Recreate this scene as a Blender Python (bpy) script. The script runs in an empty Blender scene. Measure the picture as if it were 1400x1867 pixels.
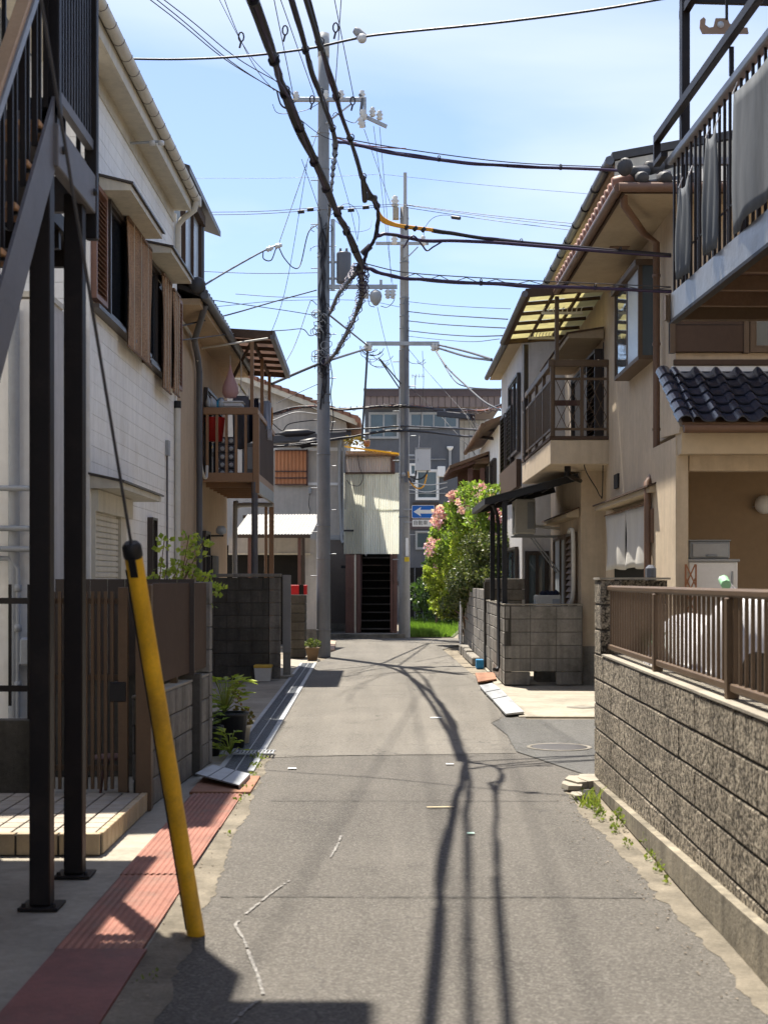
import bpy, bmesh, math, random
from mathutils import Vector as V, Matrix
random.seed(7)
scene = bpy.context.scene
R = math.radians
# ---------------------------------------------------------------- camera (50 mm lens, level, shifted up)
F, H, CX, HY = 2600.0, 1.65, 700.0, 1058.0      # focal length in photo pixels, eye height, principal x, horizon y
cam = bpy.data.cameras.new('camera'); camo = bpy.data.objects.new('camera', cam)
scene.collection.objects.link(camo); scene.camera = camo
camo.location = (0, 0, H); camo.rotation_euler = (R(90), 0, 0)
cam.sensor_fit = 'VERTICAL'; cam.sensor_height = 36.0; cam.lens = F/1867*36.0
cam.shift_y = (HY-933.5)/1867
cam.clip_start = 0.1; cam.clip_end = 2000
cam.dof.use_dof = True; cam.dof.focus_distance = 24.0; cam.dof.aperture_fstop = 5.0
# ---------------------------------------------------------------- world and sun
SUN_EL, SUN_AZ = 65.0, 25.0                      # elevation; degrees left of straight ahead
world = bpy.data.worlds.new('World'); scene.world = world; world.use_nodes = True
nt = world.node_tree; nt.nodes.clear()
def wn(t, **k):
    n = nt.nodes.new(t)
    for a, b in k.items(): setattr(n, a, b)
    return n
sky = wn('ShaderNodeTexSky', sky_type='NISHITA', sun_disc=False, sun_elevation=R(SUN_EL), sun_rotation=R(-SUN_AZ))
sky.air_density = 1.0; sky.dust_density = 1.0; sky.ozone_density = 2.0
tc = wn('ShaderNodeTexCoord'); sep = wn('ShaderNodeSeparateXYZ'); nt.links.new(tc.outputs['Generated'], sep.inputs[0])
zz = wn('ShaderNodeMath', operation='ADD'); zz.inputs[1].default_value = 0.12; nt.links.new(sep.outputs['Z'], zz.inputs[0])
dx = wn('ShaderNodeMath', operation='DIVIDE'); dy = wn('ShaderNodeMath', operation='DIVIDE')
nt.links.new(sep.outputs['X'], dx.inputs[0]); nt.links.new(zz.outputs[0], dx.inputs[1])
nt.links.new(sep.outputs['Y'], dy.inputs[0]); nt.links.new(zz.outputs[0], dy.inputs[1])
cmb = wn('ShaderNodeCombineXYZ'); nt.links.new(dx.outputs[0], cmb.inputs[0]); nt.links.new(dy.outputs[0], cmb.inputs[1])
mp = wn('ShaderNodeMapping'); mp.inputs['Scale'].default_value = (0.55, 1.0, 1); mp.inputs['Rotation'].default_value = (0, 0, R(-12)); mp.inputs['Location'].default_value = (2.3, 0.55, 0)
nt.links.new(cmb.outputs[0], mp.inputs[0])
cn = wn('ShaderNodeTexNoise'); cn.inputs['Scale'].default_value = 0.9; cn.inputs['Detail'].default_value = 6; cn.inputs['Roughness'].default_value = 0.45; cn.inputs['Distortion'].default_value = 0.35
nt.links.new(mp.outputs[0], cn.inputs['Vector'])
cr = wn('ShaderNodeValToRGB'); cr.color_ramp.elements[0].position = 0.43; cr.color_ramp.elements[1].position = 0.70
cr.color_ramp.elements[0].color = (0, 0, 0, 1); cr.color_ramp.elements[1].color = (0.85, 0.85, 0.85, 1)
nt.links.new(cn.outputs['Fac'], cr.inputs[0])
mx = wn('ShaderNodeMix', data_type='RGBA'); nt.links.new(cr.outputs[0], mx.inputs[0]); tint = wn('ShaderNodeMix', data_type='RGBA', blend_type='MULTIPLY'); tint.inputs[0].default_value = 1.0; tint.inputs[7].default_value = (0.84, 0.85, 0.94, 1)
nt.links.new(sky.outputs[0], tint.inputs[6]); nt.links.new(tint.outputs[2], mx.inputs[6]); mx.inputs[7].default_value = (5.7, 5.9, 6.15, 1)
bg = wn('ShaderNodeBackground'); bg.inputs[1].default_value = 0.082
nt.links.new(mx.outputs[2], bg.inputs[0])
wo = wn('ShaderNodeOutputWorld'); nt.links.new(bg.outputs[0], wo.inputs[0])
sl = bpy.data.lights.new('sun', 'SUN'); sl.energy = 4.2; sl.angle = R(0.55); sl.color = (1.0, 0.93, 0.82)
so = bpy.data.objects.new('sun', sl); scene.collection.objects.link(so); so.location = (-20, 40, 60)
SUN = V((-math.sin(R(SUN_AZ))*math.cos(R(SUN_EL)), math.cos(R(SUN_AZ))*math.cos(R(SUN_EL)), math.sin(R(SUN_EL))))
so.rotation_euler = SUN.to_track_quat('Z', 'Y').to_euler()
vs = scene.view_settings; vs.view_transform = 'Standard'; vs.look = 'None'; vs.gamma = 1.0; vs.exposure = 1.42; vs.use_curve_mapping = False
scene.render.engine = 'CYCLES'
scene.cycles.use_denoising = True; scene.cycles.max_bounces = 8; scene.cycles.diffuse_bounces = 6; scene.cycles.transparent_max_bounces = 12
scene.cycles.sample_clamp_indirect = 6.0; scene.cycles.use_adaptive_sampling = True; scene.cycles.adaptive_threshold = 0.02

# ---------------------------------------------------------------- helpers: pixel -> place, meshes, things
def P(px, py, Y): return V(((px-CX)*Y/F, Y, H+(HY-py)*Y/F))
def G(px, py, z=0.0):
    Y = F*(H-z)/(py-HY); return V(((px-CX)*Y/F, Y, z))
def PZ(px, py, Z): return P(px, py, (Z-H)*F/(HY-py))
class Fr:                                        # a wall's frame: u along, v up, n outward
    def __init__(s, O, u, n): s.O = V(O); s.u = V(u).normalized(); s.n = V(n).normalized(); s.w = V((0, 0, 1))
    def p(s, u, v, n=0.0): return s.O+s.u*u+s.w*v+s.n*n
    def px(s, x, y, n=0.0):
        d = V(((x-CX)/F, 1.0, (HY-y)/F)); c = V((0, 0, H)); o = s.O+s.n*n
        t = (o-c).dot(s.n)/d.dot(s.n); q = c+d*t-o
        return q.dot(s.u), q.z+(o.z-s.O.z)
    def U(s, x, n=0.0): return s.px(x, HY, n)[0]
    def Z(s, x, y, n=0.0): return s.px(x, y, n)[1]
WF = Fr((0, 0, 0), (1, 0, 0), (0, -1, 0))
col = scene.collection
class MB:
    def __init__(s): s.v = []; s.f = []; s.sm = []
    def add(s, vs_, fs, smooth=False):
        o = len(s.v); s.v += [tuple(q) for q in vs_]; s.f += [tuple(i+o for i in f) for f in fs]; s.sm += [smooth]*len(fs); return s
    def hexa(s, c): return s.add(c, [(0, 3, 2, 1), (4, 5, 6, 7), (0, 1, 5, 4), (1, 2, 6, 5), (2, 3, 7, 6), (3, 0, 4, 7)])
    def fbox(s, fr, u0, u1, v0, v1, n0, n1, c=0.0):
        if u1 < u0: u0, u1 = u1, u0
        if v1 < v0: v0, v1 = v1, v0
        if n1 < n0: n0, n1 = n1, n0
        if c <= 0:
            q = [fr.p(*a) for a in ((u0, v0, n1), (u1, v0, n1), (u1, v0, n0), (u0, v0, n0), (u0, v1, n1), (u1, v1, n1), (u1, v1, n0), (u0, v1, n0))]
            return s.hexa(q)
        c = min(c, (u1-u0)*.4, (v1-v0)*.4, (n1-n0)*.4)
        vs_ = []; ix = {}
        for a in (0, 1):
            for b in (0, 1):
                for d in (0, 1):
                    for k in range(3):
                        L = [(u0, u1)[a], (v0, v1)[b], (n0, n1)[d]]; S = [1-2*a, 1-2*b, 1-2*d]
                        for j in range(3):
                            if j != k: L[j] += S[j]*c
                        ix[a, b, d, k] = len(vs_); vs_.append(fr.p(*L))
        fs = []
        for k in range(3):
            o = [j for j in range(3) if j != k]
            for e in (0, 1):
                r = []
                for (a, b) in ((0, 0), (1, 0), (1, 1), (0, 1)):
                    t = [0, 0, 0]; t[k] = e; t[o[0]] = a; t[o[1]] = b; r.append(ix[t[0], t[1], t[2], k])
                fs.append(tuple(r))
        for k in range(3):
            o = [j for j in range(3) if j != k]
            for a in (0, 1):
                for b in (0, 1):
                    r = []
                    for (e, kk) in ((0, o[0]), (1, o[0]), (1, o[1]), (0, o[1])):
                        t = [0, 0, 0]; t[k] = e; t[o[0]] = a; t[o[1]] = b; r.append(ix[t[0], t[1], t[2], kk])
                    fs.append(tuple(r))
        for a in (0, 1):
            for b in (0, 1):
                for d in (0, 1): fs.append(tuple(ix[a, b, d, k] for k in range(3)))
        return s.add(vs_, fs)
    def box(s, x0, x1, y0, y1, z0, z1, c=0.0): return s.fbox(WF, x0, x1, z0, z1, -y1, -y0, c)
    def bar(s, a, b, w, h=None, c=0.0, up=(0, 0, 1)):
        a = V(a); b = V(b); d = b-a; L = d.length; d.normalize(); h = h or w
        upv = V(up)
        if abs(d.dot(upv)) > .98: upv = V((0, 1, 0))
        x = d.cross(upv).normalized(); y = x.cross(d).normalized()
        fr = Fr((0, 0, 0), (1, 0, 0), (0, 1, 0)); fr.O = a; fr.u = d; fr.w = y; fr.n = x
        return s.fbox(fr, 0, L, -h/2, h/2, -w/2, w/2, c)
    def tube(s, pts, r, n=8, caps=True, smooth=True):
        pts = [V(p) for p in pts]; m = len(pts); rr = r if isinstance(r, (list, tuple)) else [r]*m
        vs_ = []; fs = []; prev = None
        for i, p in enumerate(pts):
            t = (pts[min(i+1, m-1)]-pts[max(i-1, 0)]).normalized()
            if prev is None:
                a = V((0, 0, 1)) if abs(t.z) < .9 else V((1, 0, 0)); x = t.cross(a).normalized()
            else: x = (prev-t*prev.dot(t)).normalized()
            prev = x; y = t.cross(x)
            for k in range(n):
                g = 2*math.pi*k/n; vs_.append(p+x*math.cos(g)*rr[i]+y*math.sin(g)*rr[i])
        for i in range(m-1):
            for k in range(n):
                k2 = (k+1) % n; fs.append((i*n+k, i*n+k2, (i+1)*n+k2, (i+1)*n+k))
        s.add(vs_, fs, smooth)
        if caps: s.add(vs_[:n], [tuple(range(n-1, -1, -1))]); s.add(vs_[-n:], [tuple(range(n))])
        return s
    def lathe(s, O, prof, n=16, ax=(0, 0, 1)):
        O = V(O); ax = V(ax).normalized(); x = ax.orthogonal().normalized(); y = ax.cross(x)
        vs_ = []; fs = []
        for (r, z) in prof:
            for k in range(n):
                g = 2*math.pi*k/n; vs_.append(O+ax*z+x*math.cos(g)*r+y*math.sin(g)*r)
        for i in range(len(prof)-1):
            for k in range(n):
                k2 = (k+1) % n; fs.append((i*n+k, i*n+k2, (i+1)*n+k2, (i+1)*n+k))
        s.add(vs_, fs, True)
        return s
    def prism(s, poly, ext):
        poly = [V(p) for p in poly]; e = V(ext); n = len(poly)
        return s.add(poly+[p+e for p in poly], [tuple(range(n))[::-1], tuple(range(n, 2*n))]+[(i, (i+1) % n, (i+1) % n+n, i+n) for i in range(n)])
    def mesh(s, name, mat, off=V((0, 0, 0))):
        me = bpy.data.meshes.new(name); me.from_pydata([V(q)-off for q in s.v], [], s.f); me.polygons.foreach_set('use_smooth', s.sm)
        bm = bmesh.new(); bm.from_mesh(me); bmesh.ops.recalc_face_normals(bm, faces=bm.faces); bm.to_mesh(me); bm.free()
        if mat: me.materials.append(mat)
        me.update(); return me
def rootloc(o):
    L = V((0, 0, 0))
    while o: L = L+o.location; o = o.parent
    return L
def thing(name, label, cat, loc=(0, 0, 0), group=None):
    o = bpy.data.objects.new(name, None); o.empty_display_size = .1; col.objects.link(o); o.location = loc
    o['label'] = label; o['category'] = cat
    if group: o['group'] = group
    return o
def out(mb, name, mat, parent=None, label=None, cat=None, group=None, kind=None):
    if parent: off = rootloc(parent)
    else:
        xs = [q[0] for q in mb.v]; ys = [q[1] for q in mb.v]; zs = [q[2] for q in mb.v]
        off = V(((min(xs)+max(xs))/2, (min(ys)+max(ys))/2, min(zs)))
    o = bpy.data.objects.new(name, mb.mesh(name, mat, off)); col.objects.link(o)
    if parent: o.parent = parent
    else: o.location = off
    if label: o['label'] = label
    if cat: o['category'] = cat
    if group: o['group'] = group
    if kind: o['kind'] = kind
    return o
def bx(fr, name, mat, parent, u0, u1, v0, v1, n0, n1, c=0.0, **k): return out(MB().fbox(fr, u0, u1, v0, v1, n0, n1, c), name, mat, parent, **k)
def br(name, mat, parent, a, b, w, h=None, c=0.0, **k): return out(MB().bar(a, b, w, h, c), name, mat, parent, **k)
def tb(name, mat, parent, pts, r, n=8, **k): return out(MB().tube(pts, r, n), name, mat, parent, **k)
def inst(me, name, parent, loc, rot=None, scale=None):
    o = bpy.data.objects.new(name, me); col.objects.link(o); o.parent = parent; o.location = V(loc)-rootloc(parent)
    if rot: o.rotation_euler = rot
    if scale: o.scale = scale
    return o
def yaw(fr): return math.atan2(fr.u.y, fr.u.x)
def smooth(pts, k=6):
    pts = [V(p) for p in pts]
    if len(pts) < 3: return [pts[0].lerp(pts[-1], i/k) for i in range(k+1)]
    q = [pts[0]*2-pts[1]]+pts+[pts[-1]*2-pts[-2]]; r = []
    for i in range(1, len(q)-2):
        a, b, c, d = q[i-1:i+3]
        for j in range(k):
            t = j/k; r.append(.5*((2*b)+(c-a)*t+(2*a-5*b+4*c-d)*t*t+(3*b-a-3*c+d)*t**3))
    return r+[pts[-1]]
def sag(a, b, s, n=10):
    a = V(a); b = V(b); return [a.lerp(b, i/n)-V((0, 0, s*4*(i/n)*(1-i/n))) for i in range(n+1)]

# ---------------------------------------------------------------- materials (all procedural, in world position)
MATS = {}
def nodemat(name):
    m = bpy.data.materials.new(name); m.use_nodes = True; t = m.node_tree; t.nodes.clear()
    def N(ty, ins=None, **k):
        n = t.nodes.new(ty)
        for a, b in k.items(): setattr(n, a, b)
        for a, b in (ins or {}).items():
            if hasattr(b, 'default_value') or hasattr(b, 'is_linked'): t.links.new(b, n.inputs[a])
            else: n.inputs[a].default_value = b
        return n
    return m, t, N
def c4(c): return (c[0], c[1], c[2], 1)
def mat(name, c, rough=.75, var=.18, vs=1.7, bump=.25, bs=70., metal=0., rnd=0., streak=0., dirt=None, spec=.4, isl=0., bd=.01, trans=None):
    if name in MATS: return MATS[name]
    m, t, N = nodemat(name)
    g = N('ShaderNodeNewGeometry').outputs['Position']
    n1 = N('ShaderNodeTexNoise', {'Vector': g, 'Scale': vs, 'Detail': 7, 'Roughness': .62}).outputs['Fac']
    f1 = N('ShaderNodeMapRange', {0: n1, 1: .3, 2: .7, 3: 1-var, 4: 1+var}).outputs[0]
    n2 = N('ShaderNodeTexNoise', {'Vector': g, 'Scale': vs*14, 'Detail': 4, 'Roughness': .6}).outputs['Fac']
    f2 = N('ShaderNodeMapRange', {0: n2, 1: .3, 2: .7, 3: 1-var*.5, 4: 1+var*.5}).outputs[0]
    f = N('ShaderNodeMath', {0: f1, 1: f2}, operation='MULTIPLY').outputs[0]
    if rnd:
        oi = N('ShaderNodeObjectInfo').outputs['Random']
        f = N('ShaderNodeMath', {0: f, 1: N('ShaderNodeMapRange', {0: oi, 3: 1-rnd, 4: 1+rnd}).outputs[0]}, operation='MULTIPLY').outputs[0]
    if isl:
        f = N('ShaderNodeMath', {0: f, 1: N('ShaderNodeMapRange', {0: N('ShaderNodeNewGeometry').outputs['Random Per Island'], 3: 1-isl, 4: 1+isl}).outputs[0]}, operation='MULTIPLY').outputs[0]
    if streak:
        mpn = N('ShaderNodeMapping', {'Vector': g, 'Scale': (5, 5, .45)}).outputs[0]
        n3 = N('ShaderNodeTexNoise', {'Vector': mpn, 'Scale': 1.6, 'Detail': 6, 'Roughness': .65}).outputs['Fac']
        f = N('ShaderNodeMath', {0: f, 1: N('ShaderNodeMapRange', {0: n3, 1: .42, 2: .75, 3: 1.0, 4: 1-streak}).outputs[0]}, operation='MULTIPLY').outputs[0]
    cc = N('ShaderNodeVectorMath', {0: c[:3]}, operation='SCALE'); t.links.new(f, cc.inputs['Scale']); colr = cc.outputs[0]
    if dirt:
        n4 = N('ShaderNodeTexNoise', {'Vector': g, 'Scale': 2.6, 'Detail': 9, 'Roughness': .72}).outputs['Fac']
        mk = N('ShaderNodeMapRange', {0: n4, 1: .5, 2: .72, 3: 0., 4: dirt[1]}).outputs[0]
        colr = N('ShaderNodeMix', {0: mk, 6: colr, 7: c4(dirt[0])}, data_type='RGBA').outputs[2]
    b = N('ShaderNodeBsdfPrincipled', {'Base Color': colr, 'Roughness': rough, 'Metallic': metal, 'Specular IOR Level': spec})
    if bump:
        nb = N('ShaderNodeTexNoise', {'Vector': g, 'Scale': bs, 'Detail': 5, 'Roughness': .6}).outputs['Fac']
        bn = N('ShaderNodeBump', {'Height': nb, 'Strength': bump, 'Distance': bd}); t.links.new(bn.outputs[0], b.inputs['Normal'])
    o = N('ShaderNodeOutputMaterial'); sh = b.outputs[0]
    if trans:
        tr = N('ShaderNodeBsdfTranslucent', {'Color': c4(trans[0])})
        sh = N('ShaderNodeMixShader', {0: trans[1], 1: sh, 2: tr.outputs[0]}).outputs[0]
    t.links.new(sh, o.inputs[0]); MATS[name] = m; return m
def glassmat(name, c, rough=.04, tr=.0):
    if name in MATS: return MATS[name]
    m, t, N = nodemat(name)
    g = N('ShaderNodeNewGeometry').outputs['Position']
    nz = N('ShaderNodeTexNoise', {'Vector': g, 'Scale': 1.3, 'Detail': 3}).outputs['Fac']
    bn = N('ShaderNodeBump', {'Height': nz, 'Strength': .04, 'Distance': .05})
    b = N('ShaderNodeBsdfPrincipled', {'Base Color': c4(c), 'Roughness': rough, 'Specular IOR Level': .75, 'Normal': bn.outputs[0]})
    o = N('ShaderNodeOutputMaterial'); sh = b.outputs[0]
    if tr: sh = N('ShaderNodeMixShader', {0: tr, 1: sh, 2: N('ShaderNodeBsdfTransparent').outputs[0]}).outputs[0]
    t.links.new(sh, o.inputs[0]); MATS[name] = m; return m
def asphalt(name, base, agg, patch=.25):
    m, t, N = nodemat(name)
    g = N('ShaderNodeNewGeometry').outputs['Position']
    n1 = N('ShaderNodeTexNoise', {'Vector': g, 'Scale': .55, 'Detail': 8, 'Roughness': .65, 'Distortion': .4}).outputs['Fac']
    n2 = N('ShaderNodeTexNoise', {'Vector': g, 'Scale': 38., 'Detail': 5, 'Roughness': .7}).outputs['Fac']
    vo = N('ShaderNodeTexVoronoi', {'Vector': g, 'Scale': 105.}).outputs['Color']
    vg = N('ShaderNodeSeparateColor', {0: vo}).outputs[0]
    sp = N('ShaderNodeMapRange', {0: vg, 1: .6, 2: 1., 3: 0., 4: .8}).outputs[0]
    c1 = N('ShaderNodeMapRange', {0: n1, 1: .3, 2: .7, 3: 1-patch, 4: 1+patch}).outputs[0]
    c2 = N('ShaderNodeMapRange', {0: n2, 1: .3, 2: .7, 3: .60, 4: 1.40}).outputs[0]
    ln = N('ShaderNodeTexNoise', {'Vector': N('ShaderNodeMapping', {'Vector': g, 'Scale': (2.4, .16, 1)}).outputs[0], 'Scale': 1., 'Detail': 4, 'Roughness': .6}).outputs['Fac']
    sn = N('ShaderNodeTexNoise', {'Vector': g, 'Scale': 1.9, 'Detail': 5, 'Roughness': .55, 'Distortion': .6}).outputs['Fac']
    c2 = N('ShaderNodeMath', {0: c2, 1: N('ShaderNodeMapRange', {0: ln, 1: .35, 2: .65, 3: .84, 4: 1.14}).outputs[0]}, operation='MULTIPLY').outputs[0]
    c2 = N('ShaderNodeMath', {0: c2, 1: N('ShaderNodeMapRange', {0: sn, 1: .58, 2: .72, 3: 1., 4: .74}).outputs[0]}, operation='MULTIPLY').outputs[0]
    f = N('ShaderNodeMath', {0: c1, 1: c2}, operation='MULTIPLY').outputs[0]
    cc = N('ShaderNodeVectorMath', {0: base}, operation='SCALE'); t.links.new(f, cc.inputs['Scale'])
    cm = N('ShaderNodeMix', {0: sp, 6: cc.outputs[0], 7: c4(agg)}, data_type='RGBA').outputs[2]
    # hairline cracks and worn transverse joints
    wv = N('ShaderNodeTexVoronoi', {'Vector': N('ShaderNodeVectorMath', {0: g, 1: N('ShaderNodeTexNoise', {'Vector': g, 'Scale': 2., 'Detail': 4}).outputs['Color']}, operation='ADD').outputs[0], 'Scale': .42}, feature='DISTANCE_TO_EDGE').outputs['Distance']
    ck = N('ShaderNodeMapRange', {0: wv, 1: .0, 2: .006, 3: .8, 4: 0.}).outputs[0]
    ckm = N('ShaderNodeMath', {0: ck, 1: N('ShaderNodeMapRange', {0: n1, 1: .5, 2: .62, 3: 0., 4: 1.}).outputs[0]}, operation='MULTIPLY').outputs[0]
    cm = N('ShaderNodeMix', {0: ckm, 6: cm, 7: (.03, .03, .03, 1)}, data_type='RGBA').outputs[2]
    hb = N('ShaderNodeMath', {0: n2, 1: sp}, operation='ADD').outputs[0]
    bn = N('ShaderNodeBump', {'Height': hb, 'Strength': .85, 'Distance': .009})
    b = N('ShaderNodeBsdfPrincipled', {'Base Color': cm, 'Roughness': .82, 'Specular IOR Level': .3, 'Normal': bn.outputs[0]})
    o = N('ShaderNodeOutputMaterial', {0: b.outputs[0]}); MATS[name] = m; return m
def aggregate(name, dark, light):
    m, t, N = nodemat(name)
    g = N('ShaderNodeNewGeometry').outputs['Position']
    mp_ = N('ShaderNodeMapping', {'Vector': g, 'Scale': (1, 1, .95)}).outputs[0]
    n1 = N('ShaderNodeTexNoise', {'Vector': mp_, 'Scale': 30., 'Detail': 6, 'Roughness': .72}).outputs['Fac']
    n2 = N('ShaderNodeTexNoise', {'Vector': g, 'Scale': 1.6, 'Detail': 6, 'Roughness': .6}).outputs['Fac']
    vo = N('ShaderNodeTexVoronoi', {'Vector': mp_, 'Scale': 62.})
    s = N('ShaderNodeMath', {0: n1, 1: N('ShaderNodeMath', {0: vo.outputs['Distance'], 1: -.25}, operation='MULTIPLY').outputs[0]}, operation='ADD').outputs[0]
    fac = N('ShaderNodeMapRange', {0: s, 1: .29, 2: .50, 3: 0., 4: 1.}).outputs[0]
    st = N('ShaderNodeTexNoise', {'Vector': N('ShaderNodeMapping', {'Vector': g, 'Scale': (6, 6, .5)}).outputs[0], 'Scale': 1.5, 'Detail': 5}).outputs['Fac']
    fac2 = N('ShaderNodeMath', {0: fac, 1: N('ShaderNodeMapRange', {0: n2, 1: .35, 2: .65, 3: .72, 4: 1.1}).outputs[0]}, operation='MULTIPLY').outputs[0]
    fac3 = N('ShaderNodeMath', {0: fac2, 1: N('ShaderNodeMapRange', {0: st, 1: .42, 2: .7, 3: 1., 4: .68}).outputs[0]}, operation='MULTIPLY').outputs[0]
    cm = N('ShaderNodeMix', {0: fac3, 6: c4(dark), 7: c4(light)}, data_type='RGBA').outputs[2]
    bn = N('ShaderNodeBump', {'Height': s, 'Strength': .9, 'Distance': .035})
    b = N('ShaderNodeBsdfPrincipled', {'Base Color': cm, 'Roughness': .9, 'Specular IOR Level': .2, 'Normal': bn.outputs[0]})
    N('ShaderNodeOutputMaterial', {0: b.outputs[0]}); MATS[name] = m; return m
def leafmat(name, c1, c2, tr=.35):
    m, t, N = nodemat(name)
    ri = N('ShaderNodeNewGeometry').outputs['Random Per Island']
    cm = N('ShaderNodeMix', {0: ri, 6: c4(c1), 7: c4(c2)}, data_type='RGBA').outputs[2]
    b = N('ShaderNodeBsdfPrincipled', {'Base Color': cm, 'Roughness': .45, 'Specular IOR Level': .35})
    tc_ = N('ShaderNodeVectorMath', {0: cm, 1: (1.5, 1.7, .7)}, operation='MULTIPLY').outputs[0]
    tr_ = N('ShaderNodeBsdfTranslucent', {'Color': tc_})
    mx_ = N('ShaderNodeMixShader', {0: tr, 1: b.outputs[0], 2: tr_.outputs[0]})
    N('ShaderNodeOutputMaterial', {0: mx_.outputs[0]}); MATS[name] = m; return m
def sheet(name, c, tr=.45, rough=.5, var=.12):                 # thin translucent plastic sheet
    m, t, N = nodemat(name)
    g = N('ShaderNodeNewGeometry').outputs['Position']
    n1 = N('ShaderNodeTexNoise', {'Vector': N('ShaderNodeMapping', {'Vector': g, 'Scale': (3, 3, .6)}).outputs[0], 'Scale': 1.4, 'Detail': 7, 'Roughness': .65}).outputs['Fac']
    f = N('ShaderNodeMapRange', {0: n1, 1: .3, 2: .7, 3: 1-var, 4: 1+var}).outputs[0]
    cc = N('ShaderNodeVectorMath', {0: c[:3]}, operation='SCALE'); t.links.new(f, cc.inputs['Scale'])
    b = N('ShaderNodeBsdfPrincipled', {'Base Color': cc.outputs[0], 'Roughness': rough, 'Specular IOR Level': .3})
    tr_ = N('ShaderNodeBsdfTranslucent', {'Color': cc.outputs[0]})
    mx_ = N('ShaderNodeMixShader', {0: tr, 1: b.outputs[0], 2: tr_.outputs[0]})
    N('ShaderNodeOutputMaterial', {0: mx_.outputs[0]}); MATS[name] = m; return m
def reed(name, c):
    m, t, N = nodemat(name)
    g = N('ShaderNodeNewGeometry').outputs['Position']
    w = N('ShaderNodeTexNoise', {'Vector': N('ShaderNodeMapping', {'Vector': g, 'Scale': (14, 14, 90)}).outputs[0], 'Scale': 1., 'Detail': 3, 'Roughness': .6}).outputs['Fac']
    n2 = N('ShaderNodeTexNoise', {'Vector': g, 'Scale': 2.2, 'Detail': 5}).outputs['Fac']
    f = N('ShaderNodeMath', {0: N('ShaderNodeMapRange', {0: w, 1: .3, 2: .7, 3: .55, 4: 1.4}).outputs[0], 1: N('ShaderNodeMapRange', {0: n2, 1: .3, 2: .7, 3: .8, 4: 1.2}).outputs[0]}, operation='MULTIPLY').outputs[0]
    cc = N('ShaderNodeVectorMath', {0: c[:3]}, operation='SCALE'); t.links.new(f, cc.inputs['Scale'])
    bn = N('ShaderNodeBump', {'Height': w, 'Strength': .8, 'Distance': .01})
    b = N('ShaderNodeBsdfPrincipled', {'Base Color': cc.outputs[0], 'Roughness': .8, 'Specular IOR Level': .2, 'Normal': bn.outputs[0]})
    N('ShaderNodeOutputMaterial', {0: b.outputs[0]}); MATS[name] = m; return m

m_road = asphalt('asphalt_dark', (.088, .080, .069), (.18, .168, .148), .18)
m_road2 = asphalt('asphalt_worn', (.140, .128, .109), (.20, .188, .163), .16)
m_road3 = asphalt('asphalt_patch', (.085, .083, .078), (.16, .16, .152), .12)
m_conc = mat('concrete', (.30, .27, .215), .88, .22, 1.1, .35, 55, dirt=((.15, .135, .11), .6))
m_concd = mat('concrete_dirty', (.24, .22, .185), .9, .3, 1.6, .5, 40, streak=.35, dirt=((.06, .06, .045), .75))
m_earth = mat('earth', (.20, .17, .125), .95, .3, 1.2, .5, 30)
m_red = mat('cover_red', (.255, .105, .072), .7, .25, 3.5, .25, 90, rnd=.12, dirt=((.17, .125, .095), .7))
m_edge = mat('gritty_edge', (.175, .152, .115), .95, .35, 3.5, .8, 45, dirt=((.07, .062, .045), .95))
m_foot = mat('stained_footing', (.25, .22, .165), .92, .35, 3., .5, 40, streak=.5, dirt=((.05, .045, .03), .95))
m_red_shade = mat('cover_red_shade', (.19, .065, .055), .6, .28, 2., .25, 90, dirt=((.12, .07, .06), .6))  # same red as the sunlit covers, darkened to hold the building's shade
m_rust = mat('cover_rust', (.27, .13, .075), .8, .25, 4., .3, 80)
m_steel = mat('galvanised', (.34, .355, .37), .5, .14, 5., .1, 60, metal=.5, rnd=.08)
m_grat = mat('grating_steel', (.13, .145, .165), .5, .15, 8., .1, 60, metal=.4)
m_brown = mat('brown_steel', (.010, .0075, .0075), .5, .25, 3., .08, 40, spec=.3, dirt=((.035, .028, .022), .5))
m_brown2 = mat('brown_aluminium', (.115, .076, .046), .5, .12, 3., .05, 40, spec=.3)
m_brown3 = mat('brown_panel', (.085, .056, .04), .8, .12, 1.3, .08, 40, spec=.15)
m_bronze = mat('bronze_frame', (.05, .038, .032), .4, .12, 3., .05, 40, metal=.2)
m_greybeam = mat('grey_beam', (.13, .125, .13), .5, .14, 3., .08, 50)
m_tread = mat('stair_tread', (.42, .24, .12), .7, .18, 4., .2, 50)
m_yellow = mat('guard_yellow', (.86, .48, .022), .45, .12, 6., .12, 60, streak=.28, dirt=((.20, .12, .03), .55))
m_black = mat('black_plastic', (.012, .012, .014), .5, .2, 5., .05, 50)
m_agg = aggregate('aggregate_block', (.06, .052, .041), (.60, .52, .40))
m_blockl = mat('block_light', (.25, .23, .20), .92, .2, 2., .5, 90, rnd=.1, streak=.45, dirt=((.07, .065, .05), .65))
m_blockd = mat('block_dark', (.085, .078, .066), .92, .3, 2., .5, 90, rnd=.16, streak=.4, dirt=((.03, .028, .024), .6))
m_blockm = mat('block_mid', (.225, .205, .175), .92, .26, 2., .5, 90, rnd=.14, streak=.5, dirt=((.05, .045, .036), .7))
m_mortarl = mat('mortar_light', (.13, .12, .105), .95, .2, 3., .3, 80)
m_mortar = mat('mortar', (.055, .05, .042), .95, .2, 3., .3, 80)
m_siding = mat('white_siding', (.88, .855, .795), .6, .05, .8, .12, 120, rnd=.025, streak=.16, dirt=((.60, .54, .44), .4))
m_sidgap = mat('siding_gap', (.62, .60, .55), .9, .1, 2., 0)
m_cream = mat('cream_trim', (.60, .555, .455), .6, .1, 1.4, .1, 60, streak=.2)
m_pvc = mat('cream_pipe', (.60, .575, .51), .5, .08, 2., .03, 40)
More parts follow.
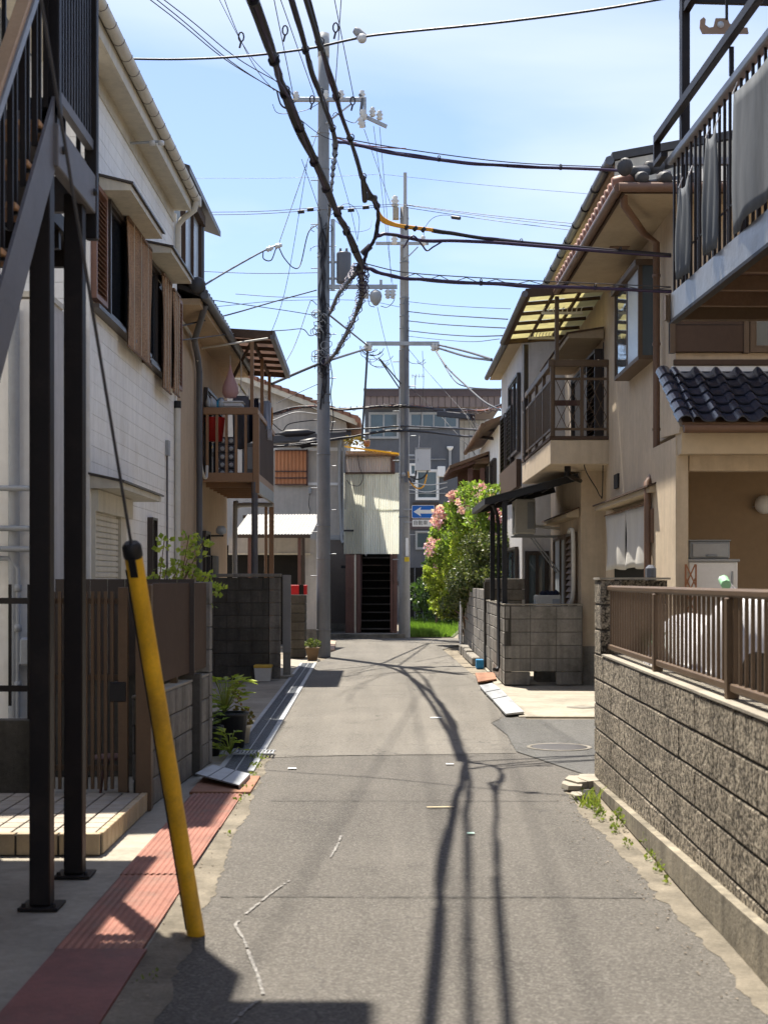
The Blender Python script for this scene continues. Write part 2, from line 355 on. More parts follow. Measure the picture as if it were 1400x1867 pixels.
m_tan = mat('tan_stucco', (.60, .485, .345), .88, .1, .9, .55, 130, streak=.18, dirt=((.44, .34, .235), .5), bd=.012)
m_tan2 = mat('tan_wall_left', (.52, .385, .25), .85, .1, .9, .3, 110, streak=.18)
m_soffit = mat('soffit', (.42, .335, .225), .8, .12, 1.1, .15, 60)
m_beige = mat('beige_wall', (.475, .44, .395), .8, .1, .8, .2, 60, streak=.22)
m_greywall = mat('greywhite_wall', (.52, .50, .475), .8, .1, .8, .2, 60, streak=.22)
m_dgrey = mat('slate_wall', (.105, .112, .128), .75, .12, 2.2, .3, 9, streak=.1)
m_fascia = mat('purple_brown_metal', (.085, .062, .065), .5, .1, 2., .05, 40)
m_fascia2 = mat('brown_cladding', (.19, .15, .14), .55, .1, 2., .05, 40, rnd=.05)
m_tile = mat('roof_tile_blue', (.030, .034, .052), .22, .22, 6., .08, 60, rnd=.2, spec=.6)
m_tileb = mat('roof_tile_red', (.26, .125, .08), .6, .2, 3., .15, 60, rnd=.2)
m_tilek = mat('roof_dark', (.06, .058, .058), .6, .2, 3., .15, 60, rnd=.15)
m_pipe = mat('brown_pipe', (.165, .095, .06), .45, .14, 2., .04, 40)
m_pipeg = mat('grey_pipe', (.115, .12, .135), .45, .12, 2., .04, 40)
m_pipel = mat('lightgrey_pipe', (.33, .34, .345), .5, .1, 2., .04, 40)
m_pole = mat('concrete_pole', (.21, .222, .238), .75, .1, 1.6, .15, 80, streak=.22)
m_wire = mat('cable_black', (.014, .013, .018), .5, .1, 4., 0)
m_wireg = mat('cable_grey', (.05, .05, .055), .5, .1, 4., 0)
m_wirey = mat('cable_orange', (.72, .33, .02), .5, .12, 4., 0)
m_wirep = mat('cable_purple', (.03, .017, .055), .45, .1, 4., 0)
m_ins = mat('porcelain', (.62, .61, .58), .3, .1, 4., 0)
m_white = mat('white_paint', (.74, .74, .73), .5, .06, 2., .04, 50)
m_blue = mat('sign_blue', (.01, .12, .46), .4, .04, 2., 0)
m_ink = mat('ink_black', (.02, .02, .022), .6, .05, 2., 0)
m_glassd = glassmat('glass_dark', (.018, .021, .025))
m_glassb = glassmat('glass_blue', (.07, .095, .11))
m_glassf = mat('glass_frosted', (.46, .50, .52), .25, .05, 2., .04, 30, spec=.6)
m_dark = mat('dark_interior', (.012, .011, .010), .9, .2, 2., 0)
m_wood = mat('weathered_wood', (.17, .105, .065), .8, .2, 3., .25, 50)
m_wood2 = mat('red_brown_wood', (.12, .062, .05), .7, .2, 3., .2, 50)
m_poly = sheet('yellow_polycarbonate', (.70, .67, .46), .6)
m_polyb = sheet('brown_polycarbonate', (.42, .33, .29), .5)
m_corr = sheet('corrugated_plastic', (.80, .80, .68), .66, .5, .12)
m_corr2 = sheet('corrugated_pink', (.52, .45, .40), .3, .5, .1)
m_corro = mat('corrugated_orange', (.50, .215, .10), .6, .1, 2., .05, 40)
m_corrw = mat('corrugated_white', (.44, .43, .39), .55, .06, 1.5, .05, 40, streak=.15)
m_yroof = sheet('yellow_roof', (.72, .52, .10), .5)
m_reed = reed('reed_screen', (.31, .185, .10))
m_slat = mat('brown_slat', (.21, .105, .07), .5, .1, 3., .05, 40)
m_cloth = sheet('white_cloth', (.68, .66, .61), .25, .8, .08)
m_tilef = mat('floor_tile', (.36, .315, .25), .6, .14, 6., .12, 60, rnd=.09)
m_soil = mat('soil', (.04, .03, .022), .95, .3, 6., .5, 40)
# ================================================================ ground, roads, paving
def sheetpoly(name, pts, z, m, thick=.0, kind='structure', parent=None):
    mb = MB(); mb.add([V((p[0], p[1], z)) for p in pts], [tuple(range(len(pts)))])
    if thick: mb = MB().prism([V((p[0], p[1], z-thick)) for p in pts], (0, 0, thick))
    return out(mb, name, m, parent, kind=kind)
def rag(pts, amp, step=.35, seed=1):
    rd = random.Random(seed); r = []; amp *= .38; step *= .33; w = [0., 0.]
    for i in range(len(pts)-1):
        a = V((pts[i][0], pts[i][1], 0)); b = V((pts[i+1][0], pts[i+1][1], 0)); n = max(1, int((b-a).length/step)); d = (b-a).normalized(); q = V((-d.y, d.x, 0))
        for k in range(n):
            w[0] = .72*w[0]+.55*rd.uniform(-amp, amp)*1.6; r.append(a.lerp(b, k/n)+q*(w[0]+rd.uniform(-amp, amp)*.25)*(0 if k == 0 else 1))
    r.append(V((pts[-1][0], pts[-1][1], 0))); return r
sheetpoly('ground', [(-300, -60), (300, -60), (300, 600), (-300, 600)], -.012, m_earth)
roadL = [(-.92, -6), (-.93, 5.3), (-1.03, 7.5), (-1.05, 9.4), (-1.10, 11.5), (-1.14, 13.4), (-1.2, 17.7), (-1.30, 26), (-1.33, 28.6), (-1.2, 30.0), (-1.22, 33.5), (-3.2, 35.5), (-14, 36.5)]
roadR = [(1.56, -6), (1.56, 5.3), (1.52, 8.3), (1.46, 10.6), (1.40, 11.2), (4.2, 11.45), (7.6, 11.5), (7.6, 16.9), (1.70, 16.9), (1.62, 19.5), (1.58, 23.6), (1.50, 28.), (1.40, 34), (2.1, 36.8), (14, 37.2), (14, 40.6), (-14, 40.6)]
sheetpoly('road', rag(roadL, .025, .3, 2)[::-1]+rag(roadR, .02, .3, 3), 0.0, m_road)
pL = [(-1.14, 13.25), (-1.2, 17.7), (-1.30, 26), (-1.33, 28.6), (-1.18, 30.0), (-1.2, 33.5), (-3.2, 35.6), (-9, 36.6)]
pR = [(.9, 13.55), (1.26, 13.6), (1.3, 15.2), (1.22, 16.4), (1.42, 17.2), (1.60, 19.5), (1.56, 23.6), (1.48, 28.), (1.38, 34), (2.1, 36.9), (9, 37.2), (9, 40.4), (-9, 40.4)]
sheetpoly('road_worn_surface', rag(pL, .02, .3, 4)[::-1]+rag([(-1.14, 13.25), (-.2, 13.42), (.9, 13.55)], .03, .2, 5)[1:-1]+rag(pR, .03, .3, 6), .004, m_road2)
sheetpoly('driveway_asphalt', rag([(1.27, 13.7), (1.75, 11.9), (7.5, 11.9), (7.5, 16.85), (1.72, 16.85), (1.45, 17.1), (1.24, 16.4), (1.31, 15.2), (1.27, 13.7)], .01, .3, 8)[:-1], .008, m_road3)
# transverse seams in the asphalt (thin dark tar lines)
m_tar = mat('tar', (.045, .042, .038), .9, .2, 3., .2, 60)
for k, (y0, x0, x1) in enumerate(((13.42, -1.1, .95), (10.65, -.85, 1.3), (7.42, -.85, 1.36))):
    c = rag([(x0, y0), (x1, y0-.02)], .016, .11, 20+k); rd = random.Random(k)
    ww = [rd.uniform(.002, .009) for _ in c]
    mb = MB(); n = len(c); mb.add([p+V((0, w, .0055)) for p, w in zip(c, ww)]+[p+V((0, -w, .0055)) for p, w in zip(c, ww)], [(i, i+1, n+i+1, n+i) for i in range(n-1)])
    out(mb, 'road_seam', m_tar, kind='structure')
# kerb-side concrete: left apron, near forecourt, right apron
sheetpoly('left_apron', rag([(-1.16, 12.9), (-1.24, 17.7), (-1.33, 24), (-1.36, 29.9), (-6, 29.9), (-6, 12.9), (-1.16, 12.9)], .012, .3, 9)[:-1], -.004, m_conc)
sheetpoly('forecourt', rag([(-.98, 2), (-1.02, 6.4), (-1.07, 8), (-1.08, 12.9), (-7, 12.9), (-7, 2), (-.98, 2)], .02, .3, 10)[:-1], -.006, m_conc)
sheetpoly('right_apron', rag([(1.62, 17.15), (7.5, 16.95), (7.5, 30), (2.0, 30), (1.72, 22), (1.62, 17.15)], .012, .3, 11)[:-1], .012, m_conc, .03)
sheetpoly('right_lot', [(1.75, 2), (9, 2), (9, 11.5), (1.75, 11.5)], -.002, m_concd)
sheetpoly('road_edge_strip', rag([(-1.07, 3.), (-1.06, 6.), (-1.08, 8.), (-1.08, 10.8), (-1.15, 12.9), (-1.235, 17.7), (-1.36, 26), (-1.36, 28.4)], .006, .3, 12)+rag([(-1.27, 28.4), (-1.25, 26), (-1.15, 17.7), (-1.06, 13.), (-.98, 10.8), (-.94, 8.6), (-.90, 7.4), (-.86, 6), (-.83, 3.)], .05, .16, 13), .0025, m_edge)
# right gutter edge along the block wall
sheetpoly('right_gutter_edge', rag([(1.47, 3.), (1.45, 6), (1.43, 8.2), (1.39, 9.6), (1.38, 10.6)], .05, .14, 14)+rag([(1.52, 10.6), (1.57, 8.), (1.56, 6), (1.58, 3)], .004, .4, 15), .0025, m_edge)
# ---------------------------------------------------------------- gutter covers
def ribbed(y0, y1, x0, x1, m, label, tilt=0., ribs=11, z=.012):
    L = y1-y0; mb = MB(); n = max(1, ribs*4); prof = []
    for i in range(n+1):
        x = x0+(x1-x0)*i/n; k = i % 4; zz_ = .005 if (ribs and k in (1, 2)) else 0.
        prof.append((x, zz_))
    top = [V((x, y, z+q+tilt*(y-y0)/L)) for y in (y0, y1) for x, q in prof]; m_ = len(prof)
    mb.add(top, [(i, i+1, m_+i+1, m_+i) for i in range(m_-1)])
    mb.hexa([V((x, y, zz_)) for zz_ in (z-.012, z-.0005) for x, y in ((x0, y0), (x1, y0), (x1, y1), (x0, y1))]) if not tilt else None
    return out(mb, 'gutter_cover', m, None, label, 'gutter cover', 'red gutter covers along the left kerb')
ribbed(9.46, 10.95, -1.47, -1.085, m_red, 'red ribbed gutter cover farthest from the yellow pole, next to the rusty plate')
ribbed(7.93, 9.45, -1.465, -1.09, m_red, 'red ribbed gutter cover beside the tiled doorstep corner', z=.016)
ribbed(6.33, 7.92, -1.46, -1.075, m_red, 'sunlit red ribbed gutter cover crossed by the stair post shadow', z=.012)
ribbed(4.7, 6.32, -1.45, -1.05, m_red_shade, 'smooth red gutter cover with shade put into its colour at the bottom left corner', z=.018, ribs=0)
ribbed(3.1, 4.68, -1.45, -1.04, m_red_shade, 'red gutter cover with shade put into its colour below the frame, nearest the viewer', z=.012, ribs=0)
out(MB().box(-1.5, -1.03, 11.0, 11.9, .0, .02, .004), 'rusty_plate', m_rust, None, 'rusty brown flat plate under the tilted steel cover', 'plate')
t = thing('steel_cover', 'tilted bare steel gutter cover lying skewed on a rusty plate', 'gutter cover', (-1.33, 11.25, 0))
c = [P(x, y, Y_) for x, y, Y_ in ((356, 1414, 11.55), (388, 1402, 12.1), (456, 1416, 11.75), (436, 1432, 11.1))]
c = [V((p.x, p.y, zz_)) for p, zz_ in zip(c, (.075, .075, .045, .045))]
out(MB().prism(c, (0, 0, .012)), 'plate', m_steel, t)
for k in (.3, .62):
    a = c[0].lerp(c[3], k); b = c[1].lerp(c[2], k); br('rib', m_grat, t, a+V((0, 0, .0135)), b+V((0, 0, .0135)), .008, .004)
out(MB().fbox(Fr(c[3], c[2]-c[3], V((0, -1, 0))), 0, (c[2]-c[3]).length, -.04, 0, -.01, 0), 'end_flange', m_grat, t)
def gc(Y): return -1.285-.0133*(Y-13)
def grating(y0, y1, light, label, z=.008):
    cx = gc((y0+y1)/2); w = .32; t = thing('drain_grating', label, 'drain grating', (cx, y0, 0), 'steel gratings over the left gutter')
    ru = V((gc(y1)-gc(y0), y1-y0, 0)); fr = Fr((gc(y0), y0, z), ru, (ru.y, -ru.x, 0)); L = ru.length
    mb = MB()
    for n0, n1 in ((-w/2, -w/2+.045), (w/2-.055, w/2)): mb.fbox(fr, 0, L-.008, -.01, .014, n0, n1)
    out(mb, 'frame', m_steel, t)
    mb = MB()
    mb.fbox(fr, 0, L-.008, 0, .012, -.006, .004)
    out(mb, 'centre_bar', m_steel, t)
    mb = MB(); n = int(L/.035)
    for i in range(n): mb.fbox(fr, i*L/n, i*L/n+.016, -.004, .007, -w/2+.045, w/2-.055)
    out(mb, 'crossbars', m_grat, t, kind='stuff')
    bx(fr, 'trough', m_dark, t, 0, L-.008, -.007, -.0065, -w/2+.03, w/2-.04)
ys = [12.2, 13.15, 14.1, 15.1, 16.1, 17.1, 18.1, 19.1, 20.1, 21.1, 22.1, 23.1, 24.1, 25.1, 26.1, 27.1, 28.2]
ords = ['nearest', 'second', 'third', 'fourth', 'fifth', 'sixth', 'seventh', 'eighth', 'ninth', 'tenth', 'eleventh', 'twelfth', 'thirteenth', 'fourteenth', 'fifteenth', 'sixteenth']
for i in range(16):
    grating(ys[i], ys[i+1], i % 3, 'steel drain grating, %s in the row running back from the rusty plate' % ords[i])
t = thing('grating_strip', 'light steel slotted grating laid across the gutter by the plant pots', 'drain grating', (-1.3, 13.3, 0))
fr = Fr((-1.52, 13.2, .035), (1, .06, 0), (0, -1, 0)); mb = MB(); mb.fbox(fr, 0, .5, 0, .012, -.26, -.23); mb.fbox(fr, 0, .5, 0, .012, -.02, .01)
for i in range(15): mb.fbox(fr, i*.034, i*.034+.013, 0, .011, -.23, -.02)
out(mb, 'bars', m_steel, t, kind='stuff')
# right-hand drain slabs
for k, (pp, m_, lb) in enumerate((
        ([(866, 1232), (900, 1231), (905, 1243), (871, 1249)], m_rust, 'reddish drain slab by the black drainpipe on the right kerb'),
        ([(874, 1256), (897, 1251), (912, 1262), (884, 1268)], m_steel, 'short grey steel drain slab below the reddish slab on the right'),
        ([(885, 1269), (913, 1263), (925, 1275), (897, 1281)], m_steel, 'middle grey steel drain slab on the right kerb'),
        ([(898, 1282), (926, 1276), (955, 1305), (922, 1309)], m_steel, 'long grey steel drain slab nearest the driveway on the right'))):
    out(MB().prism([G(x, y)+V((0, 0, .03)) for x, y in pp], (0, 0, .022)), 'drain_slab', m_, None, lb, 'drain slab', 'drain slabs along the right kerb')
# manhole
t = thing('manhole_cover', 'dark round iron manhole cover in the right driveway', 'manhole cover', G(1019, 1364))
ce = G(1019, 1364); out(MB().lathe(ce+V((0, 0, .010)), [(0, .006), (.26, .006), (.27, .004), (.27, 0)], 28), 'lid', mat('iron', (.045, .043, .045), .6, .2, 8., .4, 60), t)
out(MB().lathe(ce+V((0, 0, .010)), [(.275, .0), (.275, .004), (.32, .004), (.32, 0)], 28), 'ring', m_concd, t)
ce = V((2.55, 18.4, .013)); out(MB().lathe(ce, [(0, .004), (.2, .004), (.2, 0)], 24), 'round_drain_cover', m_concd, None, 'faint round concrete lid in the sunny right apron', 'drain lid')
# paint flecks, chalk line, litter
def fleck(px, py, w, l, m_, lb, rot=0.):
    p = G(px, py); u = V((math.cos(rot), math.sin(rot), 0)); q = V((-u.y, u.x, 0))
    out(MB().prism([p+V((0, 0, .010))+u*a*w+q*b*l for a, b in ((-.5, -.5), (.5, -.4), (.45, .5), (-.5, .45))], (0, 0, .003)), 'road_marker', m_, None, lb, 'road marker')
fleck(533, 1403, .075, .07, m_white, 'small white survey tag on the road left of centre')
fleck(820, 1395, .07, .06, m_white, 'small white survey tag beside the cable shadows')
fleck(858, 1522, .05, .045, mat('mint_tag', (.45, .66, .55), .5, .1), 'small pale green tag on the road between cable shadows')
fleck(795, 1310, .13, .12, m_white, 'crumpled white paper scrap on the far road', .2)
fleck(803, 1474, .2, .03, mat('bamboo', (.60, .50, .30), .7, .1), 'thin pale stick lying on the road', .1)
m_chalk = mat('worn_white_line', (.20, .192, .178), .9, .75, 55., .3, 90)
rd = random.Random(5); seg = 0
for pl in ([(622, 1525), (614, 1545), (600, 1568)], [(528, 1607), (500, 1626), (470, 1650), (448, 1668)], [(436, 1680), (430, 1690), (445, 1715), (456, 1745), (470, 1780), (480, 1815)], [(478, 1822), (450, 1842), (425, 1867), (400, 1890)]):
    pts = smooth([G(*q) for q in pl], 8); mb = MB()
    for i, p in enumerate(pts[:-1]):
        if rd.random() < .06: continue
        d = (pts[i+1]-p); q = V((-d.y, d.x, 0)).normalized(); w = rd.uniform(.004, .010); w2 = rd.uniform(.004, .010); o = q*rd.uniform(-.002, .002)
        mb.add([p+o+q*w+V((0, 0, .006)), p+o-q*w+V((0, 0, .006)), pts[i+1]-q*w2+V((0, 0, .006)), pts[i+1]+q*w2+V((0, 0, .006))], [(0, 1, 2, 3)])
    out(mb, 'chalk_line', m_chalk, kind='structure')
# weeds along the left kerb and the right gutter
m_weed = leafmat('weed_leaf', (.09, .13, .035), (.24, .26, .075), .35)
def leafpatch(mb, c, rx, ry, rz, n, s, rd, up=.3, shell=.0):
    for _ in range(n):
        while True:
            a = V((rd.uniform(-1, 1), rd.uniform(-1, 1), rd.uniform(-1, 1)))
            if a.length <= 1 and a.length >= shell: break
        p = V(c)+V((a.x*rx, a.y*ry, a.z*rz)); d = (a*.8+V((rd.uniform(-1, 1), rd.uniform(-1, 1), rd.uniform(-1, 1)+up))).normalized()
        e = d.cross(V((rd.uniform(-1, 1), rd.uniform(-1, 1), rd.uniform(-1, 1)))).normalized(); k = s*rd.uniform(.6, 1.35); w = k*.42; nrm = d.cross(e)*k*.12
        mb.add([p, p+d*k*.5+e*w+nrm, p+d*k, p+d*k*.5-e*w+nrm], [(0, 1, 2, 3)])
rd = random.Random(11); mb = MB()
for px, py, s, n in ((470, 1385, .07, 46), (466, 1400, .06, 30), (478, 1384, .05, 22), (450, 1440, .06, 22), (446, 1455, .04, 12), (436, 1462, .04, 10), (460, 1416, .05, 20), (418, 1525, .03, 6), (270, 1790, .05, 10)):
    p = G(px, py); leafpatch(mb, p+V((0, 0, s*.35)), s, s*1.9, s*.35, n, .022, rd, 1.)
out(mb, 'weeds', m_weed, None, 'low green weeds growing along the left kerb joint', 'weeds', kind='stuff')
mb = MB()
for px, py, s, n in ((1088, 1478, .08, 60), (1098, 1496, .07, 50), (1133, 1508, .09, 60), (1128, 1520, .05, 30), (1150, 1545, .04, 16), (1186, 1545, .07, 40), (1190, 1570, .05, 26), (1206, 1590, .05, 22), (1222, 1612, .03, 10)):
    p = G(px, py); leafpatch(mb, p+V((-.02, 0, s*.6)), s*.55, s*1.5, s*.7, n, .024, rd, 1.)
for _ in range(26):
    p = G(1072, 1470)+V((rd.uniform(-.08, .08), rd.uniform(-.1, .1), 0)); q = V((rd.uniform(-.08, .08), rd.uniform(-.08, .08), rd.uniform(.1, .2))); e = V((.006, 0, 0))
    mb.add([p-e, p+e, p+q*.6+e*.8, p+q+V((q.x*.6, 0, -.02)), p+q*.6-e*.8], [(0, 1, 2, 3, 4)])
out(mb, 'weeds', m_weed, None, 'bright green weeds growing in the gutter below the rough block wall', 'weeds', kind='stuff')
rd = random.Random(77); mb = MB()
for k in range(300):
    if rd.random() < .6: y = rd.uniform(5.5, 27); x = -1.0-.012*(y-5)+abs(rd.gauss(0, .10))-.05
    else: y = rd.uniform(5.5, 11); x = 1.42-abs(rd.gauss(0, .10))
    s_ = rd.uniform(.003, .009); a = rd.uniform(0, 6.28); q = V((x, y, .006)); mb.prism([q+V((math.cos(a+i*1.57)*s_*rd.uniform(.6, 1.2), math.sin(a+i*1.57)*s_*rd.uniform(.6, 1.2), 0)) for i in range(4)], (0, 0, rd.uniform(.001, .004)))
out(mb, 'kerb_grit', mat('grit', (.24, .20, .15), .95, .2, 4., .2, 60, isl=.5), None, 'scattered grit and dry leaf bits along the road edges', 'grit', kind='stuff')
# broken concrete lip round the gutter opening at the wall's far corner
rd = random.Random(3)
t = thing('gutter_opening', 'broken concrete lip around a dark gutter hole at the wall corner', 'gutter', G(1062, 1448))
for k, (px, py, w, h) in enumerate(((1040, 1437, .16, .035), (1058, 1432, .18, .05), (1078, 1431, .18, .055), (1050, 1455, .1, .03))):
    p = G(px, py); pts = [p+V((math.cos(a)*w*.6*rd.uniform(.8, 1.2), math.sin(a)*w*1.3*rd.uniform(.7, 1.1), .005)) for a in [i*math.pi/3 for i in range(6)]]
    out(MB().prism(pts, (rd.uniform(-.01, .01), 0, h)), 'broken_slab', m_conc, t)
sheetpoly('hole', [G(1045, 1447), G(1062, 1441), G(1088, 1446), G(1092, 1462), G(1066, 1462)], .0075, m_dark, kind='thing', parent=t)

# ================================================================ iron staircase (near left)
t = thing('iron_staircase', 'dark brown steel outdoor staircase with slatted railing on the left edge', 'staircase', (-1.72, 7.6, 0))
SX = -1.725; SY0, SY1 = 7.2, 7.97
for y in (SY0, SY1):
    o = bx(WF, 'column', m_brown, t, SX-.052, SX+.052, .016, 3.75 if y == SY0 else 3.8, -y-.052, -y+.052, .006)
    pl = bx(WF, 'base_plate', m_brown, o, SX-.10, SX+.10, .0, .016, -y-.10, -y+.10, .003)
    for a in (-.075, .075):
        out(MB().lathe(V((SX+a, y-.07, .016)), [(0, .018), (.012, .018), (.012, 0)], 6), 'bolt', m_brown, o)
for y in (SY0, SY1): bx(WF, 'column', m_brown, t, -2.62, -2.52, .0, 3.78, -y-.052, -y+.052, .006)
def stz(Y): return 4.10+1.15*(Y-7.22)              # stringer top edge
XR, XL = -1.672, -2.56
for X in (XR, XL):
    mb = MB(); w = .016
    pts = [V((X, 7.24, stz(7.24))), V((X, 3.75, max(.02, stz(3.75)))), V((X, 4.05, .0)), V((X, 7.24, stz(7.24)-.375))]
    out(mb.prism([p-V((w/2, 0, 0)) for p in pts], (w, 0, 0)), 'stringer', m_greybeam, t)
nst = 15
for i in range(nst):
    z = stz(7.24)-.06-(i+.6)*.262; y = 7.22-(i+.5)*.262/1.15
    if z < .1: break
    mb = MB().box(XL+.01, XR-.01, y-.13, y+.13, z-.03, z, .004)
    out(mb, 'tread', m_tread, t)
    for dy in (-.07, .08):
        yb = y+dy; zb = stz(yb)-.03
        br('baluster', m_brown, t, V((XR-.03, yb, zb)), V((XR-.03, yb, zb+.82)), .026, .02)
br('handrail', mat('rail_tan', (.50, .33, .19), .5, .12), t, V((XR-.03, 7.2, stz(7.2)+.81)), V((XR-.03, 3.9, stz(3.9)+.81)), .07, .05, .006)
br('rail_edge', m_steel, t, V((XR+.012, 7.2, stz(7.2)+.79)), V((XR+.012, 3.9, stz(3.9)+.79)), .012, .04)
# landing, and the dark deck it leads to
out(MB().box(-5.2, -2.12, 8.22, 10.1, 3.96, 4.06), 'deck', m_brown, t)
for k in range(4): out(MB().box(-5.2, -2.14, 8.3+k*.55, 8.36+k*.55, 3.84, 3.958), 'deck_joist', m_brown, t)
bx(WF, 'deck_post', m_brown, t, -4.9, -4.8, 0, 3.84, -9.9, -9.8)
out(MB().box(XL, XR-.02, 7.22, 8.12, 3.98, 4.03), 'landing_slab', m_greybeam, t)
for X in (XR, XL):
    bx(WF, 'landing_beam', m_greybeam, t, X-.03, X+.03, 3.74, 3.96, -8.16, -7.2, .006)
    bx(WF, 'bottom_rail', m_greybeam, t, X-.02, X+.02, 4.10, 4.155, -8.12, -7.24)
bx(WF, 'landing_beam', m_greybeam, t, XL, XR, 3.75, 3.95, -8.17, -8.12)
bx(WF, 'corner_post', m_brown, t, XR-.035, XR+.035, 3.6, 5.32, -8.2, -8.13, .006)
bx(WF, 'corner_post', m_brown, t, XR-.03, XR+.03, 4.0, 5.32, -7.28, -7.22, .006)
bx(WF, 'top_rail', m_brown, t, XR-.035, XR+.035, 5.26, 5.32, -8.13, -7.2, .006)
for i in range(12):
    y = 7.33+i*.068; bx(WF, 'baluster', m_brown, t, XR-.012, XR+.012, 4.155, 5.26, -y-.014, -y+.014)
for i in range(10):
    x = XL+.05+i*.085; bx(WF, 'baluster', m_brown, t, x-.012, x+.012, 4.0, 5.26, -8.165, -8.145)
bx(WF, 'top_rail', m_brown, t, XL, XR-.035, 5.262, 5.318, -8.18, -8.13)
out(MB().box(XR-.16, XR+.02, 7.22, 7.34, 3.96, 4.095), 'bracket', m_brown, t)
for q in ((7.3, 3.85), (8.08, 3.85)):
    out(MB().lathe(V((XR+.03, q[0], q[1])), [(0, .02), (.018, .02), (.022, 0)], 8, (1, 0, 0)), 'bolt', m_black, t)
# apartment house the staircase belongs to (just outside the frame)
t = thing('apartment_house', 'plain pale apartment house beside the iron staircase, left of the frame', 'house', (-5, 4, 0))
out(MB().box(-9, -2.75, -6, 9.5, 0, 7.4), 'wall', m_greywall, t); out(MB().box(-9.2, -1.52, -6.2, 8.73, 7.41, 7.55), 'roof', m_tilek, t)
for y in (1.0, 4.5): out(MB().box(-2.75, -2.72, y, y+.9, 4.07, 6.05), 'door', m_brown3, t)
# ================================================================ guy wire with yellow guard
t = thing('guy_wire', 'leaning yellow plastic pole guard with black cap on a guy wire', 'guy wire', (-.872, 6.63, 0))
GA = V((-.872, 6.63, 0)); GB = V((-1.187, 5.0, 3.6)); gp = lambda k: GA.lerp(GB, k)
tb('guard', m_yellow, t, [gp(-.004), gp(.06), gp(.19), gp(.2), gp(.33), gp(.46), gp(.487)], [.041, .04, .039, .041, .039, .0375, .037], 18)
tb('guard_seam', m_black, t, [gp(.01)+V((-.036, -.016, 0)), gp(.47)+V((-.033, -.016, 0))], .007, 6)
tb('cap', m_black, t, [gp(.484), gp(.486), gp(.497), gp(.501)], [.036, .040, .0395, .028], 18)
out(MB().bar(gp(.462)+V((-.002, -.036, -.0)), gp(.482)+V((-.002, -.042, 0)), .03, .012), 'cap_clip', m_black, t)
tb('ground_clamp', m_black, t, [gp(-.02), gp(.012)], .033, 12)
tb('wire', m_wireg, t, [gp(.5), gp(.7), gp(1), gp(1.6)], .0065, 8)
# ================================================================ block walls
def flip(fr): return fr.u.x*fr.n.y-fr.u.y*fr.n.x > 0
def unitblock(L=.39, Hh=.19, D=.1, c=.008, fl=False):
    return MB().fbox(Fr((0, 0, 0), (1, 0, 0), (0, -1, 0)), 0, L, 0, Hh, *((0, D) if fl else (-D, 0)), c)
def blockwall(root, fr, L, z0, rows, m_, D=.12, bl=.4, bh=.2, name='block', key='', skip=None, jit=.004, half=True, mort=None, vg=.010):
    fl = flip(fr); me = unitblock(bl-vg, bh-.009, D, fl=fl).mesh(name+key, m_); meh = unitblock(bl/2-vg, bh-.009, D, fl=fl).mesh(name+'_half'+key, m_)
    rd = random.Random(len(key)+rows); ry = yaw(fr)
    for r in range(rows):
        u = 0.
        if r % 2 and half:
            inst(meh, name, root, fr.p(0, z0+r*bh, rd.uniform(-jit, jit)), (0, 0, ry)); u = bl/2
        while u < L-.05:
            rem = L-u
            if skip and skip(u, r): u += bl; continue
            if rem >= bl-.03: inst(me, name, root, fr.p(u+.005, z0+r*bh, rd.uniform(-jit, jit)), (0, 0, ry)); u += bl
            elif rem > bl/2-.04: inst(meh, name, root, fr.p(u+.005, z0+r*bh, rd.uniform(-jit, jit)), (0, 0, ry), (max(.05, rem-.012)/(bl/2-.01), 1, 1)); u += bl
            else: inst(meh, name, root, fr.p(u+.005, z0+r*bh, 0), (0, 0, ry), (max(.03, rem-.01)/(bl/2-.01), 1, 1)); u += bl
    if skip:
        bx(fr, 'mortar', mort or m_mortar, root, .004, L-.006, z0+bh, z0+rows*bh-.012, -D+.012, -.009); return
    bx(fr, 'mortar', mort or m_mortar, root, .004, L-.006, z0-.02, z0+rows*bh-.012, -D+.012, -.009)
# ---------------------------------------------------------------- right: rough aggregate wall with fence
A = V((1.545, 3.0, 0)); B = V((1.712, 11.62, 0)); frW = Fr(A, B-A, (-(B-A).y, (B-A).x, 0)); LW_ = (B-A).length
t = thing('aggregate_block_wall', 'rough exposed aggregate block garden wall along the right side of the road', 'wall', (1.65, 7.5, 0))
blockwall(t, frW, LW_, .06, 5, m_agg, .15, .9, .2, 'block', 'agg', half=True, vg=.003, jit=.0015)
bx(frW, 'coping', m_conc, t, 0, LW_-.45, 1.058, 1.072, -.16, .004)
q = [frW.p(0, 0, .05), frW.p(LW_-.3, 0, .05), frW.p(LW_-.3, 0, -.15), frW.p(0, 0, -.15)]
zt = [.30, .055, .055, .30]
out(MB().hexa(q+[p+V((0, 0, z)) for p, z in zip(q, zt)]), 'footing', m_foot, t)
frR = Fr(frW.p(LW_, 0, 0), (1, .02, 0), (0, -1, 0))       # return at the far corner, taller
me = unitblock(.36, .191, .17, fl=True).mesh('pillar_block', m_agg)
for r in range(3):
    inst(me, 'block', t, frW.p(LW_-.37, 1.06+r*.2, 0.0), (0, 0, yaw(frW)))
bx(frW, 'pillar_core', m_mortar, t, LW_-.365, LW_-.01, 1.0, 1.64, -.15, -.008)
bx(frW, 'pillar_cap', m_conc, t, LW_-.38, LW_+.005, 1.656, 1.672, -.55, .008)
for r in range(8): bx(frW, 'return_block', m_agg, t, LW_-.17, LW_-.02, .06+r*.2, .251+r*.2, -.56, -.165)
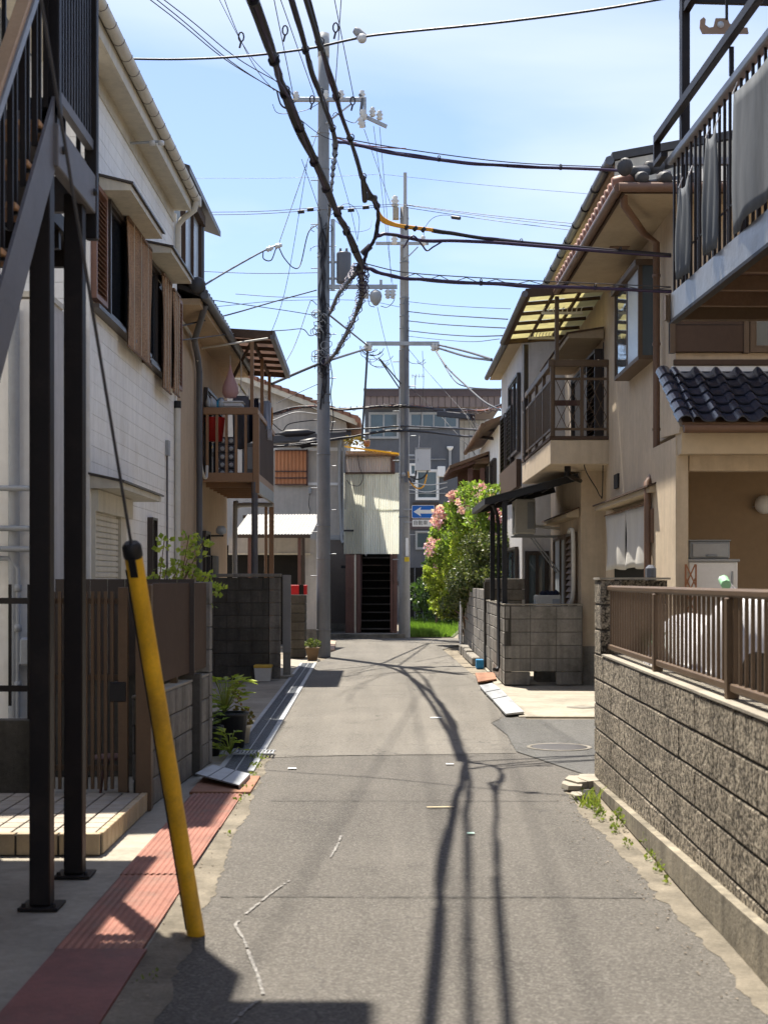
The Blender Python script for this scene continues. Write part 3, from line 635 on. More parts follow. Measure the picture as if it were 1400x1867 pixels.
# fence
def fence(root, fr, u0, u1, z0, z1, posts, m_, step=.105, bw=.022, n=-.07, top=.045):
    bx(fr, 'top_rail', m_, root, u0, u1, z1-.02, z1+.025, n-top/2, n+top/2, .012)
    bx(fr, 'bottom_rail', m_, root, u0, u1, z0-.02, z0+.02, n-.02, n+.02, .006)
    for p_ in posts: bx(fr, 'post', m_, root, p_-.035, p_+.035, 1.072 if z0 > 1 else 0., z1-.02, n-.03, n+.03, .005)
    me = MB().box(-bw/2, bw/2, -bw*.4, bw*.4, 0, z1-z0-.04).mesh('baluster', m_); k = u0+step
    while k < u1-.03:
        if all(abs(k-p_) > .05 for p_ in posts): inst(me, 'baluster', root, fr.p(k, z0+.02, n), (0, 0, yaw(fr)))
        k += step
t = thing('garden_fence', 'brown aluminium baluster fence on top of the rough block wall', 'fence', frW.p(4, 1.07, -.07))
fence(t, frW, .1, LW_-.38, 1.13, 1.585, [frW.U(1333, -.07), frW.U(1198, -.07), .3, 2.0], m_brown2, .122, .020)
# ---------------------------------------------------------------- left: block wall with brown panel
A = V((-1.70, 10.32, 0)); B = V((-1.575, 12.83, 0)); frL = Fr(A, B-A, ((B-A).y, -(B-A).x, 0)); LL = (B-A).length
t = thing('left_block_wall', 'weathered low concrete block wall below a brown screen beside the gate', 'wall', frL.p(1.2, 0, 0))
blockwall(t, frL, LL, 0., 4, m_blockm, .12, .4, .2, 'block', 'lw')
for r in range(8): bx(frL, 'pillar_block', m_blockl, t, LL+.002, LL+.13, r*.205+.002, r*.205+.2, -.14, .012, .006)
bx(frL, 'cap_stone', m_conc, t, .0, LL, .795, .812, -.125, .003)
t = thing('brown_screen', 'flat brown metal screen panel mounted above the low block wall', 'fence panel', frL.p(1.2, .8, 0))
bx(frL, 'panel', m_brown3, t, .22, LL-.012, .87, 1.63, -.05, -.02, .004)
for u in (.5, 1.3, 2.1): bx(frL, 'post', m_brown2, t, u, u+.06, .812, 1.5, -.11, -.052)
bx(frL, 'frame_post', m_brown2, t, .03, .10, .812, 1.50, -.1, -.03, .004)
bx(frL, 'frame_bar', m_brown2, t, .03, .22, 1.44, 1.49, -.098, -.04)
out(MB().lathe(frL.p(.13, .812, -.03), [(0, .028), (.035, .026), (.042, .012), (.03, 0)], 12), 'blue_bottle_cap', mat('blue_plastic', (.02, .28, .62), .4, .1), None, 'small bright blue plastic cap lying on the low block wall', 'cap')
# ---------------------------------------------------------------- tiled doorstep
X0, X1, Y0, Y1, HT = -4.6, -1.69, 8.55, 10.25, .13
t = thing('tiled_doorstep', 'beige tiled doorstep platform in front of the slatted gate', 'doorstep', ((X0+X1)/2, (Y0+Y1)/2, 0))
out(MB().box(X0, X1-.012, Y0+.012, Y1, 0, HT-.012), 'core', m_mortar, t)
tw = .128; me = MB().fbox(WF, 0, tw-.013, -.01, 0, -.160, 0, .003).mesh('tile', m_tilef)
nx = int((X1-X0)/tw); ny = int((Y1-Y0-.06)/.178)
for i in range(nx):
    for j in range(ny): inst(me, 'tile', t, (X1-.04-(i+1)*tw, Y0+.05+j*.178, HT))
me2 = MB().fbox(WF, 0, tw-.013, -HT, 0, -.045, 0, .004).mesh('edge_tile', mat('edge_tile', (.42, .325, .205), .6, .14, 6., .12, 60, rnd=.09))
for i in range(nx): inst(me2, 'edge_tile', t, (X1-(i+1)*tw, Y0, HT+.001))
for j in range(int((Y1-Y0)/tw)): inst(me2, 'edge_tile', t, (X1, Y0+.05+j*tw, HT+.001), (0, 0, R(90)))
# ---------------------------------------------------------------- gate and fence beside it
frG = Fr((-1.735, 10.25, 0), (-1, 0, 0), (0, -1, 0))
t = thing('slatted_gate', 'brown vertical slat entrance gate behind the tiled doorstep', 'gate', (-2.1, 10.25, 0))
bx(frG, 'gate_post', m_brown2, t, -.07, .04, .0, 1.62, -.05, .05, .005)
bx(frG, 'gate_post', m_brown2, t, .10, .17, .13, 1.60, -.03, .03, .004)
me = MB().box(-.011, .011, -.014, .014, 0, 1.42).mesh('slat', m_brown2)
for i in range(11): inst(me, 'slat', t, frG.p(.215+i*.047, .15, 0))
for z in (.30, .95, 1.5): bx(frG, 'rail', m_brown2, t, .17, .74, z-.02, z+.02, -.03, -.016)
bx(frG, 'lock_box', m_black, t, .11, .23, .78, .92, -.05, .04, .006)
bx(frG, 'gate_post', m_brown2, t, .74, .80, .13, 1.62, -.03, .03, .004)
t = thing('low_gate_fence', 'dark railing fence on a low dark wall at the far left edge', 'fence', (-3.2, 10.6, 0))
frG2 = Fr((-2.56, 10.5, 0), (-1, 0, 0), (0, -1, 0))
bx(frG2, 'wall', m_blockd, t, 0, 2.2, 0, .62, -.15, 0, .006)
for z in (.85, 1.5): bx(frG2, 'rail', m_brown, t, 0, 2.2, z-.025, z+.02, -.09, -.06)
for i in range(15): bx(frG2, 'bar', m_brown, t, .06+i*.14, .06+i*.14+.02, .62 if i % 5 == 0 else .72, 1.62, -.085, -.065)
bx(frG2, 'post', m_brown2, t, -.10, -.02, .0, 1.60, -.11, -.03, .004)
# dark privacy fence behind the gate
t = thing('dark_board_fence', 'dark board fence behind the slatted gate', 'fence', (-2.2, 11.9, 0))
frB = Fr((-2.75, 11.95, 0), (1, .05, 0), (0, -1, 0))
for i in range(8): bx(frB, 'board', m_bronze, t, i*.145, i*.145+.14, .85, 1.66, -.02, 0)
bx(frB, 'base_wall', m_blockd, t, -.1, 1.2, 0, .86, -.16, -.03)
t = thing('bike_pump_tray', 'flat dark saddle-shaped seat seen through the gate slats', 'stool', (-2.2, 11.0, 0))
out(MB().lathe(V((-2.12, 11.1, .0)), [(0, .30), (.13, .29), (.15, .265), (.0, .25)], 16), 'seat', m_wood2, t)
for a in (0, 2.1, 4.2): tb('leg', m_wood2, t, [V((-2.12+.08*math.cos(a), 11.1+.08*math.sin(a), .26)), V((-2.12+.13*math.cos(a), 11.1+.13*math.sin(a), 0))], .013, 6)
# ---------------------------------------------------------------- window helper
def window(fr, root, u0, u1, v0, v1, m_f, m_g, n=0., panes=2, fw=.05, d=.07, name='window', bars=0, rev=.015):
    mb = MB()
    for a in ((u0, u1, v0, v0+fw), (u0, u1, v1-fw, v1)): mb.fbox(fr, *a, n, n+d)
    for a in ((u0, u0+fw, v0+fw, v1-fw), (u1-fw, u1, v0+fw, v1-fw)): mb.fbox(fr, *a, n, n+d-.002)
    w = out(mb, name, m_f, root); L = (u1-u0-2*fw)/panes
    for i in range(panes):
        a = u0+fw+i*L
        bx(fr, 'pane', m_g, w, a+.02, a+L-.02, v0+fw+.02, v1-fw-.02, n+rev+(.012 if i % 2 else 0), n+rev+.006+(.012 if i % 2 else 0))
        mb = MB(); k = n+rev-.004+(.012 if i % 2 else 0)
        for b in ((a, a+.028, v0+fw, v1-fw), (a+L-.028, a+L, v0+fw, v1-fw), (a+.028, a+L-.028, v0+fw, v0+fw+.028), (a+.028, a+L-.028, v1-fw-.028, v1-fw)): mb.fbox(fr, *b, k, k+.026)
        out(mb, 'sash', m_f, w)
    for i in range(bars):
        z = v0+fw+(i+1)*(v1-v0-2*fw)/(bars+1); bx(fr, 'bar', m_f, w, u0+fw, u1-fw, z-.01, z+.01, n+d-.02, n+d-.006)
    return w
def louver(fr, root, u0, u1, v0, v1, m_f, m_s, n=0., step=.06, name='shutter', d=.05):
    mb = MB()
    for a in ((u0, u1, v0, v0+.05), (u0, u1, v1-.05, v1), (u0, u0+.045, v0+.05, v1-.05), (u1-.045, u1, v0+.05, v1-.05)): mb.fbox(fr, *a, n, n+d)
    w = out(mb, name, m_f, root); mb = MB(); k = v0+.06
    while k < v1-.06-step*.6:
        q = [fr.p(a, b, c_) for a, b, c_ in ((u0+.04, k, n+d-.006), (u1-.04, k, n+d-.006), (u1-.04, k+step*.75, n+.008), (u0+.04, k+step*.75, n+.008))]
        mb.hexa([p for p in q]+[p+fr.n*.004+V((0, 0, .004)) for p in q]); k += step
    out(mb, 'slats', m_s, w, kind='stuff'); bx(fr, 'backing', m_f, w, u0+.04, u1-.04, v0+.04, v1-.04, n, n+.004); return w
def hood(fr, root, u0, u1, v0, v1, dep, m_b, m_t, name='hood', n0=.02):
    o = out(MB().hexa([fr.p(a, b, c_) for a, b, c_ in ((u0, v0, n0), (u1, v0, n0), (u1, v0, dep), (u0, v0, dep), (u0, v1, n0), (u1, v1, n0), (u1, v0+.06, dep), (u0, v0+.06, dep))]), name, m_b, root)
    e = .03
    out(MB().hexa([fr.p(a, b, c_) for a, b, c_ in ((u0-e, v1+.003, n0), (u1+e, v1+.003, n0), (u1+e, v0+.058, dep+e), (u0-e, v0+.058, dep+e), (u0-e, v1+.025, n0), (u1+e, v1+.025, n0), (u1+e, v0+.08, dep+e), (u0-e, v0+.08, dep+e))]), 'hood_roof', m_t, o)
    return o
def siding(root, fr, L, z0, z1, m_, h=.158, lens=(3.03, 2.4), d=.014, name='siding_board'):
    me = MB().fbox(WF, 0, 1, 0, h-.005, *((0, d) if flip(fr) else (-d, 0))).mesh(name, m_); r = 0; z = z0
    while z < z1-.03:
        u = -(lens[r % 2]*.37 if r % 2 else 0.); hh = min(h, z1-z)/h
        while u < L-.01:
            a = max(u, 0); b = min(u+lens[0], L)
            if b-a > .02: inst(me, name, root, fr.p(a+.002, z, d), (0, 0, yaw(fr)), (b-a-.004, 1, hh))
            u += lens[0]
        z += h; r += 1
# ================================================================ left white house
t = thing('white_siding_house', 'two-storey white board-sided house on the left with reed window screens', 'house', (-2.9, 17, 0))
L1 = t; X = -2.9; YN, YF = 13.95, 19.75
fs = Fr((X, YN, 0), (0, 1, 0), (1, 0, 0)); ff = Fr((X, YN, 0), (-1, 0, 0), (0, -1, 0))
out(MB().box(-8.5, X, YN, YF, 0, 6.78), 'wall', m_sidgap, t)
siding(t, fs, YF-YN, .3, 6.72, m_siding); siding(t, ff, 3.0, .3, 6.72, m_siding)
bx(fs, 'corner_trim', m_siding, t, -.03, .05, 0, 6.72, 0, .032); bx(fs, 'corner_trim', m_siding, t, YF-YN-.05, YF-YN+.02, 0, 6.72, 0, .032)
out(MB().hexa([V((a, b, c_)) for a, b, c_ in ((-2.62, 12.3, 6.84), (-2.62, YF-.15, 6.84), (-5.6, YF-.15, 8.2), (-5.6, 12.3, 8.2), (-2.62, 12.3, 6.94), (-2.62, YF-.15, 6.94), (-5.6, YF-.15, 8.3), (-5.6, 12.3, 8.3))]), 'roof', m_tilek, t)
out(MB().box(-3.4, -2.64, 12.3, YF-.15, 6.73, 6.765), 'soffit', m_cream, t)
out(MB().box(-2.655, -2.625, 12.3, YF-.14, 6.68, 6.86), 'fascia', m_cream, t)
bx(fs, 'frieze', m_cream, t, 0, YF-YN-.2, 6.56, 6.73, .016, .03)
# gutter (half-round) with brackets
mb = MB(); GX, GZ = -2.562, 6.87
pr = [(math.cos(a)*.062, math.sin(a)*.062-.0) for a in [math.pi+math.pi*i/8 for i in range(9)]]
for rr in (1.0,):
    vs_ = [V((GX+x*rr, y, GZ+z*rr)) for y in (12.3, YF-.22) for x, z in pr]; n = len(pr); mb.add(vs_, [(i, i+1, n+i+1, n+i) for i in range(n-1)], True)
gut = out(mb, 'gutter', m_pvc, t)
for i in range(17):
    y = 12.5+i*.42
    tb('gutter_bracket', m_greybeam, t, [V((GX+math.cos(a)*.066, y, GZ+math.sin(a)*.066)) for a in [math.pi+math.pi*k/6 for k in range(7)]], .0035, 5)
tb('gutter_outlet', m_pvc, t, [V((GX, YF-.3, GZ-.05)), V((GX-.02, YF-.28, GZ-.16)), V((GX-.2, YF-.16, GZ-.26)), V((-2.83, YF-.12, GZ-.34)), V((-2.83, YF-.12, 6.0))], .042, 10)
bx(Fr((GX, YF-.25, GZ), (0, 1, 0), (1, 0, 0)), 'gutter_end', m_pvc, t, -.04, .04, -.11, .02, -.06, .065, .008)
U = lambda x, n=.02: fs.U(x, n)
# upper windows, screens, hoods
hood(fs, t, 14.44-YN, 16.5-YN, 5.60, 5.74, .34, m_cream, m_bronze); hood(fs, t, 17.06-YN, 18.85-YN, 5.57, 5.70, .36, m_cream, m_bronze)
w = louver(fs, t, -.0+.02, U(196, .08), 4.42, 5.56, m_slat, m_slat, .02, .05, d=.07)
window(fs, t, U(196, .05)+.0, 17.1-YN, 4.36, 5.58, m_bronze, m_glassd, .02, 2)
bx(fs, 'window_sill', m_bronze, t, -.0, 17.12-YN, 4.32, 4.36, .014, .12)
window(fs, t, 17.05-YN, 18.7-YN, 4.30, 5.55, m_bronze, m_glassd, .02, 2)
bx(fs, 'window_sill', m_bronze, t, 17.14-YN, 19.2-YN, 4.26, 4.30, .014, .11)
louver(fs, t, 18.72-YN, 19.72-YN, 4.26, 5.5, m_slat, m_slat, .02, .05, d=.1)
def screen(u0, u1, v0, v1, n, lb):
    rd = random.Random(int(u0*10)); mb = MB(); nu, nv = 8, 10; vs_ = []
    for j in range(nv+1):
        for i in range(nu+1):
            vs_.append(fs.p(u0+(u1-u0)*i/nu+rd.uniform(-.006, .006), v0+(v1-v0)*j/nv+(rd.uniform(-.02, .02) if j == 0 else 0), n+.012*math.sin(i*1.3+j*.4)))
    fcs = [(j*(nu+1)+i, j*(nu+1)+i+1, (j+1)*(nu+1)+i+1, (j+1)*(nu+1)+i) for j in range(nv) for i in range(nu)]
    mb.add(vs_, fcs); mb.add([p-fs.n*.012 for p in vs_], fcs)
    s = thing('reed_screen', lb, 'reed screen', fs.p((u0+u1)/2, v0, n), 'reed screens hung on the white house')
    out(mb, 'reeds', m_reed, s)
    br('top_batten', m_wood, s, fs.p(u0-.01, v1, n), fs.p(u1+.01, v1, n), .03, .03); br('bottom_batten', m_wood, s, fs.p(u0-.01, v0-.005, n), fs.p(u1+.01, v0-.005, n), .018, .018)
    for k in (.2, .5, .8): br('cord', m_cream, s, fs.p(u0+(u1-u0)*k, v0, n+.016), fs.p(u0+(u1-u0)*k, v1, n+.016), .006, .004)
screen(15.45-YN, 17.0-YN, 4.2, 5.58, .13, 'widest brown reed screen hanging below the nearer window hood')
screen(17.9-YN, 18.6-YN, 4.08, 5.5, .13, 'narrow reed screen beside the dark window under the farther hood')
screen(18.66-YN, 19.22-YN, 4.12, 5.46, .15, 'narrow reed screen farthest along the white house, next to a louvred shutter')
bx(fs, 'side_panel', m_brown3, t, 17.0-YN, 17.08-YN, 4.25, 5.55, .016, .09)
# ground floor: hood, roller shutter, small window, conduit, downspout
hood(fs, t, -.02, 16.4-YN, 2.55, 2.68, .34, m_cream, m_bronze)
us0, us1 = .1, U(213); mb = MB()
for i in range(27):
    z = .75+i*.058; bx(fs, 'shutter_slat', m_cream, t, us0, us1, z, z+.052, .018, .04, .006)
bx(fs, 'shutter_box', m_cream, t, us0-.06, us1+.55, 2.33, 2.54, .016, .10); bx(fs, 'shutter_jamb', m_cream, t, us1, us1+.06, .7, 2.33, .016, .07); bx(fs, 'shutter_jamb', m_cream, t, us0-.06, us0, .7, 2.33, .016, .07)
bx(fs, 'wall_panel', m_cream, t, us1+.07, us1+.55, .7, 2.33, .016, .03)
window(fs, t, U(270), U(279), 1.05, 2.42, m_bronze, m_glassb, .016, 1, .03)
tb('conduit', m_greybeam, t, [fs.p(U(304), .8, .03), fs.p(U(304), 3.35, .03)], .014, 6); bx(fs, 'junction_box', m_pipel, t, U(302.5), U(305.5), 3.3, 3.5, .016, .06)
tb('downspout', m_pvc, t, [fs.p(YF-YN-.1, 4.05, .06), fs.p(YF-YN-.1, .3, .06)], .042, 10); tb('spout_collar', m_black, t, [fs.p(YF-YN-.1, 4.02, .06), fs.p(YF-YN-.1, 4.12, .06)], .05, 10)
# service-wire bracket under the eave
tb('wire_bracket', m_steel, t, [fs.p(2.2, 6.6, .02), fs.p(2.2, 6.62, .4)], .015, 6)
for k in (0, .1): out(MB().lathe(fs.p(2.2, 6.57, .28+k), [(0, 0), (.035, .01), (.035, .05), (.02, .06), (0, .065)], 10), 'insulator', m_ins, t)
# annex behind the staircase
t = thing('white_annex', 'low white annex wall with grey pipes behind the iron staircase', 'annex', (-4.3, 12.6, 0))
fa = Fr((-2.98, 12.6, 0), (-1, 0, 0), (0, -1, 0))
out(MB().box(-7, -2.98, 12.62, 13.9, 0, 4.15), 'wall', m_greywall, t)
bx(fa, 'cap', m_cream, t, -.02, 4.0, 4.15, 4.2, -.6, .03)
for k in range(9): bx(fa, 'panel', m_siding, t, k*.45+.004, k*.45+.446, .2, 4.13, 0, .016)
tb('vertical_pipe', m_pipel, t, [fa.p(fa.U(31), .3, .09), fa.p(fa.U(31), 4.05, .09)], .05, 12)
for z in (1.92, 2.10, 2.45): tb('cross_pipe', m_pipel, t, [fa.p(.02, z, .16), fa.p(3.0, z+.03, .16)], .025, 8)
tb('meter_pipe', m_pipel, t, [fa.p(.22, .4, .12), fa.p(.22, 1.75, .12), fa.p(.3, 1.84, .12), fa.p(.6, 1.85, .12)], .022, 8)
for z in (.7, 1.2, 1.55): out(MB().lathe(fa.p(.22, z, .12), [(.022, 0), (.034, .005), (.034, .06), (.022, .065)], 8), 'pipe_joint', m_pipel, t)
bx(fa, 'meter', m_steel, t, .05, .2, .9, 1.15, .05, .16, .02)
# ================================================================ right: tan stucco house with tiled porch
SL = .007
t = thing('tan_stucco_house', 'tan stucco house on the right with blue tiled porch roof and box window', 'house', (4.5, 17, 0)); R1 = t
fA = Fr((3.27, 16.0, 0), (SL, 1, 0), (-1, SL, 0)); fB = Fr((3.27, 16.0, 0), (1, 0, 0), (0, -1, 0))
def xw(Y): return 3.27+SL*(Y-16)
out(MB().hexa([V(q) for q in ((3.27, 16, 3.3), (8.5, 16, 3.3), (8.5, 21.3, 3.3), (xw(21.3), 21.3, 3.3), (3.27, 16, 6.05), (8.5, 16, 6.05), (8.5, 21.3, 6.05), (xw(21.3), 21.3, 6.05))]), 'upper_wall', m_tan, t)
out(MB().hexa([V(q) for q in ((3.27, 17, 0), (8.5, 17, 0), (8.5, 21.28, 0), (xw(21.3), 21.28, 0), (3.27, 17, 3.3), (8.5, 17, 3.3), (8.5, 21.28, 3.3), (xw(21.3), 21.28, 3.3))]), 'lower_wall', m_tan, t); out(MB().box(3.28, 8.4, 16.97, 16.995, .02, 3.11), 'porch_shade_panel', mat('porch_shade_panel', (.30, .215, .135), .88, .09, .9, .4, 130), t)  # porch recess shade put into a darker brown panel over the tan wall
bx(WF, 'porch_pillar', m_tan, t, 3.105, 3.24, 0, 3.18, -17.0, -15.2, .006)
out(MB().hexa([V(q) for q in ((3.12, 14.98, 2.98), (8, 14.98, 2.98), (8, 15.18, 2.98), (3.12, 15.18, 2.98), (3.12, 14.96, 3.22), (8, 14.96, 3.22), (8, 15.3, 3.22), (3.12, 15.3, 3.22))]), 'porch_fascia', mat('porch_fascia', (.50, .40, .27), .7, .08, 1.2, .1, 60), t)
out(MB().box(3.26, 8, 15.24, 15.4, 2.82, 3.2), 'porch_lintel', m_tan, t); out(MB().box(3.245, 8, 15.41, 16.99, 3.12, 3.18), 'porch_ceiling', m_soffit, t)
tb('porch_gutter', m_pipe, t, [V((3.12, 14.86, 3.235)), V((8, 14.86, 3.235))], .05, 8)
out(MB().hexa([V(q) for q in ((3.10, 16.0, 3.25), (3.10, 15.0, 3.2), (3.26, 15.0, 3.2), (3.26, 16.0, 3.25), (3.10, 16.0, 3.93), (3.10, 14.95, 3.26), (3.26, 14.95, 3.26), (3.26, 16.0, 3.93))]), 'porch_gable', m_tan, t)
# pantiles on the porch roof
PT, PE = V((0, 16.02, 3.985)), V((0, 14.84, 3.285)); sd = (PE-PT); SLn = sd.length; sd.normalize(); sn = V((0, sd.z, -sd.y))
if sn.z < 0: sn = -sn
def pantile(w, L, th=.016):
    mb = MB(); n = 14; prof = []
    for i in range(n+1):
        s = i/n; x = s*w*1.06
        z = .048*math.sin(math.pi*s/.46) if s < .46 else -.012*math.sin(math.pi*(s-.46)/.54)
        prof.append((x, z))
    m = len(prof)
    for dz in (0, th):
        pass
    vs_ = []
    for (k, lift) in ((0., .0), (L, .028)):
        for dz in (0, th):
            for x, z in prof: vs_.append(V((x, 0, 0))+sd*k+sn*(z+dz+lift))
    fcs = []
    for i in range(m-1):
        fcs += [(i, i+1, 2*m+i+1, 2*m+i), (m+i, m+i+1, 3*m+i+1, 3*m+i), (2*m+i, 2*m+i+1, 3*m+i+1, 3*m+i), (i, i+1, m+i+1, m+i)]
    fcs += [(0, m, 3*m, 2*m), (m-1, 2*m-1, 4*m-1, 3*m-1)]
    mb.add(vs_, fcs, True); return mb.mesh('roof_tile', m_tile)
tw_, tl = .233, SLn/6+.03; met = pantile(tw_, tl)
for m_e in (met,):
    for p_ in m_e.polygons: p_.use_smooth = False
for r in range(6):
    for c_ in range(11):
        inst(met, 'roof_tile', t, PT+sd*(r*SLn/6)+sn*.012+V((3.19+c_*tw_, 0, 0)))
for r in range(6):                                             # rake tiles
    a = PT+sd*(r*SLn/6)+V((3.13, 0, 0)); b = PT+sd*((r+1)*SLn/6+.03)+V((3.13, 0, 0))
    pts = []; mb = MB(); n = 9
    for q_, l_ in ((a, .0), (b, .025)):
        for rr in (.085, .07):
            for i in range(n): g = math.pi*i/(n-1); pts.append(q_+V((-math.cos(g)*rr, 0, 0))+sn*(math.sin(g)*rr+l_))
    f_ = []
    for i in range(n-1): f_ += [(i, i+1, 2*n+i+1, 2*n+i), (n+i, n+i+1, 3*n+i+1, 3*n+i), (2*n+i, 2*n+i+1, 3*n+i+1, 3*n+i)]
    mb.add(pts, f_); out(mb, 'rake_tile', m_tile, t)
out(MB().hexa([PT+V((3.1, 0, -.02)), PT+V((8, 0, -.02)), PE+V((8, 0, -.02)), PE+V((3.1, 0, -.02)), PT+V((3.1, 0, .008)), PT+V((8, 0, .008)), PE+V((8, 0, .008)), PE+V((3.1, 0, .008))]), 'porch_deck', m_wood, t)
bx(fB, 'flashing', m_white, t, -.05, 4.5, 3.99, 4.05, .0, .03); bx(fB, 'trim', m_brown3, t, -.03, 4.5, 4.06, 4.12, .0, .05)
# storm-shutter box and window on the front
sh = bx(fB, 'shutter_box', m_brown3, t, fB.U(1218), fB.U(1362), 4.20, 4.80, .002, .07, .008)
for k in range(4): bx(fB, 'shutter_rib', m_brown, sh, fB.U(1226), fB.U(1352), 4.50+k*.055, 4.508+k*.055, .07, .073)
for u_ in (fB.U(1218), fB.U(1352)): bx(fB, 'shutter_stile', m_brown2, sh, u_, u_+.06, 4.19, 4.82, .0, .085)
window(fB, t, fB.U(1364), fB.U(1364)+1.6, 4.2, 5.3, m_brown2, m_glassb, .002, 4)
# box window on the side
bw = .2; u0, u1 = fA.U(1163, bw), fA.U(1119, bw); v0, v1 = 4.38, 5.47
o = bx(fA, 'box_window', m_brown2, t, u0, u1, v0-.05, v0, .0, bw); bx(fA, 'box_roof', m_brown2, o, u0-.03, u1+.03, v1, v1+.07, .0, bw+.04)
for (a, b) in ((u0, u0+.05), (u1-.05, u1)): bx(fA, 'corner_stile', m_brown2, o, a, b, v0, v1, bw-.05, bw)
L_ = (u1-u0-.1)/2
for i in range(2):
    bx(fA, 'pane', m_glassf if i == 0 else m_glassb, o, u0+.055+i*L_, u0+.045+(i+1)*L_, v0+.01, v1-.01, bw-.03, bw-.022)
    bx(fA, 'sash', m_brown2, o, u0+.05+i*L_-.012, u0+.05+i*L_+.018, v0, v1, bw-.04, bw-.01)
bx(Fr(fA.p(u0, 0, 0), (-1, 0, 0), (0, -1, 0)), 'side_pane', m_glassb, o, .02, bw-.05, v0, v1, -.012, -.006)
bx(Fr(fA.p(u1, 0, 0), (-1, 0, 0), (0, -1, 0)), 'side_pane', m_glassb, o, .02, bw-.05, v0, v1, .006, .012)
bx(fA, 'opening', m_dark, o, u0+.06, u1-.06, v0, v1, .002, .006)
# downpipe, hood, meter
dp = fA.U(1196, .09)
tb('downpipe', m_pipe, t, [V((2.62, 15.62, 5.92)), V((2.64, 15.7, 5.78)), fA.p(dp-.1, 5.68, .25), fA.p(dp, 5.6, .09), fA.p(dp, 4, .09), fA.p(dp, 2.95, .09)], .042, 10)
tb('downpipe', m_pipe, t, [fA.p(dp, 3.0, .09), fA.p(dp, 2.86, .14), fA.p(dp-.12, 2.78, .22), fA.p(dp-.16, 2.6, .22), fA.p(dp-.16, .05, .22)], .044, 10)
for z in (3.4, 4.4, 5.2): tb('pipe_clip', m_pipe, t, [fA.p(dp, z, .09), fA.p(dp, z+.03, .09)], .05, 10)
hood(fA, t, .32, 4.75, 2.66, 2.80, .24, m_soffit, m_brown3)
bx(fA, 'meter_box', m_pipe, t, .42, .85, 2.08, 2.48, .0, .2, .01); bx(fA, 'meter_window', m_glassd, t, .42, .425, 2.2, 2.42, .03, .1)
bx(fA, 'door', m_dark, t, 1.1, 4.4, .1, 2.5, .0, .01); bx(fA, 'vent', m_brown, t, fA.U(1129), fA.U(1122), 2.95, 3.15, .0, .03)
bx(fA, 'plinth', m_concd, t, 0.3, 5.28, 0, .35, .0, .014)
# tiled eave of the tan house
EX, EY, EZ = 2.59, 15.45, 5.87
o = out(MB().add([V(q) for q in ((EX, EY, EZ+.06), (8.5, EY, EZ+.06), (8.5, 18.2, EZ+1.25), (5.1, 18.2, EZ+1.25), (5.1, 18.5, EZ+1.25), (EX, 20.9, EZ+.06), (8.5, 18.5, EZ+1.25), (8.5, 20.9, EZ+.06))], [(0, 1, 2, 3), (0, 3, 4, 5), (4, 6, 7, 5), (2, 6, 4, 3)]), 'roof', m_tilek, t)
out(MB().box(EX+.02, xw(16)+.02, EY+.02, 20.9, EZ-.0, EZ+.03), 'soffit', m_soffit, t); out(MB().box(xw(16)+.02, 8.5, EY+.02, 16.02, EZ-.0, EZ+.03), 'soffit', m_soffit, t)
out(MB().box(EX-.01, EX+.018, EY, 20.9, EZ-.03, EZ+.1), 'fascia_board', m_brown3, t)
out(MB().box(EX-.01, 8.5, EY-.02, EY+.016, EZ-.03, EZ+.1), 'fascia_board', m_brown3, t)
tb('eave_gutter', m_pipe, t, [V((EX-.06, EY-.05, EZ+.02)), V((EX-.06, 20.95, EZ+.02))], .052, 8); tb('eave_gutter', m_pipe, t, [V((EX-.06, EY-.07, EZ+.02)), V((8.4, EY-.07, EZ+.02))], .052, 8)
bx(WF, 'soffit_vent', m_pipe, t, 2.85, 3.1, EZ-.006, EZ, -18.3, -18.0)
mef = MB().lathe(V((0, 0, 0)), [(0, 0), (.075, .0), (.088, .02), (.085, .26), (.06, .28)], 10, (1, 0, .30)).mesh('eave_tile', m_tileb)
for i in range(21): inst(mef, 'eave_tile', t, (EX-.08, EY+.2+i*.255, EZ+.115))
mef2 = MB().lathe(V((0, 0, 0)), [(0, 0), (.06, .0), (.07, .02), (.068, .26), (.05, .28)], 10, (0, 1, .30)).mesh('eave_tile_front', m_tilek)
for i in range(14): inst(mef2, 'eave_tile', t, (EX+.2+i*.255, EY-.08, EZ+.115))
for k in range(4):
    p = V((EX+.12+k*.2, EY+.12+k*.2, EZ+.22+k*.115)); out(MB().lathe(p, [(0, -.02), (.07, 0), (.08, .03), (.065, .26), (0, .27)], 10, (1, 1, .45)), 'hip_tile', m_tilek, t)
out(MB().lathe(V((EX+.0, EY+.0, EZ+.26)), [(0, 0), (.085, .0), (.10, .03), (.085, .06), (.06, .06), (.055, .035), (0, .035)], 14, (1, 1, .2)), 'hip_end_tile', m_tilek, t)
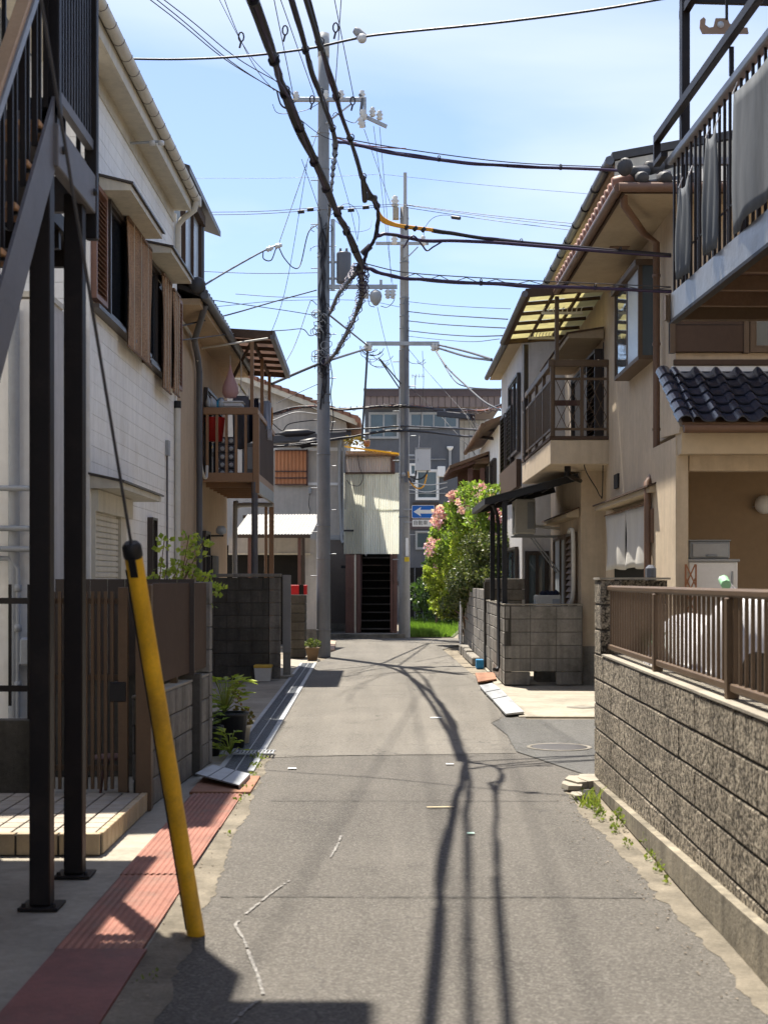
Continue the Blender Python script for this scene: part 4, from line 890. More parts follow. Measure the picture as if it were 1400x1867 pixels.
# curtain over the side door
n_ = thing('door_curtain', 'off-white split cloth curtain hung under a hood on the tan house side', 'curtain', fA.p(2.7, 1.8, .12))
def cloth(fr, root, u0, u1, v0, v1, n, m_, name, amp=.02, wav=3., seed=1, sagv=.0, nu=16, nv=10):
    rd = random.Random(seed); ph = rd.uniform(0, 6); mb = MB(); vs_ = []
    for j in range(nv+1):
        for i in range(nu+1):
            a = i/nu; b = j/nv
            vs_.append(fr.p(u0+(u1-u0)*a+.012*math.sin(b*5+ph)*(1-b), v0+(v1-v0)*b-sagv*4*a*(1-a)*b+.014*math.sin(a*9+ph)*(1-b), n+amp*math.sin(a*math.pi*2*wav+ph+b*.7)*(1.1-b)+.012*math.sin(b*4+a*3)))
    mb.add(vs_, [(j*(nu+1)+i, j*(nu+1)+i+1, (j+1)*(nu+1)+i+1, (j+1)*(nu+1)+i) for j in range(nv) for i in range(nu)], True)
    o = bpy.data.objects.new(name, mb.mesh(name, m_, rootloc(root))); col.objects.link(o); o.parent = root
    md = o.modifiers.new('th', 'SOLIDIFY'); md.thickness = .004; return o
a0, a1 = fA.U(1189, .12), fA.U(1104, .12); am = fA.U(1140, .12)
cloth(fA, n_, a0, am-.02, 1.80, 2.57, .12, m_cloth, 'curtain_panel', .022, 2.2, 3); cloth(fA, n_, am+.03, a1, 1.80, 2.57, .12, m_cloth, 'curtain_panel', .022, 2.0, 5)
tb('curtain_rod', m_wood, n_, [fA.p(a0-.1, 2.575, .12), fA.p(a1+.1, 2.575, .12)], .012, 6)
for u_ in (a0, a1): br('rod_bracket', m_wood, n_, fA.p(u_, 2.575, .12), fA.p(u_, 2.6, .0), .02, .02)
# lamp, cabinet, drawers, post in the porch
t = thing('porch_lamp', 'round white porch lamp on the shaded tan wall', 'lamp', (4.50, 16.98, 2.5))
fP = Fr((3.27, 17.0, 0), (1, 0, 0), (0, -1, 0)); lu, lv = fP.px(1392, 920, .1)
out(MB().lathe(fP.p(lu, lv, 0.0), [(0, 0), (.09, .0), (.09, .03), (.05, .04)], 16, (0, -1, 0)), 'mount', m_white, t)
out(MB().lathe(fP.p(lu, lv, .04), [(.05, 0), (.10, .02), (.115, .07), (.10, .12), (.05, .155), (0, .16)], 18, (0, -1, 0)), 'globe', m_white, t)
out(MB().lathe(fP.p(lu, lv-.03, .06), [(.119, 0), (.121, .0), (.121, .012), (.119, .012)], 18, (0, 0, 1)), 'band', m_steel, t)
t = thing('white_cabinet', 'white storage cabinet standing in the porch behind the fence', 'cabinet', (3.55, 15.5, 0))
bx(WF, 'body', m_white, t, 3.30, 3.83, .0, 1.85, -15.85, -15.46, .01); bx(WF, 'lid', m_pipel, t, 3.29, 3.85, 1.851, 1.88, -15.86, -15.44, .006)
bx(WF, 'door_seam', m_greybeam, t, 3.305, 3.825, 1.2, 1.206, -15.4585, -15.457); bx(WF, 'handle', m_pipel, t, 3.76, 3.78, 1.6, 1.75, -15.46, -15.44, .004)
t = thing('drawer_box', 'translucent grey plastic drawer box on top of the white cabinet', 'drawer box', (3.55, 15.5, 1.88))
m_tray = mat('drawer_plastic', (.25, .27, .29), .3, .1, 3., .03, 40)
bx(WF, 'case', m_tray, t, 3.31, 3.75, 1.882, 2.075, -15.8, -15.48, .012); bx(WF, 'drawer_front', m_pipel, t, 3.34, 3.73, 1.90, 2.05, -15.48, -15.462, .012); bx(WF, 'handle', m_tray, t, 3.49, 3.61, 1.905, 1.93, -15.462, -15.44, .006)
bx(WF, 'top_lid', m_tray, t, 3.30, 3.76, 2.076, 2.09, -15.81, -15.465, .004)
t = thing('lattice_panel', 'rusty brown wire lattice leaning beside the white cabinet', 'lattice', (3.28, 15.3, 0))
m_rw = mat('rusty_wire', (.30, .13, .06), .8, .2)
for k in range(9):
    br('wire', m_rw, t, V((3.20, 15.14, .4+k*.15)), V((3.30, 15.14, .62+k*.15)), .012); br('wire', m_rw, t, V((3.30, 15.135, .4+k*.15)), V((3.20, 15.135, .62+k*.15)), .012)
for x in (3.195, 3.305): br('edge', m_rw, t, V((x, 15.13, .0)), V((x, 15.13, 1.82)), .016)
t = thing('dark_post_box', 'small rounded dark grey mailbox post behind the fence corner', 'mailbox', (2.42, 13.0, 0))
bx(WF, 'body', m_pipeg, t, 2.39, 2.475, 1.3, 1.79, -13.1, -12.95, .03); bx(WF, 'window', m_black, t, 2.405, 2.46, 1.5, 1.68, -12.952, -12.945); bx(WF, 'post', m_pipeg, t, 2.41, 2.455, 0, 1.3, -13.05, -13.0)

# ================================================================ near right upper balcony
t = thing('metal_balcony', 'grey metal balcony with dark baluster railing overhanging at the upper right', 'balcony', (3.3, 10, 3.9))
fN = Fr((2.51, 12.5, 0), (.028, -1, 0), (-1, -.028, 0)); BL = 6.2
m_fas = mat('balcony_fascia', (.30, .30, .30), .3, .12, 1.2, .4, 3., metal=.5, bd=.03)
bx(fN, 'fascia', m_fas, t, 0, BL, 3.93, 4.16, -.04, 0); bx(fN, 'fascia_lip', m_brown, t, .0, BL, 3.90, 3.928, -.06, .008)
bx(WF, 'end_fascia', m_brown2, t, 2.47, 4.8, 3.94, 4.155, -12.6, -12.52)
bx(fN, 'end_cap', m_brown2, t, -.06, -.002, 3.92, 4.16, -.06, .02)
bx(fN, 'deck', m_wood2, t, .0, BL, 4.10, 4.14, -2.3, -.042)
for k in range(9): bx(fN, 'joist', m_wood, t, .35+k*.66, .41+k*.66, 3.98, 4.098, -2.3, -.045)
bx(fN, 'top_rail', m_steel, t, -.05, BL, 5.30, 5.37, -.06, .02, .01)
me = MB().box(-.011, .011, -.010, .010, 0, 1.14).mesh('baluster', m_brown)
for k in range(40): inst(me, 'baluster', t, fN.p(.03+k*.15, 4.16, -.025), (0, 0, yaw(fN)))
bx(fN, 'mid_rod', m_brown, t, 0, BL, 4.44, 4.452, -.03, -.02)
bx(WF, 'end_rail', m_steel, t, 2.55, 4.8, 5.30, 5.36, -12.56, -12.5)
for k in range(16): bx(WF, 'baluster', m_brown, t, 2.62+k*.13, 2.655+k*.13, 4.16, 5.3, -12.545, -12.52)
# laundry-pole post and arm
bx(fN, 'post', m_brown, t, .10, .21, 5.37, 8.2, -.12, -.05, .006); bx(fN, 'arm_rail', m_brown, t, -.30, BL, 5.56, 5.64, .03, .09, .006)
bx(fN, 'arm_end', m_brown, t, -.30, -.26, 5.36, 5.56, .03, .09); bx(fN, 'arm_foot', m_brown, t, -.26, .02, 5.36, 5.40, .03, .09)
for k in (.5, 2.0, 3.5): bx(fN, 'stay', m_brown, t, k, k+.03, 5.36, 5.57, .0, .03)
bx(fN, 'roof_beam', m_brown, t, .05, BL, 6.55, 6.62, -.12, -.06)
br('cross_beam', m_brown, t, fN.p(.3, 6.62, -.1), fN.p(.9, 6.35, -1.6), .05, .06)
q = [P(x, y, 11.6) for x, y in ((1276, 36), (1282, 31), (1286, 35), (1285, 45), (1292, 50), (1300, 49), (1304, 33), (1326, 33), (1329, 42), (1336, 47), (1345, 50), (1362, 50), (1364, 61), (1280, 61), (1275, 50))]
hk = thing('laundry_hanger_arm', 'tan metal laundry pole holder hanging from the upper right balcony', 'pole holder', P(1320, 61, 11.6))
o = out(MB().prism(q, (0, .015, 0)), 'plate', mat('tan_metal', (.30, .21, .14), .5, .1), hk)
out(MB().lathe(P(1313, 45, 11.597), [(0, 0), (.028, 0), (.028, .004), (0, .004)], 14, (0, -1, 0)), 'hole_ring', m_glassf, hk); br('hanger', m_brown, hk, P(1324, 36, 11.6), P(1324, -10, 11.6), .02)
# dark mesh tarps tied behind the railing
m_mesh = sheet('grey_mesh', (.115, .125, .135), .2, .8, .35)
for k, (u0, u1, v1, sd_) in enumerate(((.42, .80, 4.98, 3), (1.32, 1.66, 5.12, 4), (2.1, 3.6, 5.2, 5))):
    s_ = thing('mesh_tarp', ('narrow grey mesh tarp nearest the balcony corner', 'middle strip of grey mesh tarp tied to the balcony bars', 'wide grey mesh tarp at the right edge of the balcony bars')[k], 'tarp', fN.p(u0, 4.2, -.1), 'mesh tarps tied to the balcony railing')
    cloth(fN, s_, u0, u1, 4.18, v1, .035, m_mesh, 'mesh', .02, 2.3, sd_, .05); 
    for e in (u0+.02, u1-.02): tb('tie', m_white, s_, [fN.p(e, v1-.01, .035), fN.p(e, v1+.08, .0)], .005, 5)
t = thing('corner_house_wall', 'plain tan house wall carrying the metal balcony, outside the frame', 'house', (4.9, 9, 0))
out(MB().box(4.82, 8.5, -8, 12.5, 0, 6.5), 'wall', m_tan, t); out(MB().box(4.6, 8.7, -8.2, 12.6, 6.51, 6.65), 'roof', m_tilek, t)

# ================================================================ right: second house with stucco balcony
t = thing('brown_balcony_house', 'tan house on the right with stucco balcony and yellow translucent canopy', 'house', (4.5, 24, 0)); R2 = t
out(MB().hexa([V(q) for q in ((xw(21.3), 21.3, 3.38), (8.5, 21.3, 3.38), (8.5, 26.4, 3.38), (xw(26.4), 26.4, 3.38), (xw(21.3), 21.3, 6.9), (8.5, 21.3, 6.9), (8.5, 26.4, 6.9), (xw(26.4), 26.4, 6.9))]), 'upper_wall', m_tan, t)
fD = Fr((3.08, 22.3, 0), (SL, 1, 0), (-1, SL, 0))
out(MB().box(3.08, 8.5, 22.3, 26.4, 0, 3.38), 'lower_wall', m_tan, t)
out(MB().box(3.066, 3.5, 22.285, 22.6, 0, .62), 'plinth', m_concd, t)
out(MB().box(3.6, 8.5, 18.4, 21.28, 6.1, 6.95), 'gable_wall', m_cream, t)
out(MB().hexa([V(q) for q in ((2.9, 18.15, 7.0), (7, 18.15, 7.75), (7, 26.6, 7.75), (2.95, 26.6, 7.0), (2.9, 18.15, 7.10), (7, 18.15, 7.85), (7, 26.6, 7.85), (2.95, 26.6, 7.1))]), 'roof', m_tilek, t)
out(MB().box(2.93, 4.2, 18.2, 26.55, 6.93, 6.97), 'soffit', m_soffit, t)
out(MB().prism([V((2.94, 18.17, 6.74)), V((5.2, 18.17, 6.74)), V((5.2, 18.17, 7.40)), V((2.94, 18.17, 6.99))], (0, .06, 0)), 'gable_board', m_cream, t)
bx(WF, 'soffit_vent', m_bronze, t, 3.0, 3.12, 6.922, 6.929, -19.2, -19.0)
tb('gutter', m_pipeg, t, [V((2.86, 18.1, 6.98)), V((2.9, 26.6, 6.98))], .06, 8)
for i in range(9): tb('gutter_bracket', m_black, t, [V((2.86+.004*i, 18.4+i*.98, 6.97)), V((2.86+.004*i, 18.43+i*.98, 6.97))], .067, 8)
# balcony
BX, BY0, BY1 = 2.447, 21.0, 25.3
out(MB().box(BX, xw(21)+.3, BY0, BY1, 3.36, 3.72, .01), 'balcony_slab', m_tan, t)
bx(WF, 'balcony_cap', m_brown3, t, BX-.012, xw(21), 3.722, 3.775, -BY1, -BY0+.012, .006)
fE = Fr((BX, BY0, 0), (0, 1, 0), (-1, 0, 0)); fF = Fr((BX, BY0, 0), (1, 0, 0), (0, -1, 0)); LB = BY1-BY0; WB = xw(21)-BX
for fr, L_ in ((fE, LB), (fF, WB)):
    bx(fr, 'balcony_rail', m_brown2, t, -.035 if fr is fE else -.03, L_, 4.80, 4.90, -.06, .012, .008)
    bx(fr, 'lower_rail', m_brown2, t, .03, L_, 4.60, 4.635, -.035, -.005); bx(fr, 'lower_rail', m_brown2, t, .03, L_, 3.86, 3.895, -.035, -.005)
for k in range(5): bx(fE, 'balcony_post', m_brown2, t, k*LB/4-.03, k*LB/4+.03, 3.775, 4.80, -.05, .0, .004)
me = MB().box(-.012, .012, -.010, .010, 0, .72).mesh('balcony_bar', m_brown2)
for k in range(34): inst(me, 'balcony_bar', t, fE.p(.1+k*.125, 3.89, -.02), (0, 0, R(90)))
for k in (0.0, .42, WB-.05): bx(fF, 'balcony_post', m_brown2, t, k+.02, k+.07, 3.775, 4.80, -.05, -.002, .004)
for k in range(5):
    a = .08+k*.165
    br('lattice', m_brown2, t, fF.p(a, 3.88, -.018), fF.p(a+.17, 4.24, -.018), .010, .010); br('lattice', m_brown2, t, fF.p(a+.17, 3.88, -.024), fF.p(a, 4.24, -.024), .010, .010)
    br('lattice', m_brown2, t, fF.p(a, 4.24, -.018), fF.p(a+.17, 4.61, -.018), .010, .010); br('lattice', m_brown2, t, fF.p(a+.17, 4.24, -.024), fF.p(a, 4.61, -.024), .010, .010)
bx(fF, 'wooden_bar', m_wood2, t, .08, .5, 4.28, 4.36, -.5, -.46)
out(MB().lathe(V((2.75, 21.4, 3.22)), [(.05, 0), (.05, .14)], 10), 'balcony_drain', m_brown, t)
tb('drain_elbow', m_brown, t, [V((2.75, 21.4, 3.25)), V((2.85, 21.6, 3.2)), V((3.05, 22.2, 3.2))], .035, 8)
# canopy
CXL, CXR = 2.116, 2.94
cz = lambda x, y: 5.88-.02*(y-21)+.08*(x-CXL)
mf = lambda name, a, b, w=.05, h=.06: br(name, m_brown3, t, V((a[0], a[1], cz(*a))), V((b[0], b[1], cz(*b))), w, h)
mf('canopy_beam', (CXL, 21), (CXR+.35, 21), .06, .12); mf('canopy_beam', (CXL, 24.8), (CXR+.3, 24.8), .05, .1); mf('canopy_beam', (CXL, 20.97), (CXL, 24.83), .07, .12)
for k in range(1, 5): mf('canopy_purlin', (CXL, 21+k*.76), (CXR+.35, 21+k*.76), .04, .05)
for k in (1, 2): mf('canopy_rafter', (CXL+k*.4, 21), (CXL+k*.4, 24.8), .035, .05)
for i in range(5):
    for j in range(3):
        x0, x1 = CXL+.03+j*.4, CXL+.01+(j+1)*.4; y0, y1 = 21.03+i*.76, 20.99+(i+1)*.76
        out(MB().hexa([V((x, y, cz(x, y)+dz)) for dz in (.032, .037) for x, y in ((x0, y0), (x1, y0), (x1, y1), (x0, y1))]), 'canopy_pane', m_poly, t)
tb('canopy_gutter', m_greybeam, t, [V((CXL-.05, 20.95, 5.86)), V((CXL-.05, 24.9, 5.8))], .05, 8)
bx(WF, 'canopy_post', m_brown2, t, 2.52, 2.58, 4.9, 5.84, -21.1, -21.04); bx(WF, 'canopy_post', m_bronze, t, 2.42, 2.5, 3.7, 5.74, -24.8, -24.72)
# laundry hook bars
for k, (x0, x1, Y_, z) in enumerate(((2.36, 2.98, 21.4, 5.66), (2.38, 2.85, 23.6, 5.66))):
    hkk = thing('hook_bar', ('nearer cream laundry hook bar under the yellow canopy', 'farther cream laundry hook bar under the yellow canopy')[k], 'hook bar', (x0, Y_, z), 'laundry hook bars')
    br('bar', m_pvc, hkk, V((x0, Y_, z)), V((x1, Y_, z)), .02, .04)
    for i in range(9): x = x0+.03+i*(x1-x0-.06)/8; tb('hook', m_pvc, hkk, [V((x, Y_, z)), V((x+.01, Y_, z+.07)), V((x+.03, Y_, z+.09))], .008, 5)
# upper window with hood and louvre shutter behind the balcony
hood(fA, t, 21.35-16, 25.2-16, 5.28, 5.42, .55, m_soffit, m_brown3)
window(fA, t, 22.6-16, 24.9-16, 3.75, 5.15, m_bronze, m_glassd, .01, 2); louver(fA, t, 21.55-16, 22.5-16, 3.8, 5.15, m_bronze, m_brown2, .01, .075, d=.12)
tb('cable_drop', m_wire, t, smooth([fA.p(5.6, 3.7, .3), fA.p(5.0, 3.3, .35), fA.p(4.9, 3.0, .2), fA.p(5.15, 2.9, .1), fA.p(5.2, 3.1, .06), fA.p(5.25, 5.2, .04)]), .008, 5)
# ground floor
hood(fD, t, .1, 3.6, 2.64, 2.78, .22, m_soffit, m_brown3)
louver(fD, t, .42, 1.5, .9, 2.42, m_brown2, mat('shutter_slat_tan', (.26, .18, .13), .6, .1), .01, .10, d=.06); window(fD, t, 1.55, 3.3, .9, 2.42, m_brown2, m_glassf, .01, 2)
tb('hose', m_pvc, t, smooth([fD.p(.72, 2.43, .10), fD.p(.35, 2.45, .12), fD.p(.22, 2.35, .10), fD.p(.22, 1.5, .10), fD.p(.28, 1.25, .14), fD.p(.6, 1.0, .18), fD.p(.9, .8, .2)]), .035, 8)
# ---------------------------------------------------------------- block walls beside it
t = thing('grey_block_wall', 'grey concrete block wall facing the road beside the driveway', 'wall', (2.4, 22.1, 0))
f1 = Fr((1.865, 22.1, 0), (1, 0, 0), (0, -1, 0)); f2 = Fr((1.86, 22.1, 0), (.012, 1, 0), (-1, .012, 0))
blockwall(t, f1, 1.215, .03, 6, m_blockl, .12, .4, .205, 'block', 'g', skip=lambda u, r: r == 0 and .3 < u < .7, mort=m_mortarl, half=False, vg=.006)
blockwall(t, f2, 4.6, .03, 6, m_blockl, .12, .4, .205, 'block', 'gs', half=False)
bx(f1, 'cap', m_conc, t, -.008, 1.215, 1.262, 1.285, -.125, .006); bx(f2, 'cap', m_conc, t, .13, 4.6, 1.262, 1.284, -.125, .006)
t = thing('far_block_wall', 'long weathered block wall with grid joints beneath the flowering bush', 'wall', (1.95, 33, 0))
f3 = Fr((1.90, 26.9, 0), (.012, 1, 0), (-1, .012, 0)); blockwall(t, f3, 12.6, .05, 7, m_blockl, .12, .4, .205, 'block', 'far', half=False)
f4 = Fr((1.9, 26.9, 0), (1, 0, 0), (0, -1, 0)); blockwall(t, f4, 1.7, .05, 8, m_blockm, .12, .4, .205, 'block', 'back', half=False)
bx(f3, 'end_post', m_blockd, t, -.1, .08, 0, 1.62, -.16, .02)
for k, (y0, y1, h, w_) in enumerate(((27.6, 29.6, .16, .17), (29.65, 30.5, .2, .15), (30.6, 31.2, .22, .15), (31.6, 32.4, .2, .2))):
    out(MB().box(1.70-.0*k, 1.70+w_, y0, y1, 0, h, .02), 'kerb_block', m_concd, None, ('longest mossy kerb block at the foot of the far block wall', 'second mossy kerb block along the far block wall', 'short third kerb block along the far block wall', 'low flat kerb block at the end of the far block wall')[k], 'kerb block', 'kerb blocks under the far wall')
out(MB().box(1.72, 1.86, 26.6, 26.85, 0, .17, .01), 'blue_bracket', mat('blue_metal', (.02, .22, .45), .5, .1), None, 'small blue metal guard at the foot of the block wall', 'guard')
tb('white_stake', m_white, None, [V((1.84, 34.2, 0)), V((1.85, 34.2, 1.4))], .035, 8, label='thin white post at the end of the far block wall', cat='post')
# black carport
t = thing('black_canopy', 'black metal lean-to canopy on thin posts beside the block wall', 'canopy', (2.0, 24, 0))
cq = lambda x: 2.89+(x-1.62)*.27
for y in (22.45, 25.6): br('beam', m_black, t, V((1.62, y, cq(1.62))), V((3.06, y, cq(3.06))), .06, .11)
br('front_beam', m_black, t, V((1.62, 22.4, cq(1.62))), V((1.62, 25.65, cq(1.62))), .08, .10)
for k in range(1, 5): br('purlin', m_black, t, V((1.62+k*.3, 22.45, cq(1.62+k*.3)+.02)), V((1.62+k*.3, 25.6, cq(1.62+k*.3)+.02)), .03, .04)
for k in range(4): out(MB().hexa([V((x, y, cq(x)+dz)) for dz in (.06, .066) for x, y in ((1.6, 22.4+k*.8), (3.06, 22.4+k*.8), (3.06, 23.19+k*.8), (1.6, 23.19+k*.8))]), 'roof_sheet', mat('smoked_sheet', (.10, .095, .09), .3, .1), t)
for y, x in ((22.5, 1.90), (25.4, 1.93)): bx(WF, 'post', m_black, t, x-.04, x+.04, 1.285, cq(1.9)-.05, -y-.04, -y+.04)
tb('downpipe', m_black, t, [V((1.72, 22.6, cq(1.7)-.05)), V((1.80, 22.75, 2.7)), V((1.825, 22.75, 2.5)), V((1.825, 22.75, .28)), V((1.79, 22.65, .22)), V((1.74, 22.6, .24))], .03, 8)
# air conditioners
def aircon(label, x0, x1, y0, y1, z0, z1, grp=None):
    a = thing('air_conditioner', label, 'air conditioner', ((x0+x1)/2, (y0+y1)/2, z0), grp)
    bx(WF, 'case', m_pvc, a, x0, x1, z0, z1, -y1, -y0, .015)
    out(MB().lathe(V((x0-.004, (y0+y1)/2+.05, (z0+z1)/2)), [(0, .004), (.19, .004), (.2, 0)], 20, (-1, 0, 0)), 'fan_grille', m_pipel, a)
    bx(WF, 'side_cover', m_pipel, a, x1-.14, x1-.02, z0+.08, z1-.06, -y0-.002, -y0+.02, .004)
    for k in (0, 1): bx(WF, 'foot', m_pipel, a, x0+.03, x1-.03, z0-.035, z0-.002, -y0-.12-.4*k, -y0-.06-.4*k)
    return a
a = aircon('cream air conditioner on a wall bracket under the black canopy', 2.28, 2.62, 24.7, 25.45, 2.46, 3.06, 'outdoor air conditioners')
for y in (24.85, 25.3): br('bracket', m_pipel, a, V((2.25, y, 2.42)), V((3.08, y, 2.42)), .04, .03); br('bracket_strut', m_pipel, a, V((2.6, y, 2.4)), V((3.08, y, 1.75)), .05, .02)
br('pipe_cover', m_pvc, a, V((2.62, 24.9, 2.6)), V((3.06, 24.9, 2.55)), .06, .05)
a = aircon('small cream air conditioner unit peeking over the grey block wall', 2.46, 2.85, 23.0, 23.5, .9, 1.41, 'outdoor air conditioners')
bx(WF, 'stand', m_concd, a, 2.46, 2.86, 0, .86, -23.5, -23.0)
tp = thing('dark_cloth_bundle', 'small dark blue cloth bundle lying on the air conditioner', 'bundle', (2.7, 23.2, 1.41)); mb = MB()
for k in range(4): mb.lathe(V((2.58+k*.07, 23.15+.03*(k % 2), 1.41)), [(.05, 0), (.06, .03), (.04, .06), (0, .07+.02*(k % 2))], 9)
out(mb, 'cloth', mat('navy_cloth', (.02, .025, .05), .9, .2), tp)
# ================================================================ R3 grey-white house, further back
t = thing('grey_shutter_house', 'grey-white two-storey house with brown louvre shutters behind the balcony', 'house', (4, 29, 0))
fG = Fr((2.6, 26.9, 0), (0, 1, 0), (-1, 0, 0))
out(MB().box(2.6, 8.5, 26.9, 31.6, 0, 6.15), 'wall', m_greywall, t)
out(MB().hexa([V(q) for q in ((2.35, 26.5, 6.2), (6, 26.5, 7.3), (6, 32, 7.3), (2.35, 32, 6.2), (2.35, 26.5, 6.28), (6, 26.5, 7.38), (6, 32, 7.38), (2.35, 32, 6.28))]), 'roof', m_tilek, t)
out(MB().box(2.37, 2.62, 26.5, 32, 6.14, 6.17), 'soffit', m_soffit, t); tb('gutter', m_pipeg, t, [V((2.31, 26.5, 6.2)), V((2.31, 32.05, 6.2))], .06, 8)
louver(fG, t, fG.U(935, .03), fG.U(927, .03), 3.6, 5.15, m_bronze, m_bronze, .01, .08, d=.08); louver(fG, t, fG.U(924, .03), fG.U(916, .03), 3.6, 5.15, m_bronze, m_bronze, .01, .08, d=.08)
window(fG, t, fG.U(927, .03), fG.U(924, .03), 3.6, 5.1, m_bronze, m_glassd, .01, 1)
bx(fG, 'window_railing', m_brown3, t, .1, fG.U(916, .03), 3.42, 3.95, .01, .10); window(fG, t, .2, 2.2, 4.1, 5.6, m_bronze, m_glassd, .01, 2)
window(fG, t, .6, 3.4, .9, 2.3, m_bronze, m_glassb, .01, 3)
fG2 = Fr((2.6, 26.9, 0), (1, 0, 0), (0, -1, 0)); window(fG2, t, .05, .5, .95, 2.2, m_bronze, m_glassb, .01, 2); bx(fG2, 'post', m_beige, t, .55, .68, 0, 2.4, .02, .14)
# R4 and the shed roof
t = thing('white_rear_house', 'small white house with brown eaves behind the flowering bush', 'house', (4, 37, 0))
fH = Fr((2.62, 32.6, 0), (0, 1, 0), (-1, 0, 0)); out(MB().box(2.62, 7, 32.6, 39.0, 0, 5.2), 'wall', m_siding, t)
out(MB().hexa([V(q) for q in ((2.28, 32.3, 5.15), (5, 32.3, 6.2), (5, 39.3, 6.2), (2.28, 39.3, 5.15), (2.28, 32.3, 5.24), (5, 32.3, 6.3), (5, 39.3, 6.3), (2.28, 39.3, 5.24))]), 'roof', m_wood, t); tb('gutter', m_wood, t, [V((2.24, 32.3, 5.16)), V((2.24, 39.3, 5.16))], .06, 8)
window(fH, t, .6, 1.8, 3.2, 4.5, m_bronze, m_glassd, .01, 2); window(fH, t, 3.0, 4.6, 3.2, 4.5, m_bronze, m_glassd, .01, 2); hood(fH, t, 2.8, 4.9, 4.55, 4.68, .35, m_wood, m_wood); tb('downpipe', m_pipel, t, [fH.p(6.3, 5.0, .1), fH.p(6.3, 3.0, .1)], .05, 8)
t = thing('brown_shed_roof', 'brown wooden lean-to roof on posts above the flowering bush', 'shed', (2.0, 36.5, 0))
out(MB().hexa([V(q) for q in ((1.62, 35.4, 4.42), (2.6, 35.4, 4.78), (2.6, 38.6, 4.78), (1.62, 38.6, 4.42), (1.62, 35.4, 4.50), (2.6, 35.4, 4.86), (2.6, 38.6, 4.86), (1.62, 38.6, 4.50))]), 'roof', m_wood, t)
for k in range(6): br('rafter', m_wood2, t, V((1.6, 35.5+k*.6, 4.36)), V((2.6, 35.5+k*.6, 4.72)), .06, .08)
for x, y in ((2.15, 35.6), (2.45, 35.6), (2.15, 38.4)): bx(WF, 'post', m_wood2, t, x-.06, x+.06, 0, 4.45, -y-.06, -y+.06)
bx(WF, 'back_wall', m_wood2, t, 1.9, 2.58, 2.2, 4.5, -36.9, -36.8)
# ================================================================ left: tan house with brown balcony
t = thing('tan_left_house', 'tan house on the left with brown laundry balcony and dark tiled eave', 'house', (-3.4, 24, 0)); L2 = t
f2L = Fr((-3.13, 20.2, 0), (0, 1, 0), (1, 0, 0))
out(MB().box(-8, -3.13, 20.2, 28.5, 0, 5.75), 'wall', m_tan2, t)
def slab(name, m_, pts, th, par): return out(MB().hexa([V(p) for p in pts]+[V(p)+V((0, 0, th)) for p in pts]), name, m_, par)
slab('eave_roof', m_tilek, ((-2.66, 20.9, 5.80), (-2.66, 28.6, 5.80), (-5.5, 28.6, 6.9), (-5.5, 20.9, 6.9)), .07, t)
out(MB().box(-3.2, -2.70, 20.95, 28.5, 5.70, 5.79), 'eave_soffit', m_tan2, t)
tb('eave_gutter', m_pipeg, t, [V((-2.62, 20.85, 5.82)), V((-2.62, 28.6, 5.82))], .06, 8)
met2 = MB().lathe(V((0, 0, 0)), [(0, 0), (.07, 0), (.08, .02), (.078, .22), (.05, .24)], 8, (-1, 0, .35)).mesh('eave_tile', m_tilek)
for i in range(28): inst(met2, 'eave_tile', t, (-2.64, 21.0+i*.27, 5.9))
out(MB().lathe(V((-2.72, 20.85, 5.95)), [(0, 0), (.11, 0), (.13, .05), (.10, .12), (0, .13)], 10, (0, -1, .1)), 'ridge_end_tile', m_tilek, t)
# upper bay
out(MB().box(-6, -3.2, 20.3, 23.6, 5.85, 7.42), 'upper_wall', m_tan2, t)
fU = Fr((-3.2, 20.35, 0), (0, 1, 0), (1, 0, 0)); fUn = Fr((-3.2, 20.3, 0), (1, 0, 0), (0, -1, 0))
o = bx(fU, 'bay_window', m_brown3, t, .1, 2.0, 6.0, 6.1, 0, .36); bx(fU, 'bay_head', m_brown3, o, .05, 2.05, 7.2, 7.36, 0, .40)
for u_ in (.12, 1.0, 1.92): bx(fU, 'bay_stile', m_brown3, o, u_, u_+.07, 6.1, 7.2, .28, .35)
for u_ in (.2, 1.08): bx(fU, 'pane', m_glassf, o, u_, u_+.8, 6.1, 7.2, .30, .31)
bx(Fr((-3.2, 20.47, 0), (1, 0, 0), (0, -1, 0)), 'side_pane', m_glassf, o, .02, .28, 6.1, 7.2, -.005, .005)
slab('upper_roof', m_bronze, ((-2.72, 20.0, 7.38), (-2.72, 23.8, 7.38), (-5, 23.8, 8.2), (-5, 20.0, 8.2)), .09, t)
tb('bay_downpipe', m_pipeg, t, [V((-2.86, 22.5, 7.35)), V((-2.86, 22.5, 5.9))], .03, 8)
# pipes on the wall
tb('downpipe', m_pipeg, t, [V((-2.66, 21.3, 5.78)), V((-2.75, 21.5, 5.6)), V((-3.0, 22.6, 5.45)), V((-3.05, 23.4, 5.3)), V((-3.05, 23.6, 5.1)), V((-3.05, 23.6, .1))], .05, 10)
tb('drain_hose', m_pvc, t, smooth([f2L.p(.2, 5.6, .05), f2L.p(2.4, 5.55, .06), f2L.p(3.3, 5.2, .08), f2L.p(3.5, 4.8, .08), f2L.p(3.55, 3.7, .08), f2L.p(3.75, 3.42, .1), f2L.p(4.0, 3.4, .12), f2L.p(4.1, 3.6, .12)]), .026, 8)
window(f2L, t, 4.55, 6.0, 3.4, 5.0, m_bronze, m_glassd, .01, 2); louver(f2L, t, 6.1, 7.0, 3.5, 5.0, m_bronze, m_bronze, .01, .08)
window(f2L, t, 4.2, 4.9, .9, 2.5, m_bronze, m_glassd, .02, 1, bars=3); bx(f2L, 'door', m_brown, t, 5.6, 6.6, .05, 2.1, .0, .03); bx(f2L, 'door_handle', m_steel, t, 5.7, 5.74, 1.0, 1.2, .03, .06)
